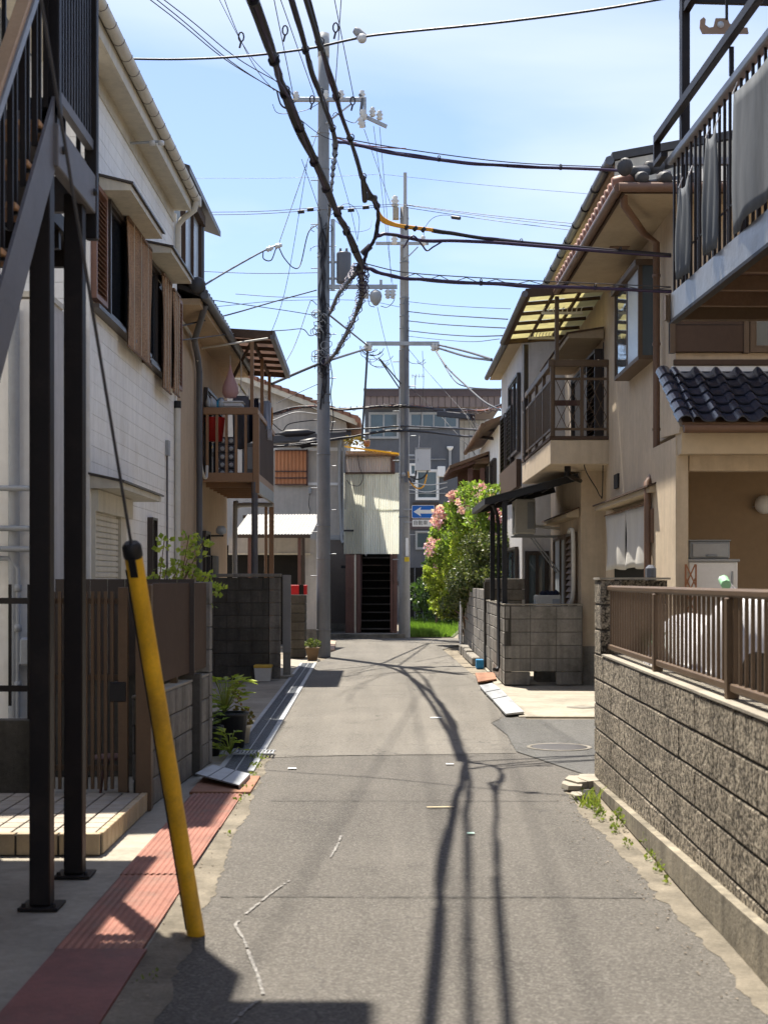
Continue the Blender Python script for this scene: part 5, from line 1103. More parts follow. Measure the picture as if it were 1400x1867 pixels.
lp = thing('wall_lamp', 'clear glass lamp beside the door under the laundry balcony', 'lamp', f2L.p(5.2, 2.55, .1))
br('arm', m_black, lp, f2L.p(5.15, 2.44, 0), f2L.p(5.15, 2.44, .28), .03); out(MB().lathe(f2L.p(5.15, 2.46, .24), [(.03, 0), (.09, .03), (.095, .1), (.06, .15), (0, .16)], 12), 'globe', m_glassf, lp)
# ---------------------------------------------------------------- laundry balcony
t = thing('laundry_balcony', 'brown metal balcony with ribbed roof projecting from the left tan house', 'balcony', (-2.6, 26, 0))
X0, X1, Y0, Y1, ZB = -3.10, -2.19, 24.5, 28.4, 3.40
fJ = Fr((X1, Y0, 0), (-1, 0, 0), (0, -1, 0)); fK = Fr((X1, Y0, 0), (0, 1, 0), (1, 0, 0)); W = X1-X0
m_bal = mat('balcony_brown', (.31, .175, .09), .5, .1, 2., .06, 40)
bx(fJ, 'floor_beam', m_bal, t, -.03, W, ZB-.06, ZB+.10, -.06, .02, .006); bx(fJ, 'top_rail', m_bal, t, -.03, W, 4.50, 4.62, -.06, .02, .008)
bx(fJ, 'corner_post', m_bal, t, -.05, .06, ZB-.25, 4.50, -.07, .03, .006)
for k in range(5): bx(fJ, 'baluster', m_bal, t, .16+k*.165, .205+k*.165, ZB+.10, 4.50, -.04, -.0)
bx(fK, 'side_panel', m_brown3, t, .03, Y1-Y0, ZB+.12, 4.52, -.03, -.005); bx(fK, 'side_rail', m_bal, t, .03, Y1-Y0, 4.52, 4.60, -.06, .02); bx(fK, 'edge_beam', m_steel, t, .03, Y1-Y0, ZB-.22, ZB-.0, -.05, -.0)
bx(fK, 'edge_strip', m_bal, t, .03, Y1-Y0, ZB, ZB+.12, -.05, .0)
out(MB().box(X0, X1-.06, Y0+.03, Y1, ZB-.02, ZB+.04), 'deck', m_wood2, t)
for k in range(7): bx(WF, 'joist', m_bal, t, X0, X1-.06, ZB-.13, ZB-.021, -(Y0+.35+k*.55)-.04, -(Y0+.35+k*.55))
tb('support_post', m_greybeam, t, [V((X1-.03, Y0+.02, 0)), V((X1-.03, Y0+.02, ZB-.06))], .055, 12); bx(WF, 'support_post', m_bal, t, X1-.09, X1, 0, ZB-.22, -Y1-.03, -Y1+.06); tb('drain_pipe', m_bal, t, [V((X1-.15, Y1-.1, 0)), V((X1-.15, Y1-.1, ZB-.25))], .03, 8)
tb('grey_drain_pipe', m_pipel, t, smooth([V((-2.95, 28.3, 0)), V((-2.95, 28.3, 2.95)), V((-2.9, 28.3, 3.12)), V((-2.75, 28.3, 3.15)), V((-2.2, 28.3, 3.15))]), .05, 8)
# roof
XO = -1.91; rz = lambda x, y: 5.86+(XO-x)*.06-.03*(y-24.5)
def rb(nm, a, b, w, h, m_=m_brown3): br(nm, m_, t, V((a[0], a[1], rz(*a))), V((b[0], b[1], rz(*b))), w, h)
rb('roof_beam', (XO, 24.5), (-3.12, 24.5), .06, .14); rb('roof_beam', (XO, 28.4), (-3.12, 28.4), .06, .12); rb('roof_edge', (XO, 24.47), (XO, 28.43), .08, .14, m_greybeam)
for k in range(1, 6): rb('purlin', (XO, 24.5+k*.65), (-3.12, 24.5+k*.65), .05, .06)
rb('rafter', (-2.3, 24.5), (-2.3, 28.4), .05, .06); br('brace', m_brown3, t, V((-2.25, 24.6, rz(-2.3, 24.6)-.05)), V((-2.8, 25.9, 5.2)), .04)
for i in range(6): out(MB().hexa([V((x, y, rz(x, y)+dz)) for dz in (.035, .041) for x, y in ((XO+.03, 24.52+i*.65), (-3.12, 24.52+i*.65), (-3.12, 25.15+i*.65), (XO+.03, 25.15+i*.65))][0:8]), 'roof_pane', m_polyb, t)
for y in (24.56, 26.6, 28.3): bx(WF, 'roof_post', m_bal, t, X1-.11, X1-.05, 4.62 if y < 25 else ZB, rz(X1, y)-.03, -y-.03, -y+.03)
tb('laundry_pole', m_pvc, t, [V((-3.12, 24.4, 5.62)), V((-1.98, 24.35, 5.78))], .018, 8); tb('laundry_pole', mat('bamboo_pole', (.55, .42, .12), .5, .1), t, [V((-2.52, 24.8, 5.06)), V((-2.5, 28.2, 4.98))], .016, 8)
for y in (25.2, 27.4): tb('pole_hanger', m_pvc, t, [V((-2.52, y, 5.05)), V((-2.52, y, 5.75))], .01, 6)
# laundry and clutter (each its own thing)
fx = lambda y: Fr((-3.1, y, 0), (1, 0, 0), (0, -1, 0))
def garment(lb, y, u0, u1, v0, v1, m_, seed):
    s = thing('garment', lb, 'laundry', (-3.1+(u0+u1)/2, y, v0), 'laundry on the left balcony'); fr = fx(y)
    cloth(fr, s, u0, u1, v0, v1, 0, m_, 'cloth', .03, 1.7, seed, 0, 10, 8)
    um = (u0+u1)/2; tb('hanger', m_pvc, s, [fr.p(u0+.02, v1-.02, 0), fr.p(um, v1+.08, 0), fr.p(u1-.02, v1-.02, 0)], .008, 5); tb('hook', m_steel, s, [fr.p(um, v1+.07, 0), fr.p(um, 5.06, 0)], .005, 5); return s
m_g1 = sheet('cloth_grey', (.17, .165, .18), .2, .9); m_g2 = sheet('cloth_white', (.62, .63, .68), .3, .9); m_g3 = sheet('cloth_navy', (.03, .03, .045), .1, .9); m_g4 = sheet('cloth_orange', (.62, .30, .06), .2, .9); m_g5 = sheet('cloth_pink', (.62, .38, .36), .25, .9)
garment('long grey shirt hanging in the middle of the laundry balcony', 24.95, .46, .74, 3.95, 4.88, m_g1, 1)
garment('black shirt hanging behind the grey shirt', 25.3, .62, .80, 4.1, 4.85, m_g3, 2)
garment('white sheet hanging at the back of the laundry balcony', 26.9, .50, .98, 4.3, 5.0, m_g2, 3)
garment('pale blue shirt hanging at the balcony corner', 26.6, .82, .98, 4.45, 5.0, sheet('cloth_blue', (.45, .50, .60), .3, .9), 4)
garment('black towel hanging beside the pale blue shirt', 26.2, .70, .80, 4.5, 5.0, m_g3, 5)
garment('orange towel hanging at the far balcony corner', 27.6, .86, .95, 4.55, 5.0, m_g4, 6)
s = thing('pink_laundry_bag', 'pink mesh bag hanging above the balcony rail', 'bag', (-2.62, 24.7, 4.85))
out(MB().lathe(V((-2.66, 24.72, 4.80)), [(0, 0), (.10, .02), (.145, .10), (.13, .22), (.07, .36), (.025, .5), (.012, .58)], 14), 'bag', m_g5, s); tb('string', m_pvc, s, [V((-2.66, 24.72, 5.37)), V((-2.66, 24.72, 5.55))], .006, 5)
s = thing('red_bucket', 'red plastic bucket behind the balcony balusters', 'bucket', (-2.95, 24.8, 4.0))
out(MB().lathe(V((-2.93, 24.75, 4.06)), [(0, 0), (.13, 0), (.175, .40), (.185, .41), (.165, .40), (.12, .02), (0, .02)], 18), 'pail', mat('red_plastic', (.55, .035, .03), .4, .1), s); tb('handle', m_white, s, smooth([V((-3.1, 24.75, 4.42)), V((-2.93, 24.68, 4.3)), V((-2.76, 24.75, 4.42))]), .007, 5)
s = thing('white_tray', 'white plastic basin lying on the balcony rail', 'basin', (-2.8, 24.62, 4.62)); bx(fx(24.7), 'basin', m_white, s, .28, .66, 4.63, 4.73, -.25, .1, .03); bx(fx(24.7), 'rim', m_white, s, .26, .68, 4.72, 4.745, -.27, .12, .01)
s = thing('crumpled_bag', 'crumpled white and blue plastic bag on the balcony rail', 'plastic bag', (-2.98, 24.65, 4.62)); rd = random.Random(4)
for k in range(5): out(MB().lathe(V((-3.0+.045*k, 24.64, 4.62)), [(.04, 0), (.07, .05), (.05, .13), (.02, .19), (0, .24-.02*k)], 7, (rd.uniform(-.3, .3), rd.uniform(-.2, .2), 1)), 'fold', m_glassf if k != 3 else mat('blue_bag', (.03, .30, .50), .4, .1), s)
a = thing('air_conditioner', 'grey air conditioner unit standing on the laundry balcony floor', 'air conditioner', (-2.4, 24.9, ZB+.04), 'outdoor air conditioners'); bx(fx(24.95), 'case', m_pipel, a, .62, .88, ZB+.06, 4.05, -.5, 0, .012); bx(fx(24.95), 'side_cover', m_white, a, .72, .86, ZB+.2, 3.98, .0, .012)
s = thing('patterned_crate_stack', 'grey patterned crate stack behind the balcony bars', 'crates', (-2.75, 24.8, ZB+.05))
for k in range(5):
    bx(fx(24.85), 'crate', m_greybeam, s, .22, .52, ZB+.06+k*.14, ZB+.19+k*.14, -.3, 0, .01)
    for j in range(2): out(MB().lathe(fx(24.85).p(.29+j*.15, ZB+.125+k*.14, 0), [(0, .012), (.035, .01), (.04, 0)], 8, (0, -1, 0)), 'boss', m_white, s)
# ---------------------------------------------------------------- dark block wall facing the camera, side post, pillar
t = thing('dark_block_wall', 'tall dark concrete block wall below the laundry balcony', 'wall', (-2.3, 23.6, 0))
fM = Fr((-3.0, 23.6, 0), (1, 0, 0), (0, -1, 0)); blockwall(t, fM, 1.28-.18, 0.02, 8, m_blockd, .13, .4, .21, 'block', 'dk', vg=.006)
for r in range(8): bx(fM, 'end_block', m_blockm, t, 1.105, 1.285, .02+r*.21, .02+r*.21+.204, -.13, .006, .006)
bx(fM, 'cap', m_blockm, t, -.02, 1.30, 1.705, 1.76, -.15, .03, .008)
t = thing('grey_gate_panel', 'plain light grey gate leaf standing beyond the dark block wall', 'gate', (-1.72, 24.3, 0))
fO = Fr((-1.735, 24.2, 0), (.02, 1, 0), (1, -.02, 0)); bx(Fr((-1.72, 24.25, 0), (1, 0, 0), (0, -1, 0)), 'leaf', mat('panel_grey', (.27, .255, .235), .7, .08, 1.2, .1, 60), t, .0, .14, .42, 1.74, -.04, 0, .004)
bx(Fr((-1.72, 24.25, 0), (1, 0, 0), (0, -1, 0)), 'base_post', m_concd, t, .005, .13, 0, .42, -.10, -.01); bx(Fr((-1.72, 24.25, 0), (1, 0, 0), (0, -1, 0)), 'sill', m_conc, t, -.02, .17, 0, .04, -.3, .3)
t = thing('far_dark_pillar', 'dark rough block pillar beyond the grey gate leaf', 'wall', (-1.85, 30.2, 0))
for r in range(7): bx(WF, 'block', m_blockd, t, -2.05, -1.67, .01+r*.19, .195+r*.19, -30.9, -30.2, .01)
t = thing('red_box', 'bright red plastic box on top of the dark rough pillar', 'box', (-1.84, 30.3, 1.34)); bx(WF, 'body', mat('red_box', (.48, .012, .015), .45, .1), t, -2.02, -1.63, 1.345, 1.55, -30.5, -30.22, .008); bx(WF, 'strap', m_brown, t, -1.80, -1.70, 1.343, 1.556, -30.51, -30.21)
# bucket
t = thing('white_bucket', 'white square bucket with yellow lid in front of the dark block wall', 'bucket', (-1.98, 23.2, 0))
c0 = G(479, 1242)
out(MB().hexa([c0+V(q) for q in ((-.12, -.0, .0), (.12, -.0, .0), (.12, .22, .0), (-.12, .22, .0), (-.138, -.015, .22), (.138, -.015, .22), (.138, .24, .22), (-.138, .24, .22))]), 'pail', mat('bucket_white', (.62, .61, .57), .5, .08), t)
bx(Fr(c0, (1, 0, 0), (0, -1, 0)), 'lid', mat('lid_yellow', (.62, .40, .06), .5, .1), t, -.148, .148, .215, .265, -.25, .025, .01)
# ================================================================ carport with white corrugated roof
t = thing('white_carport', 'white corrugated carport roof over a dark garage on the left', 'carport', (-2.7, 34, 0))
def corrugated(name, m_, par, O, uvec, vvec, nvec, pitch=.09, amp=.012, th=0., label=None, kind=None):
    O = V(O); uvec = V(uvec); vvec = V(vvec); nvec = V(nvec).normalized(); L = uvec.length; n = max(4, int(L/pitch*4)); mb = MB(); vs_ = []
    for i in range(n+1):
        o_ = O+uvec*(i/n)+nvec*(amp*math.sin(i*math.pi/2)); vs_ += [o_, o_+vvec]
    mb.add(vs_, [(2*i, 2*i+2, 2*i+3, 2*i+1) for i in range(n)]); return out(mb, name, m_, par, label, None, None, kind)
cn_ = P(425, 974, 34.0); cf_ = P(580-14, 974, 34.0); zf = P(500, 938, 36.4).z
for k in range(3):
    w3 = (cf_.x-cn_.x)/3; corrugated('roof_sheet', m_corrw, t, (cn_.x+k*w3, 34.0, cn_.z+.002*k), (w3+.03, 0, 0), (.12, 2.4, zf-cn_.z), (0, -.2, 1), .075, .012)
br('front_beam', m_bronze, t, V((cn_.x, 33.98, cn_.z-.05)), V((cf_.x, 33.98, cn_.z-.05)), .06, .08); br('rear_beam', m_bronze, t, V((cn_.x, 36.4, zf-.06)), V((cf_.x+.1, 36.4, zf-.06)), .06, .08)
for x_ in (546, 553): bx(WF, 'post', m_wood2 if x_ == 546 else m_bronze, t, P(x_-3, 0, 34).x, P(x_+3, 0, 34).x, 0, cn_.z-.06, -34.1, -34.0)
for x_ in (455,): bx(WF, 'post', m_wood2, t, P(x_-3, 0, 34).x, P(x_+3, 0, 34).x, 0, cn_.z-.06, -34.1, -34.0)
# ================================================================ beige house at the end
t = thing('beige_gable_house', 'beige house at the end of the lane with red tiled gable roof', 'house', (-3, 43, 0))
YB = 43.0; fQ = Fr((-5.6, YB, 0), (1, 0, 0), (0, -1, 0)); q = lambda x, y: (P(x, y, YB).x, P(x, y, YB).z)
xr = P(631, 0, YB).x
apx, apz = q(430, 682); ex_, ez_ = q(652, 768)
out(MB().prism([V((-7.0, YB, 0)), V((xr, YB, 0)), V((xr, YB, q(631, 770)[1])), V((apx, YB, apz-.12)), V((-7, YB, apz-1.2))], (0, 6, 0)), 'wall', m_beige, t)
for k in range(16):
    a = k/16; b = (k+1)/16; p0 = V((apx+(ex_-apx)*a, YB-.35, apz+(ez_-apz)*a)); p1 = V((apx+(ex_-apx)*b+.03, YB-.35, apz+(ez_-apz)*b+.0))
    out(MB().hexa([p0+V((0, 0, .02)), p1+V((0, 0, -.02)), p1+V((0, 6.6, -.02)), p0+V((0, 6.6, .02)), p0+V((0, 0, .10)), p1+V((0, 0, .13)), p1+V((0, 6.6, .13)), p0+V((0, 6.6, .10))]), 'roof_tile_course', m_tileb, t)
br('verge_board', m_cream, t, V((apx, YB-.3, apz-.08)), V((ex_, YB-.3, ez_-.08)), .06, .16)
tb('eave_gutter', m_tileb, t, [V((ex_+.02, YB-.4, ez_)), V((ex_+.02, YB+5, ez_))], .09, 8)
for (a, b, c_, d) in ((498, 822, 628, 816), (560, 885, 628, 880)): bx(fQ, 'trim', m_white, t, q(a, 0)[0]+5.6, q(c_, 0)[0]+5.6, q(0, b)[1], q(0, d)[1], .0, .03)
bx(fQ, 'storey_band', m_pipel, t, q(582, 0)[0]+5.6, q(628, 0)[0]+5.6, q(0, 984)[1], q(0, 976)[1], .0, .05)
bx(fQ, 'lower_wall', mat('brown_grey_wall', (.16, .135, .115), .85, .12, .8, .2, 60), t, 1.2, xr+5.6-.005, .35, q(0, 985)[1], .0, .06); bx(fQ, 'plinth', m_concd, t, 1.2, xr+5.6, 0, .35, .0, .09)
o = corrugated('storm_shutter', m_corro, t, fQ.p(q(502, 0)[0]+5.6, q(0, 884)[1], .1), fQ.u*(q(560, 0)[0]-q(502, 0)[0]), V((0, 0, q(0, 822)[1]-q(0, 884)[1])), (0, -1, 0), .11, .014)
for y_ in (884, 872, 860, 822): bx(fQ, 'shutter_bar', m_wood2, o, q(502, 0)[0]+5.6, q(561, 0)[0]+5.6, q(0, y_)[1]-.02, q(0, y_)[1]+.02, .12, .15)
bx(fQ, 'shutter_post', m_wood2, o, q(559, 0)[0]+5.6, q(562, 0)[0]+5.6, q(0, 886)[1], q(0, 820)[1], .12, .15)
tb('downpipe', m_pipel, t, [P(619, 800, YB-.15), P(620, 900, YB-.15), P(624, 985, YB-.15), P(627, 990, YB-.2)], .06, 10)
tb('downpipe', m_pipel, t, [P(627, 812, YB-.2), P(627, 976, YB-.2)], .035, 8)
bx(fQ, 'meter', m_pipel, t, q(563, 0)[0]+5.6, q(568, 0)[0]+5.6, q(0, 900)[1], q(0, 888)[1], .0, .08)
tb('wall_cable', m_wire, t, smooth([P(565, 900, YB-.05), P(563, 920, YB-.05), P(566, 932, YB-.05), P(561, 940, YB-.05)]), .008, 5)
slab('lower_roof', m_tilek, ((q(498, 0)[0], YB-.5, q(0, 812)[1]), (q(640, 0)[0], YB-.5, q(0, 803)[1]), (q(640, 0)[0], YB+.3, q(0, 783)[1]), (q(498, 0)[0], YB+.3, q(0, 790)[1])), .06, t)
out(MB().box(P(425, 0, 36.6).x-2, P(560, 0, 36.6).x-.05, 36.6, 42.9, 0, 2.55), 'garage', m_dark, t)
gx0, gx1 = P(418, 0, 36.5).x, P(566, 0, 36.5).x
bx(WF, 'garage_lintel', m_beige, t, gx0, gx1, 2.35, 2.75, -36.58, -36.4); bx(WF, 'lintel_trim', m_cream, t, gx0, gx1, 2.30, 2.348, -36.55, -36.35); bx(WF, 'garage_jamb', m_greywall, t, P(557, 0, 36.5).x, P(577, 0, 36.5).x, .0, 2.7, -36.8, -36.42)
bx(WF, 'jamb_base', m_concd, t, P(556, 0, 36.5).x, P(578, 0, 36.5).x, 0, .4, -36.8, -36.38)
# ================================================================ corrugated stair shed
t = thing('corrugated_stair_shed', 'pale corrugated plastic shed over a dark steep staircase at the lane end', 'shed', (-.3, 42, 0))
YS = 41.4; sx = lambda x: P(x, 0, YS).x; sz = lambda y: P(0, y, YS).z
edges_ = [627, 661, 691, 735]
for k in range(3):
    corrugated('wall_sheet', m_corr, t, (sx(edges_[k]), YS-.004*k, sz(1010)), (sx(edges_[k+1])-sx(edges_[k])+.02, 0, 0), (0, 0, sz(929)-sz(1010)), (0, -1, 0), .065, .010)
    corrugated('wall_sheet', m_corr, t, (sx(edges_[k]), YS+.02-.004*k, sz(931)), (sx(edges_[k+1])-sx(edges_[k])+.02, 0, 0), (0, 0, sz(862)-sz(931)), (0, -1, 0), .065, .010)
corrugated('upper_sheet', m_corr2, t, (sx(630), YS+.06, sz(862)), (sx(713)-sx(630), 0, 0), (0, 0, sz(822)-sz(862)), (0, -1, 0), .07, .010)
bx(WF, 'upper_post', m_wood2, t, sx(713), sx(720), sz(862), sz(828), -YS-.12, -YS-.02); bx(WF, 'ledge', m_brown3, t, sx(630), sx(720), sz(864), sz(861), -YS-.1, -YS+.03)
slab('roof_sheet', m_yroof, ((sx(628), YS-.25, sz(816)), (sx(728), YS-.25, sz(829)), (sx(728), YS+.62, sz(827)), (sx(628), YS+.62, sz(812))), .03, t)
slab('rear_sun_blocker', m_tilek, ((sx(628), YS+1.4, sz(818)), (sx(738), YS+1.4, sz(830)), (sx(738), YS+3.6, sz(826)), (sx(628), YS+3.6, sz(812))), .05, t)  # added out of view to keep sun off the stairs behind the slot
bx(WF, 'roof_purlin', m_wood, t, sx(630), sx(726), sz(832), sz(829), -YS-.1, -YS+.1)
out(MB().box(sx(628), sx(629)+.02, YS+.02, YS+3.5, 2.4, sz(832)), 'side_wall', m_greybeam, t)
out(MB().box(sx(666)-.03, sx(666), YS+.06, YS+3.4, 2.4, 5.28), 'sun_blocker', m_beige, t)  # added inside the shed to block sun and shape the bright patch
out(MB().box(sx(628), sx(665), YS+.64, YS+1.39, 5.2, 5.24), 'slot_cover', m_tilek, t)  # closes the roof slot on the left, behind the sheets
bx(WF, 'sheet_bracket', m_black, t, sx(627), sx(645), sz(969), sz(966), -YS+.03, -YS+.05)
for x_, w_, mm in ((643, 3, m_wood2), (648, 2, m_cream), (653, 4, m_wood2), (714, 2.5, m_wood2), (720, 2.5, m_wood2)): bx(WF, 'stair_post', mm, t, sx(x_-w_), sx(x_+w_), .12, sz(1011), -YS-.12-.01*w_, -YS-.02)
for k in range(11):
    z = .25+k*.235; y = YS+.15+k*.27
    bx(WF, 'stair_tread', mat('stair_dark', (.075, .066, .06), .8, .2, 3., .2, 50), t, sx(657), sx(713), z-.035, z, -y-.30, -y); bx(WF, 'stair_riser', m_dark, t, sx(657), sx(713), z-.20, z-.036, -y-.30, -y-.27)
for x_ in (655, 713): out(MB().prism([V((sx(x_), YS+.1, .0)), V((sx(x_), YS+3.2, 2.6)), V((sx(x_), YS+3.2, 2.9)), V((sx(x_), YS+.1, .4))], (.05, 0, 0)), 'stair_string', m_wood2, t)
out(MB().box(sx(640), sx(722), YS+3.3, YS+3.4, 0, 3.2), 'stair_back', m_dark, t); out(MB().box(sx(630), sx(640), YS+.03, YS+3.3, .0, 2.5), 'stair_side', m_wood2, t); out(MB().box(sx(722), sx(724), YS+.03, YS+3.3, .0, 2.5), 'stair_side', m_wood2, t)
out(MB().box(P(560, 0, 41).x, P(738, 0, 41).x, 40.55, 43, -.0, .12), 'door_step', m_concd, None, 'long low concrete step along the end of the lane', 'step')
bx(fQ, 'name_plate', m_black, L2 if False else t, q(622, 0)[0]+5.6, q(633, 0)[0]+5.6, q(0, 1036)[1], q(0, 1031)[1], .061, .07)
# small potted plants on the yellow roof
pr_ = thing('roof_planter', 'row of weedy plants growing at the edge of the yellow shed roof', 'plant', (sx(645), YS+.5, sz(812))); rd = random.Random(9); mb = MB()
for k in range(6): leafpatch(mb, (sx(634+k*6), YS+.3, sz(806)+rd.uniform(-.02, .06)), .12, .1, .14, 22, .09, rd, .6)
out(mb, 'foliage', leafmat('dry_leaf', (.05, .05, .02), (.30, .20, .08), .3), pr_); out(MB().lathe(V((sx(669), YS+.2, sz(813))), [(0, 0), (.07, 0), (.10, .16), (.085, .17), (0, .15)], 10), 'pot', m_tileb, pr_)
# ================================================================ slate-grey building
t = thing('slate_building', 'dark slate-grey building with brown metal parapet beyond the lane', 'building', (1.2, 57, 0))
YG = 56.0; gx = lambda x: P(x, 0, YG).x; gz = lambda y: P(0, y, YG).z; fS = Fr((gx(665), YG, 0), (1, 0, 0), (0, -1, 0)); gu = lambda x: gx(x)-gx(665)
out(MB().box(gx(665), gx(838), YG, YG+8, 0, gz(742)), 'wall', m_dgrey, t)
nb = 22
for k in range(nb): bx(WF, 'cladding_panel', m_fascia2, t, gx(665)+k*(gx(911)-gx(665))/nb, gx(665)+(k+1)*(gx(911)-gx(665))/nb-.02, gz(744), gz(725), -YG-.0, -YG+.35)
bx(WF, 'parapet', m_fascia, t, gx(664), gx(912), gz(725), gz(713), -YG-8, -YG+.40); bx(WF, 'parapet_cap', m_pipeg, t, gx(663), gx(913), gz(713), gz(711), -YG-8, -YG+.45)
bx(WF, 'parapet_back', m_fascia2, t, gx(838)+.02, gx(911), gz(744), gz(726), -YG-4, -YG-.02)
window(fS, t, gu(672), gu(727), gz(800), gz(752), m_pipel, m_glassb, .01, 2, .06); window(fS, t, gu(746), gu(835), gz(782), gz(752), m_pipel, m_glassb, .01, 4, .06)
window(fS, t, gu(757), gu(800), gz(912), gz(856), m_white, m_glassb, .01, 1, .08); window(fS, t, gu(757), gu(808), gz(1002), gz(968), m_pipel, m_glassb, .01, 1, .06); window(fS, t, gu(746), gu(760), gz(868), gz(845), m_white, m_glassb, .01, 1, .06)
bx(fS, 'grille', m_bronze, t, gu(752), gu(800), gz(922), gz(916), .05, .1); bx(fS, 'awning', m_fascia, t, gu(740), gu(838), gz(965), gz(930), .01, .06)
bx(fS, 'heater', m_white, t, gu(797), gu(811), gz(870), gz(851), .01, .3, .02); tb('flue', m_pipel, t, [fS.p(gu(820), gz(862), .12), fS.p(gu(820), gz(820), .12)], .05, 8); out(MB().lathe(fS.p(gu(820), gz(822), .12), [(.05, 0), (.13, .1), (.13, .16), (0, .17)], 10), 'flue_cap', m_white, t)
for y_ in (838, 900): bx(fS, 'pipe_run', m_pipel, t, gu(746), gu(812), gz(y_), gz(y_-1.2), .02, .08)
bx(fS, 'dark_base', m_dark, t, gu(735), gu(838), 0, gz(1035), .01, .04)
for x_ in (755, 770): bx(fS, 'post', m_pipeg, t, gu(x_), gu(x_+2), 0, gz(1035), .05, .1)
an = thing('tv_antenna', 'thin television antenna on the roof of the slate building', 'antenna', P(757, 712, 57)); tb('mast', m_pipel, an, [P(757, 712, 57), P(757, 686, 57)], .02, 6); tb('boom', m_pipel, an, [P(750, 685, 57), P(774, 686, 57)], .012, 5)
for k in range(4): tb('element', m_pipel, an, [P(752+k*6, 682, 56.6), P(752+k*6, 689, 57.4)], .01, 5)
t = thing('white_rear_building', 'bright white building edge behind the slate building', 'building', (4, 64, 0)); out(MB().box(P(834, 0, 64).x, P(900, 0, 64).x, 64, 68, 0, P(0, 735, 64).z), 'wall', m_white, t); 
for k in range(4): bx(WF, 'seam', m_pipel, t, P(846+k*9, 0, 64).x, P(846.6+k*9, 0, 64).x, 1, P(0, 740, 64).z, -64.0, -63.97)
# green slope beside the lane end
mb = MB(); gp_ = [(G(752, 1163)), (G(818, 1163)), V((2.6, 55.8, .3)), V((.9, 55.8, .3))]
sheetpoly('grass_ground', [(.72, 41.2), (2.0, 41.2), (3.4, 55.9), (.9, 55.9)], .01, mat('grass_soil', (.07, .09, .025), .95, .3, 2., .4, 30))
rd = random.Random(21); mb = MB()
for _ in range(9000):
    a = rd.random()**1.5; y = 41.3+a*14; x0 = .78; x1 = 1.9+.09*(y-41); x = rd.uniform(x0, x1)
    if x > 1.45+.03*(y-41) and rd.random() < .6: continue
    h = rd.uniform(.06, .2)*(1+.5*math.sin(x*3+y)); w = rd.uniform(.008, .02); d = V((rd.uniform(-.06, .06), rd.uniform(-.06, .06), h)); z0 = .01
    mb.add([V((x-w, y, z0)), V((x+w, y, z0)), V((x, y, z0))+d], [(0, 1, 2)])
out(mb, 'grass', leafmat('grass_leaf', (.07, .13, .02), (.17, .26, .05), .4), None, 'patch of green grass beside the far utility pole', 'grass', kind='stuff')
rd = random.Random(22); t = thing('dark_shrub', 'dark green shrub in shade beside the slate building', 'shrub', (2.1, 52, 0)); mb = MB()
for k in range(12): leafpatch(mb, (1.7+rd.uniform(-.35, .9), 51.5+rd.uniform(-1, 1.5), rd.uniform(.4, 3.4)), .5, .5, .5, 170, .16, rd, .2)
out(mb, 'foliage', leafmat('dark_leaf', (.03, .06, .02), (.07, .12, .035), .3), t); tb('stem', m_wood, t, [V((1.9, 51.8, 0)), V((2.0, 51.8, 1.6)), V((2.1, 51.9, 2.8))], .05, 6)
# laundry prop and covered bicycle by the stair
t = thing('covered_bicycle', 'bicycle under pale cover parked beside the dark staircase', 'bicycle', P(727, 1150, 42.5)); b0 = P(727, 0, 42.5).x
for y_ in (42.2, 43.2):
    w_ = out(MB().lathe(V((b0-.08, y_, .44)), [(.29, -.015), (.32, -.015), (.32, .015), (.29, .015)], 22, (1, 0, 0)), 'wheel', m_black, t); out(MB().lathe(V((b0-.08, y_, .44)), [(0, .03), (.03, .03), (.03, -.03), (0, -.03)], 8, (1, 0, 0)), 'hub', m_steel, w_)
for a, b in (((b0-.08, 42.2, .44), (b0-.08, 42.4, 1.1)), ((b0-.08, 42.4, .95), (b0-.08, 42.8, .45)), ((b0-.08, 43.2, .44), (b0-.08, 42.8, .45)), ((b0-.08, 42.8, .45), (b0-.08, 42.95, .95))): br('frame_tube', m_bronze, t, a, b, .035)
cloth(Fr((b0-.02, 42.5, 0), (.35, .3, 0), (.3, -1, 0)), t, 0, .28, .55, 1.55, .0, m_cloth, 'cover', .04, 1.5, 8); out(MB().lathe(V((b0+.1, 42.4, 1.5)), [(.14, 0), (.17, .06), (.12, .16), (0, .2)], 10), 'cover_top', m_glassf, t)
# ================================================================ utility poles
def band(par, p, r, h=.06, m_=None): return out(MB().lathe(p, [(r, 0), (r+.009, .0), (r+.009, h*.6), (r, h*.6)], 14), 'band', m_ or m_pole, par)
def insul(par, p, s=1., ax=(0, 0, 1)): return out(MB().lathe(p, [(0, 0), (.03*s, 0), (.06*s, .03*s), (.035*s, .06*s), (.065*s, .09*s), (.035*s, .12*s), (.045*s, .15*s), (0, .17*s)], 10, ax), 'insulator', m_ins, par)
Y1_ = 30.6; x1_ = P(590, 0, Y1_).x; z1_ = P(0, 62, Y1_).z
t = thing('utility_pole', 'nearer tall grey concrete utility pole with transformer on the left kerb', 'utility pole', (x1_, Y1_, 0), 'utility poles')
pr1 = lambda z: .152-.036*z/z1_
out(MB().lathe(V((x1_, Y1_, 0)), [(.152, 0)]+[(pr1(k*z1_/10), k*z1_/10) for k in range(1, 11)]+[(.0, z1_+.01)], 20), 'shaft', m_pole, t)
out(MB().lathe(V((x1_, Y1_, z1_-.5)), [(.118, 0), (.125, .0), (.125, .5), (0, .52)], 16), 'cap', m_pipel, t)
p1 = lambda px, py, d=0.: P(px, py, Y1_+d)
for py in (245, 310, 385, 470, 610, 720, 735, 830, 960, 1020, 1150): band(t, V((x1_, Y1_, p1(0, py).z)), pr1(p1(0, py).z), .05)
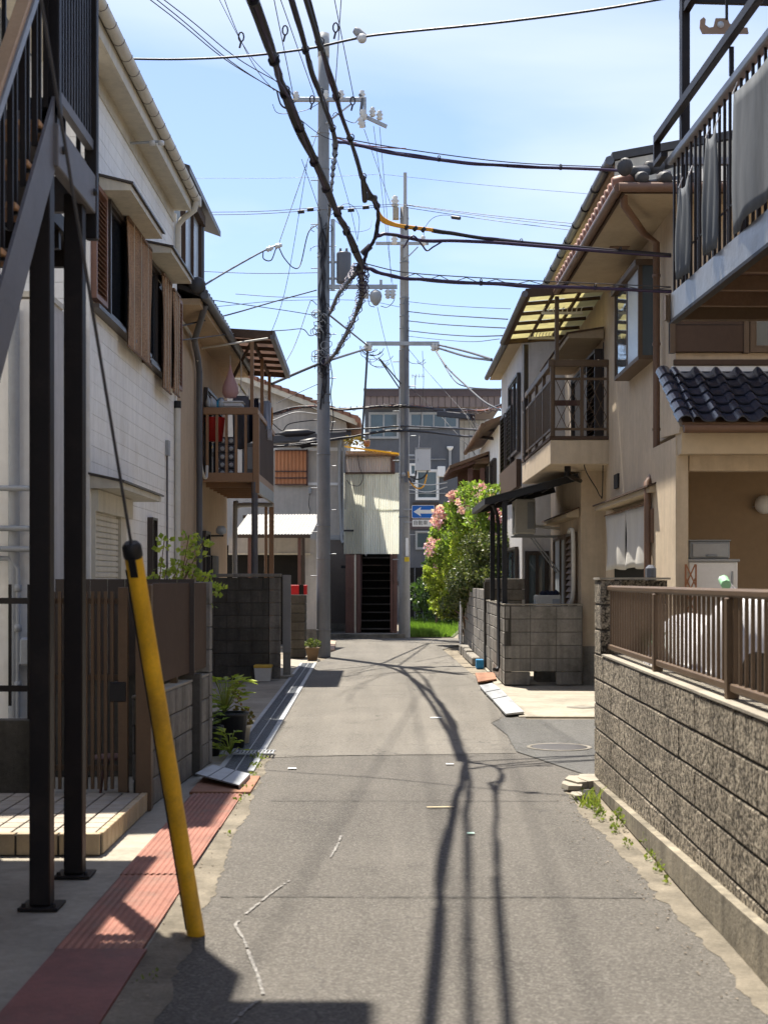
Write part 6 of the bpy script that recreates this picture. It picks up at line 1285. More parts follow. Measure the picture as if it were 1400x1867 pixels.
for k, py in enumerate(range(250, 1060, 40)):
    z = p1(0, py).z; tb('step_bolt', m_steel, t, [V((x1_+(.1 if k % 2 else -.1), Y1_-.05, z)), V((x1_+(.27 if k % 2 else -.27), Y1_-.05, z))], .011, 5)
bx(WF, 'crossarm', m_steel, t, p1(537, 0).x, p1(668, 0).x, p1(0, 190).z, p1(0, 183).z, -Y1_+.13, -Y1_+.21, .006)
bx(WF, 'drop_arm', m_steel, t, p1(663, 0).x, p1(668, 0).x, p1(0, 216).z, p1(0, 190).z, -Y1_+.13, -Y1_+.21)
br('side_arm', m_steel, t, p1(664, 212, -.17), p1(705, 231, -.17), .07, .07); br('arm_brace', m_steel, t, p1(594, 225, -.15), p1(640, 190, -.2), .03)
for px, py in ((594, 182), (622, 182), (660, 182), (540, 184), (679, 213), (692, 219)): insul(t, p1(px, py, -.17), 1.25)
for px, py in ((657, 214), (661, 200)): insul(t, p1(px, py, -.3), 1.4, (.2, 0, -1)); 
tb('cutout_fuse', m_pipeg, t, [p1(656, 172, -.2), p1(661, 180, -.2), p1(658, 205, -.2), p1(664, 232, -.2)], .035, 8)
bx(WF, 'lower_arm', m_steel, t, p1(600, 0).x, p1(724, 0).x, p1(0, 528).z, p1(0, 521).z, -Y1_+.05, -Y1_+.13)
for px in (668, 707, 716): insul(t, p1(px, 528, -.1), 1.2, (0, 0, -1))
out(MB().lathe(p1(685, 558, -.1), [(0, 0), (.05, .02), (.12, .12), (.135, .22), (.11, .30), (.05, .34), (0, .36)], 14), 'switch', m_pipel, t); bx(WF, 'arrester', m_steel, t, p1(692, 0).x, p1(697, 0).x, p1(0, 530).z, p1(0, 512).z, -Y1_+.06, -Y1_+.12)
# transformer with hanger pipe
tr = V((p1(627, 0).x, Y1_-.05, p1(0, 517).z)); hh = p1(0, 462).z-tr.z
tk = out(MB().lathe(tr, [(0, 0), (.15, 0), (.16, .02), (.16, hh-.03), (.15, hh), (.05, hh+.02), (0, hh+.02)], 20), 'transformer', m_pipeg, t)
for dx_ in (-.07, .06): out(MB().lathe(tr+V((dx_, -.04, hh)), [(.03, 0), (.035, .03), (.022, .05), (.03, .08), (0, .1)], 8), 'bushing', m_pipeg, tk)
tb('hanger_pipe', m_steel, t, [p1(607, 530, -.1), p1(607, 400, -.1)], .045, 8)
for py in (478, 508): br('hanger_arm', m_steel, t, p1(600, py, -.08), p1(618, py, -.08), .05, .04)
# cables and loops strapped down the pole
rd = random.Random(31)
for k in range(6):
    xx = x1_+rd.uniform(-.06, .08); pts = [V((xx+rd.uniform(-.05, .05), Y1_-.14-rd.uniform(0, .05), p1(0, py).z)) for py in range(390+k*10, 690+k*15, 28)]
    tb('riser_cable', m_wire if k % 2 else m_wireg, t, smooth(pts, 4), rd.uniform(.010, .02), 5)
mb = MB()
for k in range(38):
    z = p1(0, rd.choice([rd.uniform(400, 480), rd.uniform(560, 660), rd.uniform(560, 680), rd.uniform(640, 690)])).z; c_ = V((x1_+rd.uniform(-.2, .12), Y1_-.2, z)); r_ = rd.uniform(.04, .12); a0 = rd.uniform(0, 6)
    mb.tube([c_+V((math.cos(a0+a)*r_, rd.uniform(-.05, .05), math.sin(a0+a)*r_*rd.uniform(.6, 1.2))) for a in [i*.65 for i in range(8)]], .007, 4)
out(mb, 'wire_tangle', m_wire, t, kind='stuff'); mb = MB()
for k in range(16):
    z = p1(0, rd.uniform(575, 665)).z; c_ = V((x1_+rd.uniform(-.15, .1), Y1_-.22, z)); r_ = rd.uniform(.04, .1)
    mb.tube([c_+V((math.cos(a)*r_, 0, math.sin(a)*r_)) for a in [i*.6 for i in range(9)]], .008, 4)
out(mb, 'grey_wire_tangle', m_pipel, t, kind='stuff')
Y2_ = 40.9; x2_ = P(737, 0, Y2_).x; z2_ = P(0, 378, Y2_).z; p2 = lambda px, py, d=0.: P(px, py, Y2_+d)
t = thing('utility_pole', 'farther concrete utility pole carrying the one-way sign at the lane end', 'utility pole', (x2_, Y2_, 0), 'utility poles')
pr2 = lambda z: .17-.05*z/z2_
out(MB().lathe(V((x2_, Y2_, 0)), [(.17, 0)]+[(pr2(k*z2_/10), k*z2_/10) for k in range(1, 11)]+[(.0, z2_+.01)], 20), 'shaft', mat('pole_weathered', (.27, .265, .255), .8, .14, 1.4, .2, 70, streak=.3), t)
tb('top_pipe', m_pipel, t, [p2(738.5, 470, -.15), p2(738.5, 315, -.15)], .05, 8); tb('conduit', m_pipeg, t, [p2(741, 880, -.17), p2(741, 545, -.17)], .06, 8); tb('conduit', m_pipel, t, [p2(729, 880, -.15), p2(729, 640, -.15)], .025, 6)
for py in (400, 480, 545, 556, 578, 600, 640, 745, 866, 872, 944): band(t, V((x2_, Y2_, p2(0, py).z)), pr2(p2(0, py).z), .07)
bx(WF, 'crossarm', m_steel, t, p2(685, 0).x, p2(781, 0).x, p2(0, 449).z, p2(0, 444).z, -Y2_+.14, -Y2_+.22)
bx(WF, 'crossarm', m_steel, t, p2(668, 0).x, p2(800, 0).x, p2(0, 632).z, p2(0, 625).z, -Y2_+.16, -Y2_+.24)
br('arm_brace', m_steel, t, p2(737, 475, -.18), p2(762, 450, -.18), .03)
for px, py in ((719, 446), (771, 448)): insul(t, p2(px, py, -.25), 1.7)
insul(t, p2(720, 378), 2.0); bx(WF, 'pole_head', m_conc, t, p2(716, 0).x, p2(727, 0).x, p2(0, 400).z, p2(0, 380).z, -Y2_-.1, -Y2_+.15)
for px in (668, 674, 790, 796): insul(t, p2(px, 640, -.2), 1.4)
for k, py in enumerate(range(660, 1040, 45)): tb('step_bolt', m_steel, t, [V((x2_+(.12 if k % 2 else -.12), Y2_-.05, p2(0, py).z)), V((x2_+(.33 if k % 2 else -.33), Y2_-.05, p2(0, py).z))], .014, 5)
bx(WF, 'yellow_band', mat('tag_yellow', (.62, .45, .03), .5, .1), t, p2(737, 0).x, p2(746, 0).x, p2(0, 1024).z, p2(0, 1016).z, -Y2_+.168, -Y2_+.176); bx(WF, 'number_plate', m_white, t, p2(739, 0).x, p2(744.5, 0).x, p2(0, 1014).z, p2(0, 981).z, -Y2_+.166, -Y2_+.172)
out(MB().lathe(p2(736, 868, -.3), [(0, 0), (.05, 0), (.06, .05), (.04, .1), (0, .11)], 8), 'clamp', m_pipel, t)
rd = random.Random(5); mb = MB()
for k in range(13):
    c_ = p2(rd.choice([rd.uniform(672, 700), rd.uniform(755, 800)]), rd.uniform(632, 660), -.25); r_ = rd.uniform(.1, .35); mb.tube([c_+V((math.cos(a)*r_, 0, math.sin(a)*r_*.7)) for a in [math.pi+i*.42+rd.uniform(-.2, .2) for i in range(8)]], .008, 4)
out(mb, 'wire_tangle', m_wire, t, kind='stuff')
# ---------------------------------------------------------------- one-way sign
YSn = 40.55; s0 = P(750.5, 945, YSn); s1 = P(792, 921, YSn); fSg = Fr((s0.x, YSn, s0.z), (1, 0, 0), (0, -1, 0)); SW, SH = s1.x-s0.x, s1.z-s0.z
t = thing('one_way_sign', 'blue one-way street sign with white left arrow on the far pole', 'sign', (s0.x+SW/2, YSn, s0.z))
def rrect(fr, u0, u1, v0, v1, r, n0, n1, name, m_, par):
    pts = []
    for cx_, cy_, a0 in ((u1-r, v1-r, 0), (u0+r, v1-r, 90), (u0+r, v0+r, 180), (u1-r, v0+r, 270)):
        for k in range(5): a = R(a0+k*22.5); pts.append(fr.p(cx_+r*math.cos(a), cy_+r*math.sin(a), n0))
    return out(MB().prism(pts, fr.n*(n1-n0)), name, m_, par)
rrect(fSg, 0, SW, 0, SH, .035, 0, .012, 'plate_edge', m_white, t); rrect(fSg, .014, SW-.014, .014, SH-.014, .03, .0125, .016, 'blue_field', m_blue, t)
ar = [(.075, .5), (.41, .86), (.375, .64), (.93, .64), (.93, .36), (.375, .36), (.41, .14)]
out(MB().prism([fSg.p(a*SW, b*SH, .0165) for a, b in ar], fSg.n*.003), 'arrow', m_white, t)
br('bracket', m_steel, t, V((x2_, Y2_-.15, s0.z+SH*.7)), V((s0.x+SW*.5, YSn+.02, s0.z+SH*.7)), .03); br('bracket', m_steel, t, V((x2_, Y2_-.15, s0.z-.1)), V((s0.x+SW*.5, YSn+.02, s0.z-.1)), .03)
q0 = P(751.5, 960, YSn); q1 = P(797, 947.5, YSn); fPl = Fr((q0.x, YSn, q0.z), (1, 0, 0), (0, -1, 0)); PW, PH = q1.x-q0.x, q1.z-q0.z
t2 = thing('sign_plate', 'white supplementary plate with black Japanese characters under the arrow sign', 'sign', (q0.x+PW/2, YSn, q0.z))
rrect(fPl, 0, PW, 0, PH, .02, 0, .012, 'plate', m_white, t2)
def text(txt, fr, u, v, h, n, m_, par, name='lettering'):
    cu = bpy.data.curves.new(name, 'FONT'); cu.body = txt; cu.size = h; cu.extrude = .001; cu.align_y = 'CENTER'
    ob = bpy.data.objects.new(name, cu); col.objects.link(ob); bpy.context.view_layer.update()
    dg = bpy.context.evaluated_depsgraph_get(); me = bpy.data.meshes.new_from_object(ob.evaluated_get(dg)); bpy.data.objects.remove(ob)
    me.materials.clear(); me.materials.append(m_); me.name = name
    o = bpy.data.objects.new(name, me); col.objects.link(o); o.parent = par; o.location = fr.p(u, v, n)-rootloc(par); o.rotation_euler = (R(90), 0, yaw(fr)); return o
text('自動車・原付', fPl, .02, PH*.5, PH*.72, .0135, m_ink, t2)
# control box hung beside the pole
t = thing('control_box', 'pale grey metal control box hanging beside the far pole', 'control box', P(771, 858, 40.4))
bx(WF, 'case', mat('box_grey', (.50, .51, .52), .5, .06), t, P(757, 0, 40.4).x, P(785, 0, 40.4).x, P(0, 858, 40.4).z, P(0, 818, 40.4).z, -40.65, -40.4, .012)
bx(WF, 'lid', m_pipel, t, P(756.5, 0, 40.4).x, P(785.5, 0, 40.4).x, P(0, 818, 40.4).z, P(0, 816.5, 40.4).z, -40.68, -40.38); bx(WF, 'latch', m_steel, t, P(761, 0, 40.4).x, P(762.5, 0, 40.4).x, P(0, 841, 40.4).z, P(0, 836, 40.4).z, -40.4, -40.385); br('bracket', m_steel, t, P(745, 830, 40.6), P(757, 830, 40.5), .05)
tb('bottom_cable', m_wire, t, smooth([P(758, 858, 40.4), P(757, 872, 40.4), P(752, 880, 40.4), P(745, 872, 40.5)]), .025, 6); tb('bottom_cable', m_wire, t, smooth([P(780, 858, 40.4), P(772, 870, 40.4), P(760, 874, 40.4), P(748, 868, 40.5)]), .022, 6)
# ================================================================ overhead cables
GW = 'overhead wires'
def wire(label, pts, r, m_=None, name='overhead_wire', k=6, n=6): return tb(name, m_ or m_wire, None, smooth(pts, k), r, n, label=label, cat='wire', group=GW)
def bundle(label, pts, strands, spread, ringstep=.0, seed=1, mats=(m_wire,), loops=0., loopr=.1, core=.03):
    rd = random.Random(seed); c = smooth(pts, 10); t = thing('cable_bundle', label, 'cable bundle', c[len(c)//2], 'thick cable bundles'); m = len(c)
    T = [(c[min(i+1, m-1)]-c[max(i-1, 0)]).normalized() for i in range(m)]
    X = [V((0, 0, 1)).cross(q).normalized() if abs(q.z) < .97 else V((1, 0, 0)) for q in T]; Yv = [T[i].cross(X[i]) for i in range(m)]
    for s in range(strands):
        a0 = rd.uniform(0, 6.28); tw = rd.uniform(-.25, .25); rr = spread*rd.uniform(.35, 1.); pts_ = []
        for i in range(m):
            a = a0+tw*i+.4*math.sin(i*.7+s); q = rr*(.75+.5*math.sin(i*.37+s*2)); pts_.append(c[i]+X[i]*math.cos(a)*q+Yv[i]*math.sin(a)*q)
        tb('cable', mats[s % len(mats)], t, pts_, rd.uniform(.35, .72)*core if s else core, 6)
    if ringstep:
        mb = MB(); d = 0.
        for i in range(m-1):
            d += (c[i+1]-c[i]).length
            if d > ringstep:
                d = 0.; o_ = c[i]+V((0, 0, spread*.9)); mb.tube([o_+X[i]*math.cos(a)*.032+Yv[i]*math.sin(a)*.032 for a in [j*.7 for j in range(10)]], .005, 4)
                mb.tube([c[i]-T[i]*.012, c[i]+T[i]*.012], spread*1.15+core*.35, 8)
        out(mb, 'ties', m_wire, t, kind='stuff')
    if loops:
        mb = MB(); pts_ = []; st = max(2, int(loops))
        for i in range(m-1):
            for j in range(st):
                f_ = j/st; a = (i*st+j)*1.05; o_ = c[i].lerp(c[i+1], f_); lr = loopr*(.8+.4*math.sin(i*1.7)); pts_.append(o_+X[i]*math.cos(a)*lr+Yv[i]*math.sin(a)*lr)
        mb.tube(pts_, .007, 4); out(mb, 'spiral_wrap', m_wirep, t)
    return t
A0 = PZ(461, 0, 5.05); A1 = PZ(600, 357, 5.03); dirA = (A0-A1).normalized()
NA = PZ(660, 486, 4.97)
bundle('thickest black cable bundle overhead, coming from the top left to the junction', [A0+dirA*16+V((0, 0, .8)), A0+dirA*8+V((0, 0, .25)), A0, PZ(520, 171, 5.04), A1, PZ(632, 423, 5.0), NA], 9, .029, .6, 3, (m_wire, m_wire, m_wirep), core=.021)
bundle('black cable bundle sweeping down from the junction to the nearer pole', [NA, P(662, 515, 17.2), P(656, 548, 20.2), P(640, 592, 24.4), P(618, 635, 28), P(592, 664, 30.3)], 7, .04, 0, 4, (m_wire, m_wirep), 5, .065)
bundle('thinner loop-wrapped cable running from the junction to the nearer pole', [NA+V((-.05, 0, 0)), P(640, 505, 19), P(620, 535, 25), P(601, 572, 30.3)], 3, .025, 0, 5, (m_wire, m_wirep), 5, .05)
B0 = PZ(530, 0, 6.15); B1 = PZ(566, 123, 6.15); dirB = (B0-B1).normalized()
bundle('middle black cable bundle overhead leading to the top of the nearer pole', [B0+dirB*16, B0+dirB*8, B0, B1, PZ(594, 197, 6.2), PZ(611, 262, 6.3), P(607, 314, 20), P(601, 380, 27), P(597, 440, 30.4)], 5, .021, 1.1, 6, (m_wire, m_wirep), core=.019)
C0 = PZ(561, 0, 5.5); C1 = PZ(617, 189, 5.45); dirC = (C0-C1).normalized()
bundle('right black cable bundle overhead ending at the junction loops', [C0+dirC*16+V((0, 0, .6)), C0+dirC*8+V((0, 0, .15)), C0, PZ(583, 80, 5.48), C1, PZ(651, 289, 5.42), PZ(666, 337, 5.4), PZ(684, 369, 5.4), PZ(690, 400, 5.38), PZ(684, 432, 5.25), PZ(668, 460, 5.1), NA], 6, .019, 1.0, 7, (m_wire, m_wirep), core=.017)
jn = thing('cable_closure', 'black cable joint closure hanging at the overhead junction', 'cable closure', PZ(664, 340, 5.4))
tb('tube', m_wire, jn, [PZ(662, 325, 5.4), PZ(665, 366, 5.35)], .026, 8); tb('clamp', m_wireg, jn, [PZ(668, 358, 5.4), PZ(684, 362, 5.4)], .036, 8); tb('clamp', m_wireg, jn, [PZ(660, 463, 5.1), PZ(676, 448, 5.18)], .036, 8)
# branches to the right-hand houses
N2 = PZ(690, 392, 5.4)
t_ = thing('orange_cable', 'orange sleeved cable branching right from the junction', 'cable bundle', N2, 'thick cable bundles')
for k in range(4):
    e = V((0, 0, .022*(k-1.5))); tb('strand', m_wirey, t_, smooth([P(688, 378+k*3, 14.7), P(693, 390+k*3.2, 14.75), P(700, 398+k*2.6, 14.8), P(715, 406+k*1.6, 14.85), P(735, 411+k*1.2, 14.9), P(790, 418+k*1., 15.1)], 8), .011, 6)
for px in (741, 757, 772): tb('sleeve_band', m_wire, t_, [P(px-2, 412+(px-735)*.13, 14.92), P(px+2, 416+(px-735)*.13, 14.92)], .03, 8)
bundle('black cable continuing from the orange sleeve to the tan house', [P(788, 420, 15.1), P(860, 432, 15.3), P(1000, 448, 15.7), P(1222, 465, 16.1)], 3, .018, 1.1, 9, (m_wire, m_wirep), core=.02)
bundle('upper purple-black cable from the junction to the tan house', [P(686, 430, 14.9), P(708, 427, 14.9), P(735, 432, 15), P(775, 439, 15.1), P(900, 444, 15.4), P(1222, 468, 16.1)], 3, .014, 0, 10, (m_wirep, m_wire), core=.018)
bundle('lower purple-black cable from the junction to the tan house', [NA, P(690, 497, 15.1), P(735, 506, 15.2), P(850, 515, 15.4), P(1000, 521, 15.7), P(1222, 531, 16.1)], 4, .018, 1.4, 11, (m_wirep, m_wire), core=.02)
wire('grey messenger wire above the lower purple cable', [NA+V((0, 0, .04)), P(735, 496, 15.2), P(850, 505, 15.4), P(1000, 513, 15.7), P(1222, 523, 16.1)], .006, m_wireg)
mb = MB(); pa = smooth([P(735, 497, 15.2), P(850, 506, 15.4), P(1000, 514, 15.7), P(1222, 524, 16.1)], 5); pb = smooth([P(735, 506, 15.2), P(850, 516, 15.4), P(1000, 522, 15.7), P(1222, 532, 16.1)], 5)
zg = [pa[i] if i % 2 else pb[i] for i in range(len(pa))]; out(mb.tube(zg, .005, 5), 'lashing_wire', m_wireg, None, 'zigzag lashing wire between the lower cable and its messenger', 'wire', GW)
bundle('high black cable crossing right to the roof of the tan house', [PZ(611, 258, 6.3), P(640, 262, 15.3), P(700, 274, 15.6), P(800, 291, 16), P(930, 302, 16.4), P(1110, 310, 16.8), P(1222, 316, 16.9)], 3, .016, 1.5, 12, (m_wirep, m_wire), core=.018)
wire('thin messenger wire above the high black crossing cable', [P(613, 250, 15.2), P(740, 272, 15.8), P(930, 296, 16.4), P(1118, 305, 16.8)], .006)
wire('slack orange-brown wire beside the high crossing cable', [P(615, 252, 15.2), P(650, 262, 15.4), P(690, 268, 15.6), P(740, 271, 15.8)], .007, mat('cable_rust', (.25, .08, .04), .6, .1))
wire('curled black loop wire hanging under the upper purple cable', [P(735, 452, 15), P(752, 430, 15), P(768, 445, 15.05), P(778, 457, 15.1), P(790, 450, 15.1), P(812, 437, 15.2)], .009, m_wirep)
# service wire crossing at the top
wire('long service wire from the white house across the top to the balcony', [P(214, 107, 15.75), P(330, 108, 15.3), P(450, 102, 14.9), P(560, 89, 14.4), P(640, 72, 14.1), P(700, 62, 13.9), P(900, 42, 13.4), P(1080, 19, 13.0), P(1230, -6, 12.5)], .012)
t = thing('wire_clamp', 'grey clamp and insulator on the top crossing service wire', 'clamp', P(655, 62, 14.05)); tb('body', m_pipel, t, [P(646, 54, 14.05), P(652, 58, 14.05), P(664, 68, 14.05)], [.03, .045, .04], 8); out(MB().lathe(P(660, 72, 14.02), [(0, 0), (.045, .0), (.05, .03), (.03, .05), (0, .055)], 10, (0, -1, .2)), 'disc', m_ins, t)
# high-voltage wires to the pole top
hv = 'thin high-voltage wire running overhead to the nearer pole crossarm'
def far_to(px, zc=12.2, k=1.):
    a = PZ(px, 0, zc); return a
for hn, (xt, xa, ya) in zip(('leftmost', 'second from left', 'third from left', 'rightmost'), ((500, 536, 180), (512, 574, 176), (610, 645, 178), (622, 612, 150))):
    b = p1(xa, ya, -.17); a = PZ(xt, 0, 12.15); d = (a-b).normalized(); wire(hv+', '+hn, [a+d*22, a+d*8, a, b], .009)
hl = 'thin wire slanting from the upper left sky to the nearer pole crossarm'
for hn, (xt, xa, ya, c_) in zip(('left', 'middle', 'right'), ((275, 505, 165, 6), (287, 515, 172, 10), (300, 520, 158, 4))):
    b = p1(xa, ya, -.17); a = PZ(xt, 0, 12.4); d = (a-b).normalized(); m_ = a.lerp(b, .55)-V((0, 0, .12)); wire(hn+' '+hl, [a+d*16, a+d*6, a, m_, b, p1(540, 186, -.17)], .010)
b = p1(530, 200, -.2); wire('wire dropping from the crossarm end into the thick cable bundle', [p1(505, 166, -.2), p1(512, 190, -.2), p1(524, 197, -.2), p1(537, 186, -.2)], .02)
for k, (px, py) in enumerate(((440, 72), (520, 60), (612, 55), (569, 186), (643, 188))):
    s = thing('wire_tag', ('small black wire tag hanging top left of the bundles', 'small black wire tag between the two left bundles', 'small black wire tag right of the pole top', 'small black wire tag under the crossarm', 'small black wire tag beside the right insulators')[k], 'wire tag', PZ(px, py, 11.8), 'wire tags'); c_ = PZ(px, py, 11.8)
    tb('loop', m_wire, s, [c_+V((math.cos(a)*.05, 0, math.sin(a)*.09+.05)) for a in [i*.7 for i in range(10)]], .016, 5); tb('tail', m_wire, s, [c_-V((0, 0, .04)), c_-V((.03, 0, .16))], .02, 5)
b = P(410, 0, 25); wire('thin wire with tag at the upper left', [PZ(395, -60, 12), PZ(410, 0, 12), PZ(440, 75, 11.9), PZ(470, 130, 11.9), p1(500, 165, -.2)], .008)
# left service drops
wire('service wire from the tan left house up to the hanging insulators', [P(335, 545, 21.2), P(400, 503, 24), P(480, 458, 27.5), P(508, 447, 28.5)], .016)
wire('looped jumper wire below the left hanging insulators', [P(480, 458, 27.5), P(481, 472, 27.5), P(495, 474, 27.8), P(506, 450, 28.4), P(518, 470, 29), P(535, 488, 29.6), P(548, 482, 30), P(562, 425, 30.3), P(578, 410, 30.5)], .012)
t = thing('hanging_insulators', 'pair of small white insulators hanging left of the nearer pole', 'insulator', P(500, 448, 28)); insul(t, P(486, 456, 27.7), .9, (.8, .3, .4)); insul(t, P(502, 450, 28.2), .9, (.8, .3, .3)); br('link', m_steel, t, P(488, 454, 27.8), P(508, 446, 28.5), .03)
wire('stay wire from the left insulators up to the pole', [P(508, 446, 28.5), p1(582, 232, -.1)], .008); wire('stay wire crossing behind the bundles to the pole base', [P(550, 290, 30.2), p1(583, 385, -.1)], .007)
wire('service wire from the white house end to the nearer pole', [P(332, 594, 20.8), P(420, 573, 24), P(500, 550, 27.5), P(577, 529, 30.4)], .013)
wire('slack service wire from the balcony roof to the pole tangle', [P(332, 620, 20.8), P(440, 607, 25), P(520, 602, 28), P(552, 600, 29.5), P(565, 612, 30.2), P(578, 608, 30.4)], .010, m_wireg)
wire('thin slack wire running from the left eave to the pole', [P(380, 546, 25), P(450, 556, 27), P(520, 566, 29), P(575, 575, 30.4)], .008)
wire('steep slack wire from the balcony roof to the pole tangle', [P(500, 690, 28.5), P(535, 635, 29.4), P(562, 560, 30.2), P(568, 548, 30.3), P(578, 556, 30.4)], .008)
wire('thin wire descending from the left insulators past the balcony roof', [P(560, 300, 30.0), P(520, 530, 29.3), P(480, 640, 28.7), P(470, 670, 28.4)], .006)
wire('thick grey stay cable from the balcony past the pole to the far crossarm', [P(495, 700, 28.4), p1(580, 664, -.2), P(620, 651, 34), p2(668, 636, -.3)], .03, m_wireg); wire('grey stay wire from the nearer pole to the far crossarm', [p1(600, 574, -.1), p2(670, 630, -.3)], .022, m_wireg)
hz = 'thin wire crossing level behind the nearer pole'
for (a, b) in (((350, 392, 36), (590, 382, 33)), ((345, 387, 36), (590, 378, 33)), ((350, 494, 34), (590, 497, 31)), ((355, 325, 50), (690, 318, 48)), ((430, 536, 34), (590, 541, 32))): wire(hz+{387: ', upper of the close pair', 392: ', lower of the close pair', 494: ', level with the transformer', 325: ', highest and faintest', 536: ', lowest'}[a[1]], [P(*a), P((a[0]+b[0])/2, (a[1]+b[1])/2+3, (a[2]+b[2])/2), P(*b)], .008 if a[1] != 325 else .006)
for (a, b) in (((590, 380, 33), (722, 372, 40.8)), ((590, 384, 33), (720, 376, 40.8))): wire(('upper' if a[1] == 380 else 'lower')+' thin wire linking the nearer pole with the far pole top', [P(*a), P(*b)], .009)
t = thing('line_sleeves', 'row of small black cylindrical sleeves on the wires by the nearer pole', 'wire sleeves', P(600, 381, 33))
for (px, py) in ((549, 386), (566, 382), (621, 379), (640, 383), (667, 378)): tb('sleeve', m_wire, t, [P(px-6, py+.5, 32.8), P(px+6, py-.5, 32.8)], .045, 8)
# far pole to the right
fr_ = 'thin wire from the far pole top out to the right sky'
for (a, b) in (((738, 373, 40.8), (1050, 408, 36)), ((725, 372, 40.8), (1050, 414, 36)), ((738, 378, 40.8), (1045, 420, 36)), ((700, 318, 44), (1090, 355, 42))): wire(fr_+{373: ', second of four', 372: ', third of four', 378: ', lowest of four', 318: ', highest of four'}[a[1]], [P(*a), P((a[0]+b[0])/2, (a[1]+b[1])/2+2, (a[2]+b[2])/2), P(*b)], .009 if a[1] != 318 else .006)
wire('arched jumper wire above the far pole crossarm', [p2(771, 440, -.2), p2(775, 415, -.2), p2(790, 397, -.3), P(812, 392, 40), P(830, 396, 39.5)], .008); tb('sleeve', m_wire, None, [P(824, 396, 39.5), P(838, 398, 39.3)], .05, 8, label='small black sleeve on the wire right of the far pole', cat='wire sleeves')
for k, (y0, y1) in enumerate(((550, 563), (568, 582), (585, 598), (603, 612), (613, 618))): wire(('topmost', 'second', 'third', 'fourth', 'lowest')[k]+' service wire from the far pole to the grey shuttered house', [p2(744, y0, -.2), P(800, y0+6, 37), P(860, y0+10, 32), P(930-k*5, y1, 27.5)], .014 if 0 < k < 4 else .008)
for k in range(2): wire(('upper', 'lower')[k]+' thick twin cable from the far crossarm to the gutter', [p2(800, 629+k*6, -.2), P(850, 641+k*9, 36), P(896, 655+k*2, 32)], .028, m_wireg)
wire('slack twin cable from the far crossarm down to the right eave', [p2(792, 636, -.2), P(815, 670, 39), P(848, 702, 36), P(882, 732, 33.5), P(912, 748, 32)], .022, m_wireg); wire('second slack cable from the far crossarm down to the right eave', [p2(795, 640, -.2), P(825, 690, 38), P(850, 705, 36), P(905, 710, 32)], .015, m_wireg)
for k, (a, b) in enumerate((((693, 655), (731, 700)), ((690, 652), (728, 708)))): wire(('shorter', 'longer')[k]+' stay wire below the far crossarm', [p2(*a, -.2), p2(*b, -.2)], .022, m_wireg)
wire('thick grey guy cable dropping left of the far pole', [p2(670, 640, -.25), p2(667, 690, -.3), p2(660, 800, -.3)], .036, m_wireg)
wire('thin wires dropping from the high arm behind the junction', [p1(681, 230, -.2), P(695, 340, 36), P(706, 440, 40), P(716, 520, 40.6)], .006); wire('thin wire dropping from the side arm to the far crossarm', [p1(692, 232, -.2), P(706, 400, 38), P(713, 515, 40.6)], .006)
wire('thin diagonal wire from the crossarm to the far pole head', [p1(664, 236, -.2), P(690, 310, 36), p2(712, 372)], .007); wire('thin jumper loop under the crossarm', [p1(655, 216, -.2), p1(645, 224, -.2), p1(625, 216, -.2), p1(612, 205, -.2), p1(606, 212, -.2)], .008); wire('thin diagonal wire from the left crossarm to the branch point', [p1(548, 218, -.2), p1(580, 243, -.2), p1(610, 256, -.2), p1(650, 260, -.2)], .008)
wire('thin wire hanging from the switch to the far pole base', [p1(688, 560, -.1), P(702, 620, 36), p2(722, 690, -.2)], .006); wire('small jumper loop around the pole switch', [p1(671, 530, -.1), p1(673, 555, -.1), p1(683, 560, -.1)], .008); wire('right jumper loop around the pole switch', [p1(719, 530, -.1), p1(718, 548, -.1), p1(706, 560, -.1), p1(694, 558, -.1)], .008)
# further thin wires
for k, (lb, pts, r_) in enumerate((
    ('thin wire falling steeply left of the nearer pole top', [PZ(380, -40, 12.3), PZ(452, 95, 12.1), p1(505, 150, -.2)], .007),
    ('thin slack wire looping under the left crossarm end', [p1(497, 190, -.2), p1(505, 205, -.2), p1(525, 207, -.2), p1(560, 200, -.2), p1(585, 186, -.2)], .007),
    ('thin wire from the crossarm down the right side of the nearer pole', [p1(605, 262, -.2), p1(622, 320, -.2), p1(640, 385, -.2), p1(652, 440, -.2)], .006),
    ('thin wire arcing from the pole to the sleeve row', [p1(604, 392, -.2), p1(628, 372, -.2), p1(646, 378, -.2), p1(655, 400, -.2), p1(652, 436, -.2)], .006),
    ('slack thin wire hanging between the poles below the sleeves', [P(608, 400, 31), P(640, 422, 33), P(672, 418, 36), P(678, 402, 37)], .006),
    ('thin wire from the far pole to the left eaves', [p2(730, 560, -.2), P(660, 548, 37), P(520, 548, 33), P(385, 560, 27)], .007),
    ('thin wire from the nearer pole low to the balcony roof', [p1(580, 700, -.2), P(545, 716, 29.8), P(505, 735, 28.8)], .007),
    ('thin curled wire on the right face of the nearer pole', [p1(602, 660, -.2), p1(606, 690, -.2), p1(603, 720, -.2), p1(608, 760, -.2), p1(604, 790, -.2)], .012),
    ('thin wire dropping from the far crossarm to the grey building', [p2(770, 640, -.2), P(772, 700, 42), P(765, 790, 43), P(763, 816, 41)], .007),
    ('fine wire slanting right of the far pole to the shed roof', [p2(745, 705, -.2), P(790, 745, 40), P(850, 810, 38.5), P(872, 836, 37.8)], .007),
    ('fine wire from the far pole to the right eaves', [p2(744, 636, -.2), P(790, 690, 39.5), P(880, 790, 35)], .006))): wire(lb, pts, r_)
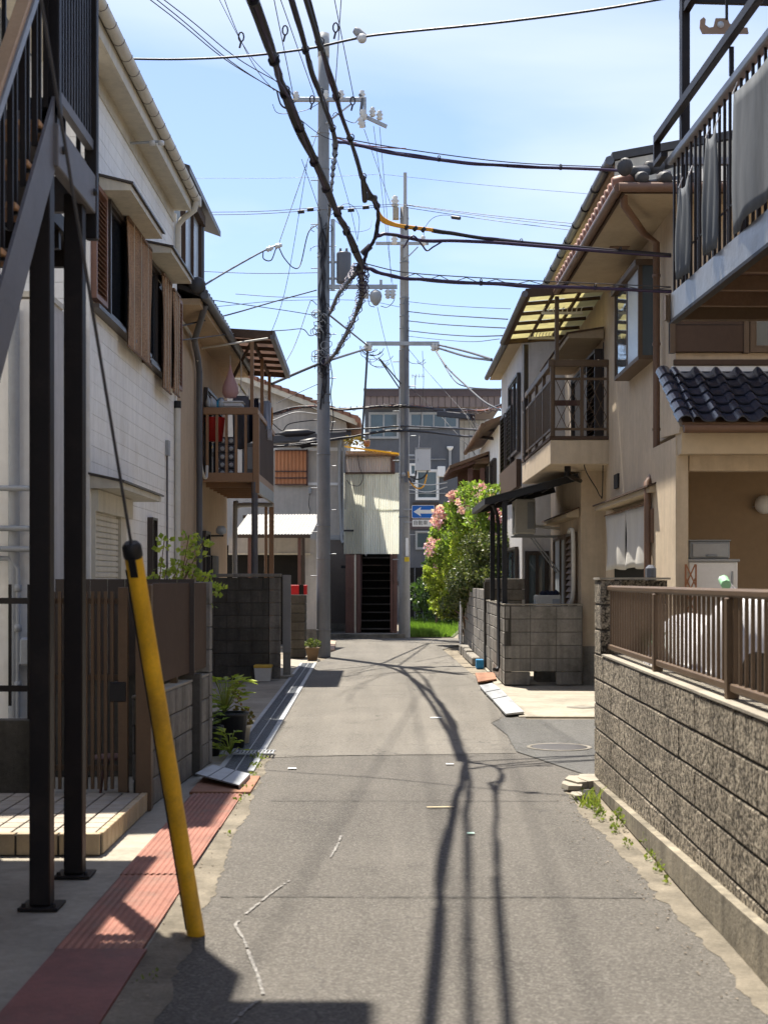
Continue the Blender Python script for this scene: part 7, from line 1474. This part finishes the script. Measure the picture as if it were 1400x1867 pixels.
# low cable crossing at the end of the lane
lowc = [P(495, 757, 42), P(560, 742, 41.5), P(620, 745, 41), P(690, 741, 40.6), P(738, 739, 40.5), P(800, 746, 39), P(870, 750, 36.5), P(914, 742, 33)]
bundle('low tangled cable bundle crossing the lane end below the roofs', lowc, 5, .06, 0, 13, (m_wire, m_wireg, mat('cable_rust', (.25, .08, .04)), m_wire), 4, .07)
bundle('lower black cable dipping across the lane end behind the shed', [P(495, 816, 42), P(560, 808, 41.5), P(640, 797, 41), P(690, 788, 40.7), P(738, 784, 40.5), P(820, 792, 38.5), P(914, 801, 33.5)], 3, .035, 0, 14, (m_wire,), 0)
wire('straight black cable above the dipping lane-end cable', [P(600, 785, 41.5), P(690, 780, 40.7), P(738, 777, 40.5), P(914, 786, 33.5)], .025)
wire('white slack wire between the left balcony and the pole', [P(495, 768, 30.5), P(540, 752, 30.6), P(590, 757, 30.6)], .016, m_pipel); wire('grey slack wire below the white slack wire', [P(497, 772, 30.5), P(515, 785, 30.5), P(530, 772, 30.5), P(590, 764, 30.6)], .012, m_wire)
for k, (a, b, y_, r_, lb) in enumerate((((508, 791), (575, 788), 42, .11, 'upper black cable closure hanging left of the nearer pole'), ((540, 812), (586, 803), 41.8, .13, 'lower black cable closure beside the nearer pole'))):
    t = thing('cable_closure', lb, 'cable closure', P((a[0]+b[0])/2, a[1], y_)); A_, B_ = P(*a, y_), P(*b, y_)
    tb('sleeve', m_wire, t, [A_.lerp(B_, k_) for k_ in (0, .12, .2, .8, .88, 1)], [.03, .06, r_, r_, .06, .03], 10); tb('entry_cable', m_wire, t, [P(495, a[1]+2, y_), A_], .025, 6)
t = thing('cable_closure', 'long black box-shaped cable closure right of the far pole', 'cable closure', P(830, 757, 38)); br('case', m_wire, t, P(800, 754, 38.6), P(862, 760, 37.2), .16, .16, .02); br('hanger', m_steel, t, P(810, 754, 38.4), P(810, 746, 38.4), .03)
for k in range(3): wire(('upper', 'middle', 'lower')[k]+' slack drop wire under the box closure', [P(862-k*6, 759, 37.2), P(870, 775+k*8, 36.5), P(890, 778+k*8, 35), P(908, 760+k*4, 33.5)], .010)
wire('orange cable looping below the control box', [P(744, 860, 40.6), P(748, 878, 40.5), P(760, 890, 40.4), P(772, 886, 40.4), P(778, 865, 40.4)], .022, m_wirey)
for k in range(2): wire(('upper', 'lower')[k]+' pale string of wire from the far pole toward the shed roof', [P(745, 878+k*14, 40.6), P(780, 884+k*13, 39.5), P(815, 880+k*8, 38.6)], .014, m_ins)
wire('wire loop hanging on the corrugated shed front', [P(652, 828, 41.3), P(655, 850, 41.3), P(662, 870, 41.3), P(655, 885, 41.3), P(640, 884, 41.3), P(632, 875, 41.3)], .010)
# ================================================================ plants
m_lg = leafmat('leaf_green', (.09, .15, .03), (.27, .34, .09), .4); m_ld = leafmat('leaf_glossy_dark', (.04, .07, .025), (.19, .20, .09), .25); m_ly = leafmat('leaf_yellowgreen', (.16, .22, .04), (.40, .42, .10), .45); m_pink = leafmat('petal_pink', (.62, .27, .42), (.82, .62, .70), .25)
def bush(name, label, lumps, m_, n, s, seed, base, flowers=(), shell=.35):
    rd = random.Random(seed); t = thing(name, label, 'bush', base); mb = MB()
    for (px, py, Y_, r_) in lumps:
        c_ = P(px, py, Y_)
        for k in range(5):
            o_ = V((rd.uniform(-.6, .6), rd.uniform(-.6, .6), rd.uniform(-.5, .6)))*r_; leafpatch(mb, c_+o_, r_*.62, r_*.62, r_*.55, n//5, s, rd, .25, shell)
    out(mb, 'foliage', m_, t); b = V(base)
    for (px, py, Y_, r_) in lumps[::3]:
        c_ = P(px, py, Y_); tb('branch', m_wood, t, smooth([b, b.lerp(c_, .4)+V((rd.uniform(-.15, .15), rd.uniform(-.15, .15), .25)), c_], 4), .022, 5)
    for (px, py, Y_, r_) in flowers:
        mb = MB(); leafpatch(mb, P(px, py, Y_), r_*.8, r_*.8, r_, 110, .085, rd, .2); out(mb, 'flower_cluster', m_pink, t)
    return t
bush('flowering_bush', 'tall green flowering bush with pink blossoms above the far block wall', [(870, 908, 32, .42), (842, 925, 33, .42), (893, 925, 31, .45), (818, 950, 34.5, .36), (858, 955, 33, .5), (890, 965, 31, .48), (805, 985, 35.5, .3), (835, 985, 34, .45), (800, 1015, 36, .28), (822, 1015, 35, .38)], m_lg, 1000, .085, 1, (2.35, 33.5, 0),
     [(878, 903, 31.4, .24), (862, 922, 31.9, .22), (845, 921, 32.3, .2), (800, 937, 33.6, .16), (796, 952, 34.2, .15), (785, 999, 35.0, .22), (803, 996, 35.0, .16), (805, 1028, 35.4, .22), (862, 945, 32, .12), (905, 940, 30.4, .15), (900, 985, 30.4, .14), (890, 915, 30.9, .14), (826, 905, 33, .12), (815, 932, 33.6, .15), (850, 897, 32.4, .12)])
bush('glossy_hedge', 'dark glossy-leaved hedge shrub behind the far block wall', [(880, 1000, 30.5, .42), (905, 1000, 29.8, .35), (855, 1030, 32, .45), (885, 1040, 30.5, .45), (905, 1045, 29.6, .3), (845, 1060, 33, .4), (828, 1112, 35.5, .34), (838, 1085, 34.5, .38), (815, 1120, 35.8, .26), (850, 1085, 33.6, .3), (870, 1062, 31.6, .3)], m_ld, 1000, .07, 2, (2.5, 31.5, 0))
bush('yellow_green_shrub', 'bright yellow-green shrub hanging over the end of the block wall', [(850, 990, 33, .38), (825, 1040, 35, .38), (808, 1075, 36.2, .38), (800, 1090, 36.6, .3), (815, 1108, 36.0, .36), (838, 1030, 33.5, .35), (796, 1045, 36.6, .3), (830, 1095, 35.2, .34), (806, 1060, 36.3, .36)], m_ly, 1000, .07, 3, (2.1, 35.6, 0))
# nandina sprigs over the brown screen
rd = random.Random(41); t = thing('sparse_sprigs', 'thin sparse green sprigs rising behind the brown screen', 'plant', (-2.2, 13.4, 0)); mb = MB()
for k, (px, py) in enumerate(((300, 985), (345, 975), (372, 985), (360, 1010), (330, 1025), (355, 1040), (385, 1062), (305, 1030), (400, 1068), (350, 995), (378, 1045), (290, 1050), (320, 1052))):
    b = V((-1.95-rd.uniform(0, .35), 13.3+rd.uniform(-.2, .2), .5)); e = P(px, py, 13.3); tb('stem', m_wood, t, smooth([b, b.lerp(e, .6)+V((rd.uniform(-.05, .05), 0, .05)), e], 4), .005, 5); leafpatch(mb, e-V((.02, 0, .03)), .09, .07, .05, 20, .055, rd, .0); leafpatch(mb, b.lerp(e, .82), .08, .06, .05, 9, .05, rd, .0)
out(mb, 'leaves', m_ly, t)
# pot plants
def pot(c_, r0, r1, h, m_, par, name='pot'): 
    o = out(MB().lathe(c_, [(0, 0), (r0, 0), (r1, h-.03), (r1+.012, h-.03), (r1+.012, h), (r1-.012, h), (r1-.015, h-.03), (0, h-.035)], 18), name, m_, par); return o
def bigleaves(par, c_, n, s, spread, h, m_, seed):
    rd = random.Random(seed); mb = MB()
    for k in range(n):
        a = rd.uniform(0, 6.28); z = rd.uniform(.15, 1.)*h; r_ = spread*rd.uniform(.2, 1.); p = c_+V((math.cos(a)*r_, math.sin(a)*r_, z)); d = V((math.cos(a), math.sin(a), rd.uniform(-.3, .5))).normalized(); e = d.cross(V((0, 0, 1))).normalized(); L = s*rd.uniform(.7, 1.3); up = V((0, 0, 1))*L*.12
        for lobe in (-.7, 0, .7):
            dd = (d+e*lobe).normalized(); ee = dd.cross(V((0, 0, 1))).normalized(); l2 = L*(1 if lobe == 0 else .75); mb.add([p, p+dd*l2*.5+ee*l2*.22+up, p+dd*l2, p+dd*l2*.5-ee*l2*.22+up], [(0, 1, 2, 3)])
        mb.tube([c_+V((0, 0, .02)), p.lerp(c_, .4)+V((0, 0, .05)), p], .004, 4)
    out(mb, 'foliage', m_, par)
m_bpot = mat('black_pot', (.014, .015, .018), .5, .1)
c_ = V((-1.50, 13.95, 0)); t = thing('potted_plant', 'large leafy green plant in a black pot beside the brown screen wall', 'potted plant', c_, 'potted plants'); pot(c_, .13, .17, .36, m_bpot, t); out(MB().lathe(c_+V((0, 0, .32)), [(0, 0), (.15, 0)], 14), 'soil', m_soil, t); bigleaves(t, c_+V((-.06, .02, .34)), 46, .13, .2, .36, m_ly, 3)
c_ = V((-1.66, 13.45, 0)); t = thing('potted_plant', 'black pot with low green foliage close to the block pillar', 'potted plant', c_, 'potted plants'); pot(c_, .11, .14, .28, m_bpot, t); bigleaves(t, c_+V((0, 0, .25)), 24, .10, .13, .2, m_lg, 4)
c_ = V((-1.42, 14.35, 0)); t = thing('potted_plant', 'small cream pot with reddish-green plant next to the large black pot', 'potted plant', c_, 'potted plants'); pot(c_, .06, .08, .2, m_cream, t); mb = MB(); leafpatch(mb, c_+V((0, 0, .27)), .1, .1, .09, 120, .045, random.Random(8), .4); leafpatch(mb, c_+V((-.06, .1, .5)), .05, .05, .12, 40, .04, random.Random(9), .4); out(mb, 'foliage', leafmat('leaf_reddish', (.10, .12, .03), (.24, .12, .05), .35), t)
c_ = V((-1.52, 13.2, .0)); t = thing('weed_plant', 'fern-like weed growing over the slotted grating strip', 'plant', c_); bigleaves(t, c_+V((.1, 0, .02)), 22, .10, .18, .22, m_ly, 6)
c_ = V((P(570, 0, 29.4).x, 29.4, 0)); t = thing('potted_plant', 'square brown planter with small plant at the foot of the nearer pole', 'potted plant', c_, 'potted plants')
out(MB().hexa([c_+V(q_) for q_ in ((-.09, -.09, 0), (.09, -.09, 0), (.09, .09, 0), (-.09, .09, 0), (-.135, -.135, .24), (.135, -.135, .24), (.135, .135, .24), (-.135, .135, .24))]), 'pot', mat('brown_planter', (.16, .10, .05), .6, .1), t); bx(Fr(c_, (1, 0, 0), (0, -1, 0)), 'rim', mat('brown_planter'.replace('er', 'er2'), (.19, .12, .06), .6, .1), t, -.15, .15, .24, .27, -.15, .15, .008); mb = MB(); leafpatch(mb, c_+V((0, 0, .33)), .15, .13, .09, 150, .06, random.Random(12), .8); out(mb, 'foliage', m_ld, t)
# concrete edging with a pinkish kerb by the pole
out(MB().hexa([G(x, y)+V((0, 0, z)) for z in (0, .05) for x, y in ((601, 1189), (610, 1187), (612, 1172), (603, 1171))]), 'kerb_piece', mat('pink_concrete', (.42, .30, .23), .9, .2), None, 'short pinkish concrete kerb piece right of the nearer pole', 'kerb')
# ================================================================ scooter under a pale cover behind the fence
t = thing('covered_scooter', 'scooter under a pale grey-white cover parked behind the brown fence', 'scooter', (2.15, 9.2, 0)); m_cov = mat('cover_white', (.66, .65, .67), .6, .08, 3., .2, 12); m_covg = mat('cover_green', (.28, .55, .32), .6, .1)
prof = [(10.45, .16, .95), (10.3, .24, 1.18), (10.0, .29, 1.36), (9.7, .30, 1.42), (9.4, .29, 1.40), (9.1, .26, 1.33), (8.8, .24, 1.28), (8.5, .27, 1.42), (8.25, .27, 1.56), (8.05, .2, 1.50), (7.95, .12, 1.25)]; nn = 14; mb = MB(); vs_ = []; rd = random.Random(2)
for (y, w_, h_) in prof:
    for i in range(nn+1):
        a = math.pi*i/nn; cx_, sx_ = math.cos(a), math.sin(a); vs_.append(V((2.08-(abs(cx_)**.6)*(1 if cx_ > 0 else -1)*w_*(1+.04*rd.random()), y+rd.uniform(-.02, .02), .35+(abs(sx_)**.55)*(h_-.35)+.01*rd.random())))
mb.add(vs_, [(j*(nn+1)+i, j*(nn+1)+i+1, (j+1)*(nn+1)+i+1, (j+1)*(nn+1)+i) for j in range(len(prof)-1) for i in range(nn)], True); out(mb, 'cover', m_cov, t)
mb = MB(); mb.add([V((1.775, 9.62, 1.20)), V((1.775, 9.1, 1.27)), V((1.80, 9.1, 1.32)), V((1.80, 9.62, 1.29))], [(0, 1, 2, 3)]); out(mb, 'green_stripe', m_covg, t)
tb('handlebar', m_cov, t, smooth([V((2.05, 8.25, 1.55)), V((1.95, 8.1, 1.62)), V((1.86, 7.85, 1.655)), V((1.84, 7.7, 1.63))]), .022, 8); tb('grip', m_covg, t, [V((1.85, 7.78, 1.652)), V((1.84, 7.68, 1.625))], .028, 8)
for y in (8.3, 10.0): w_ = out(MB().lathe(V((2.08, y, .26)), [(.17, -.05), (.24, -.055), (.26, 0), (.24, .055), (.17, .05)], 20, (1, 0, 0)), 'wheel', m_black, t); out(MB().lathe(V((2.08, y, .26)), [(0, .05), (.16, .04), (.16, -.04), (0, -.05)], 14, (1, 0, 0)), 'rim', m_steel, w_)
t = thing('white_board', 'white plastic board lying on the wall top behind the fence', 'board', frW.p(frW.U(1265), 1.08, -.2)); bx(frW, 'board', m_white, t, frW.U(1292, -.2), frW.U(1240, -.2), 1.078, 1.13, -.30, -.14, .012)
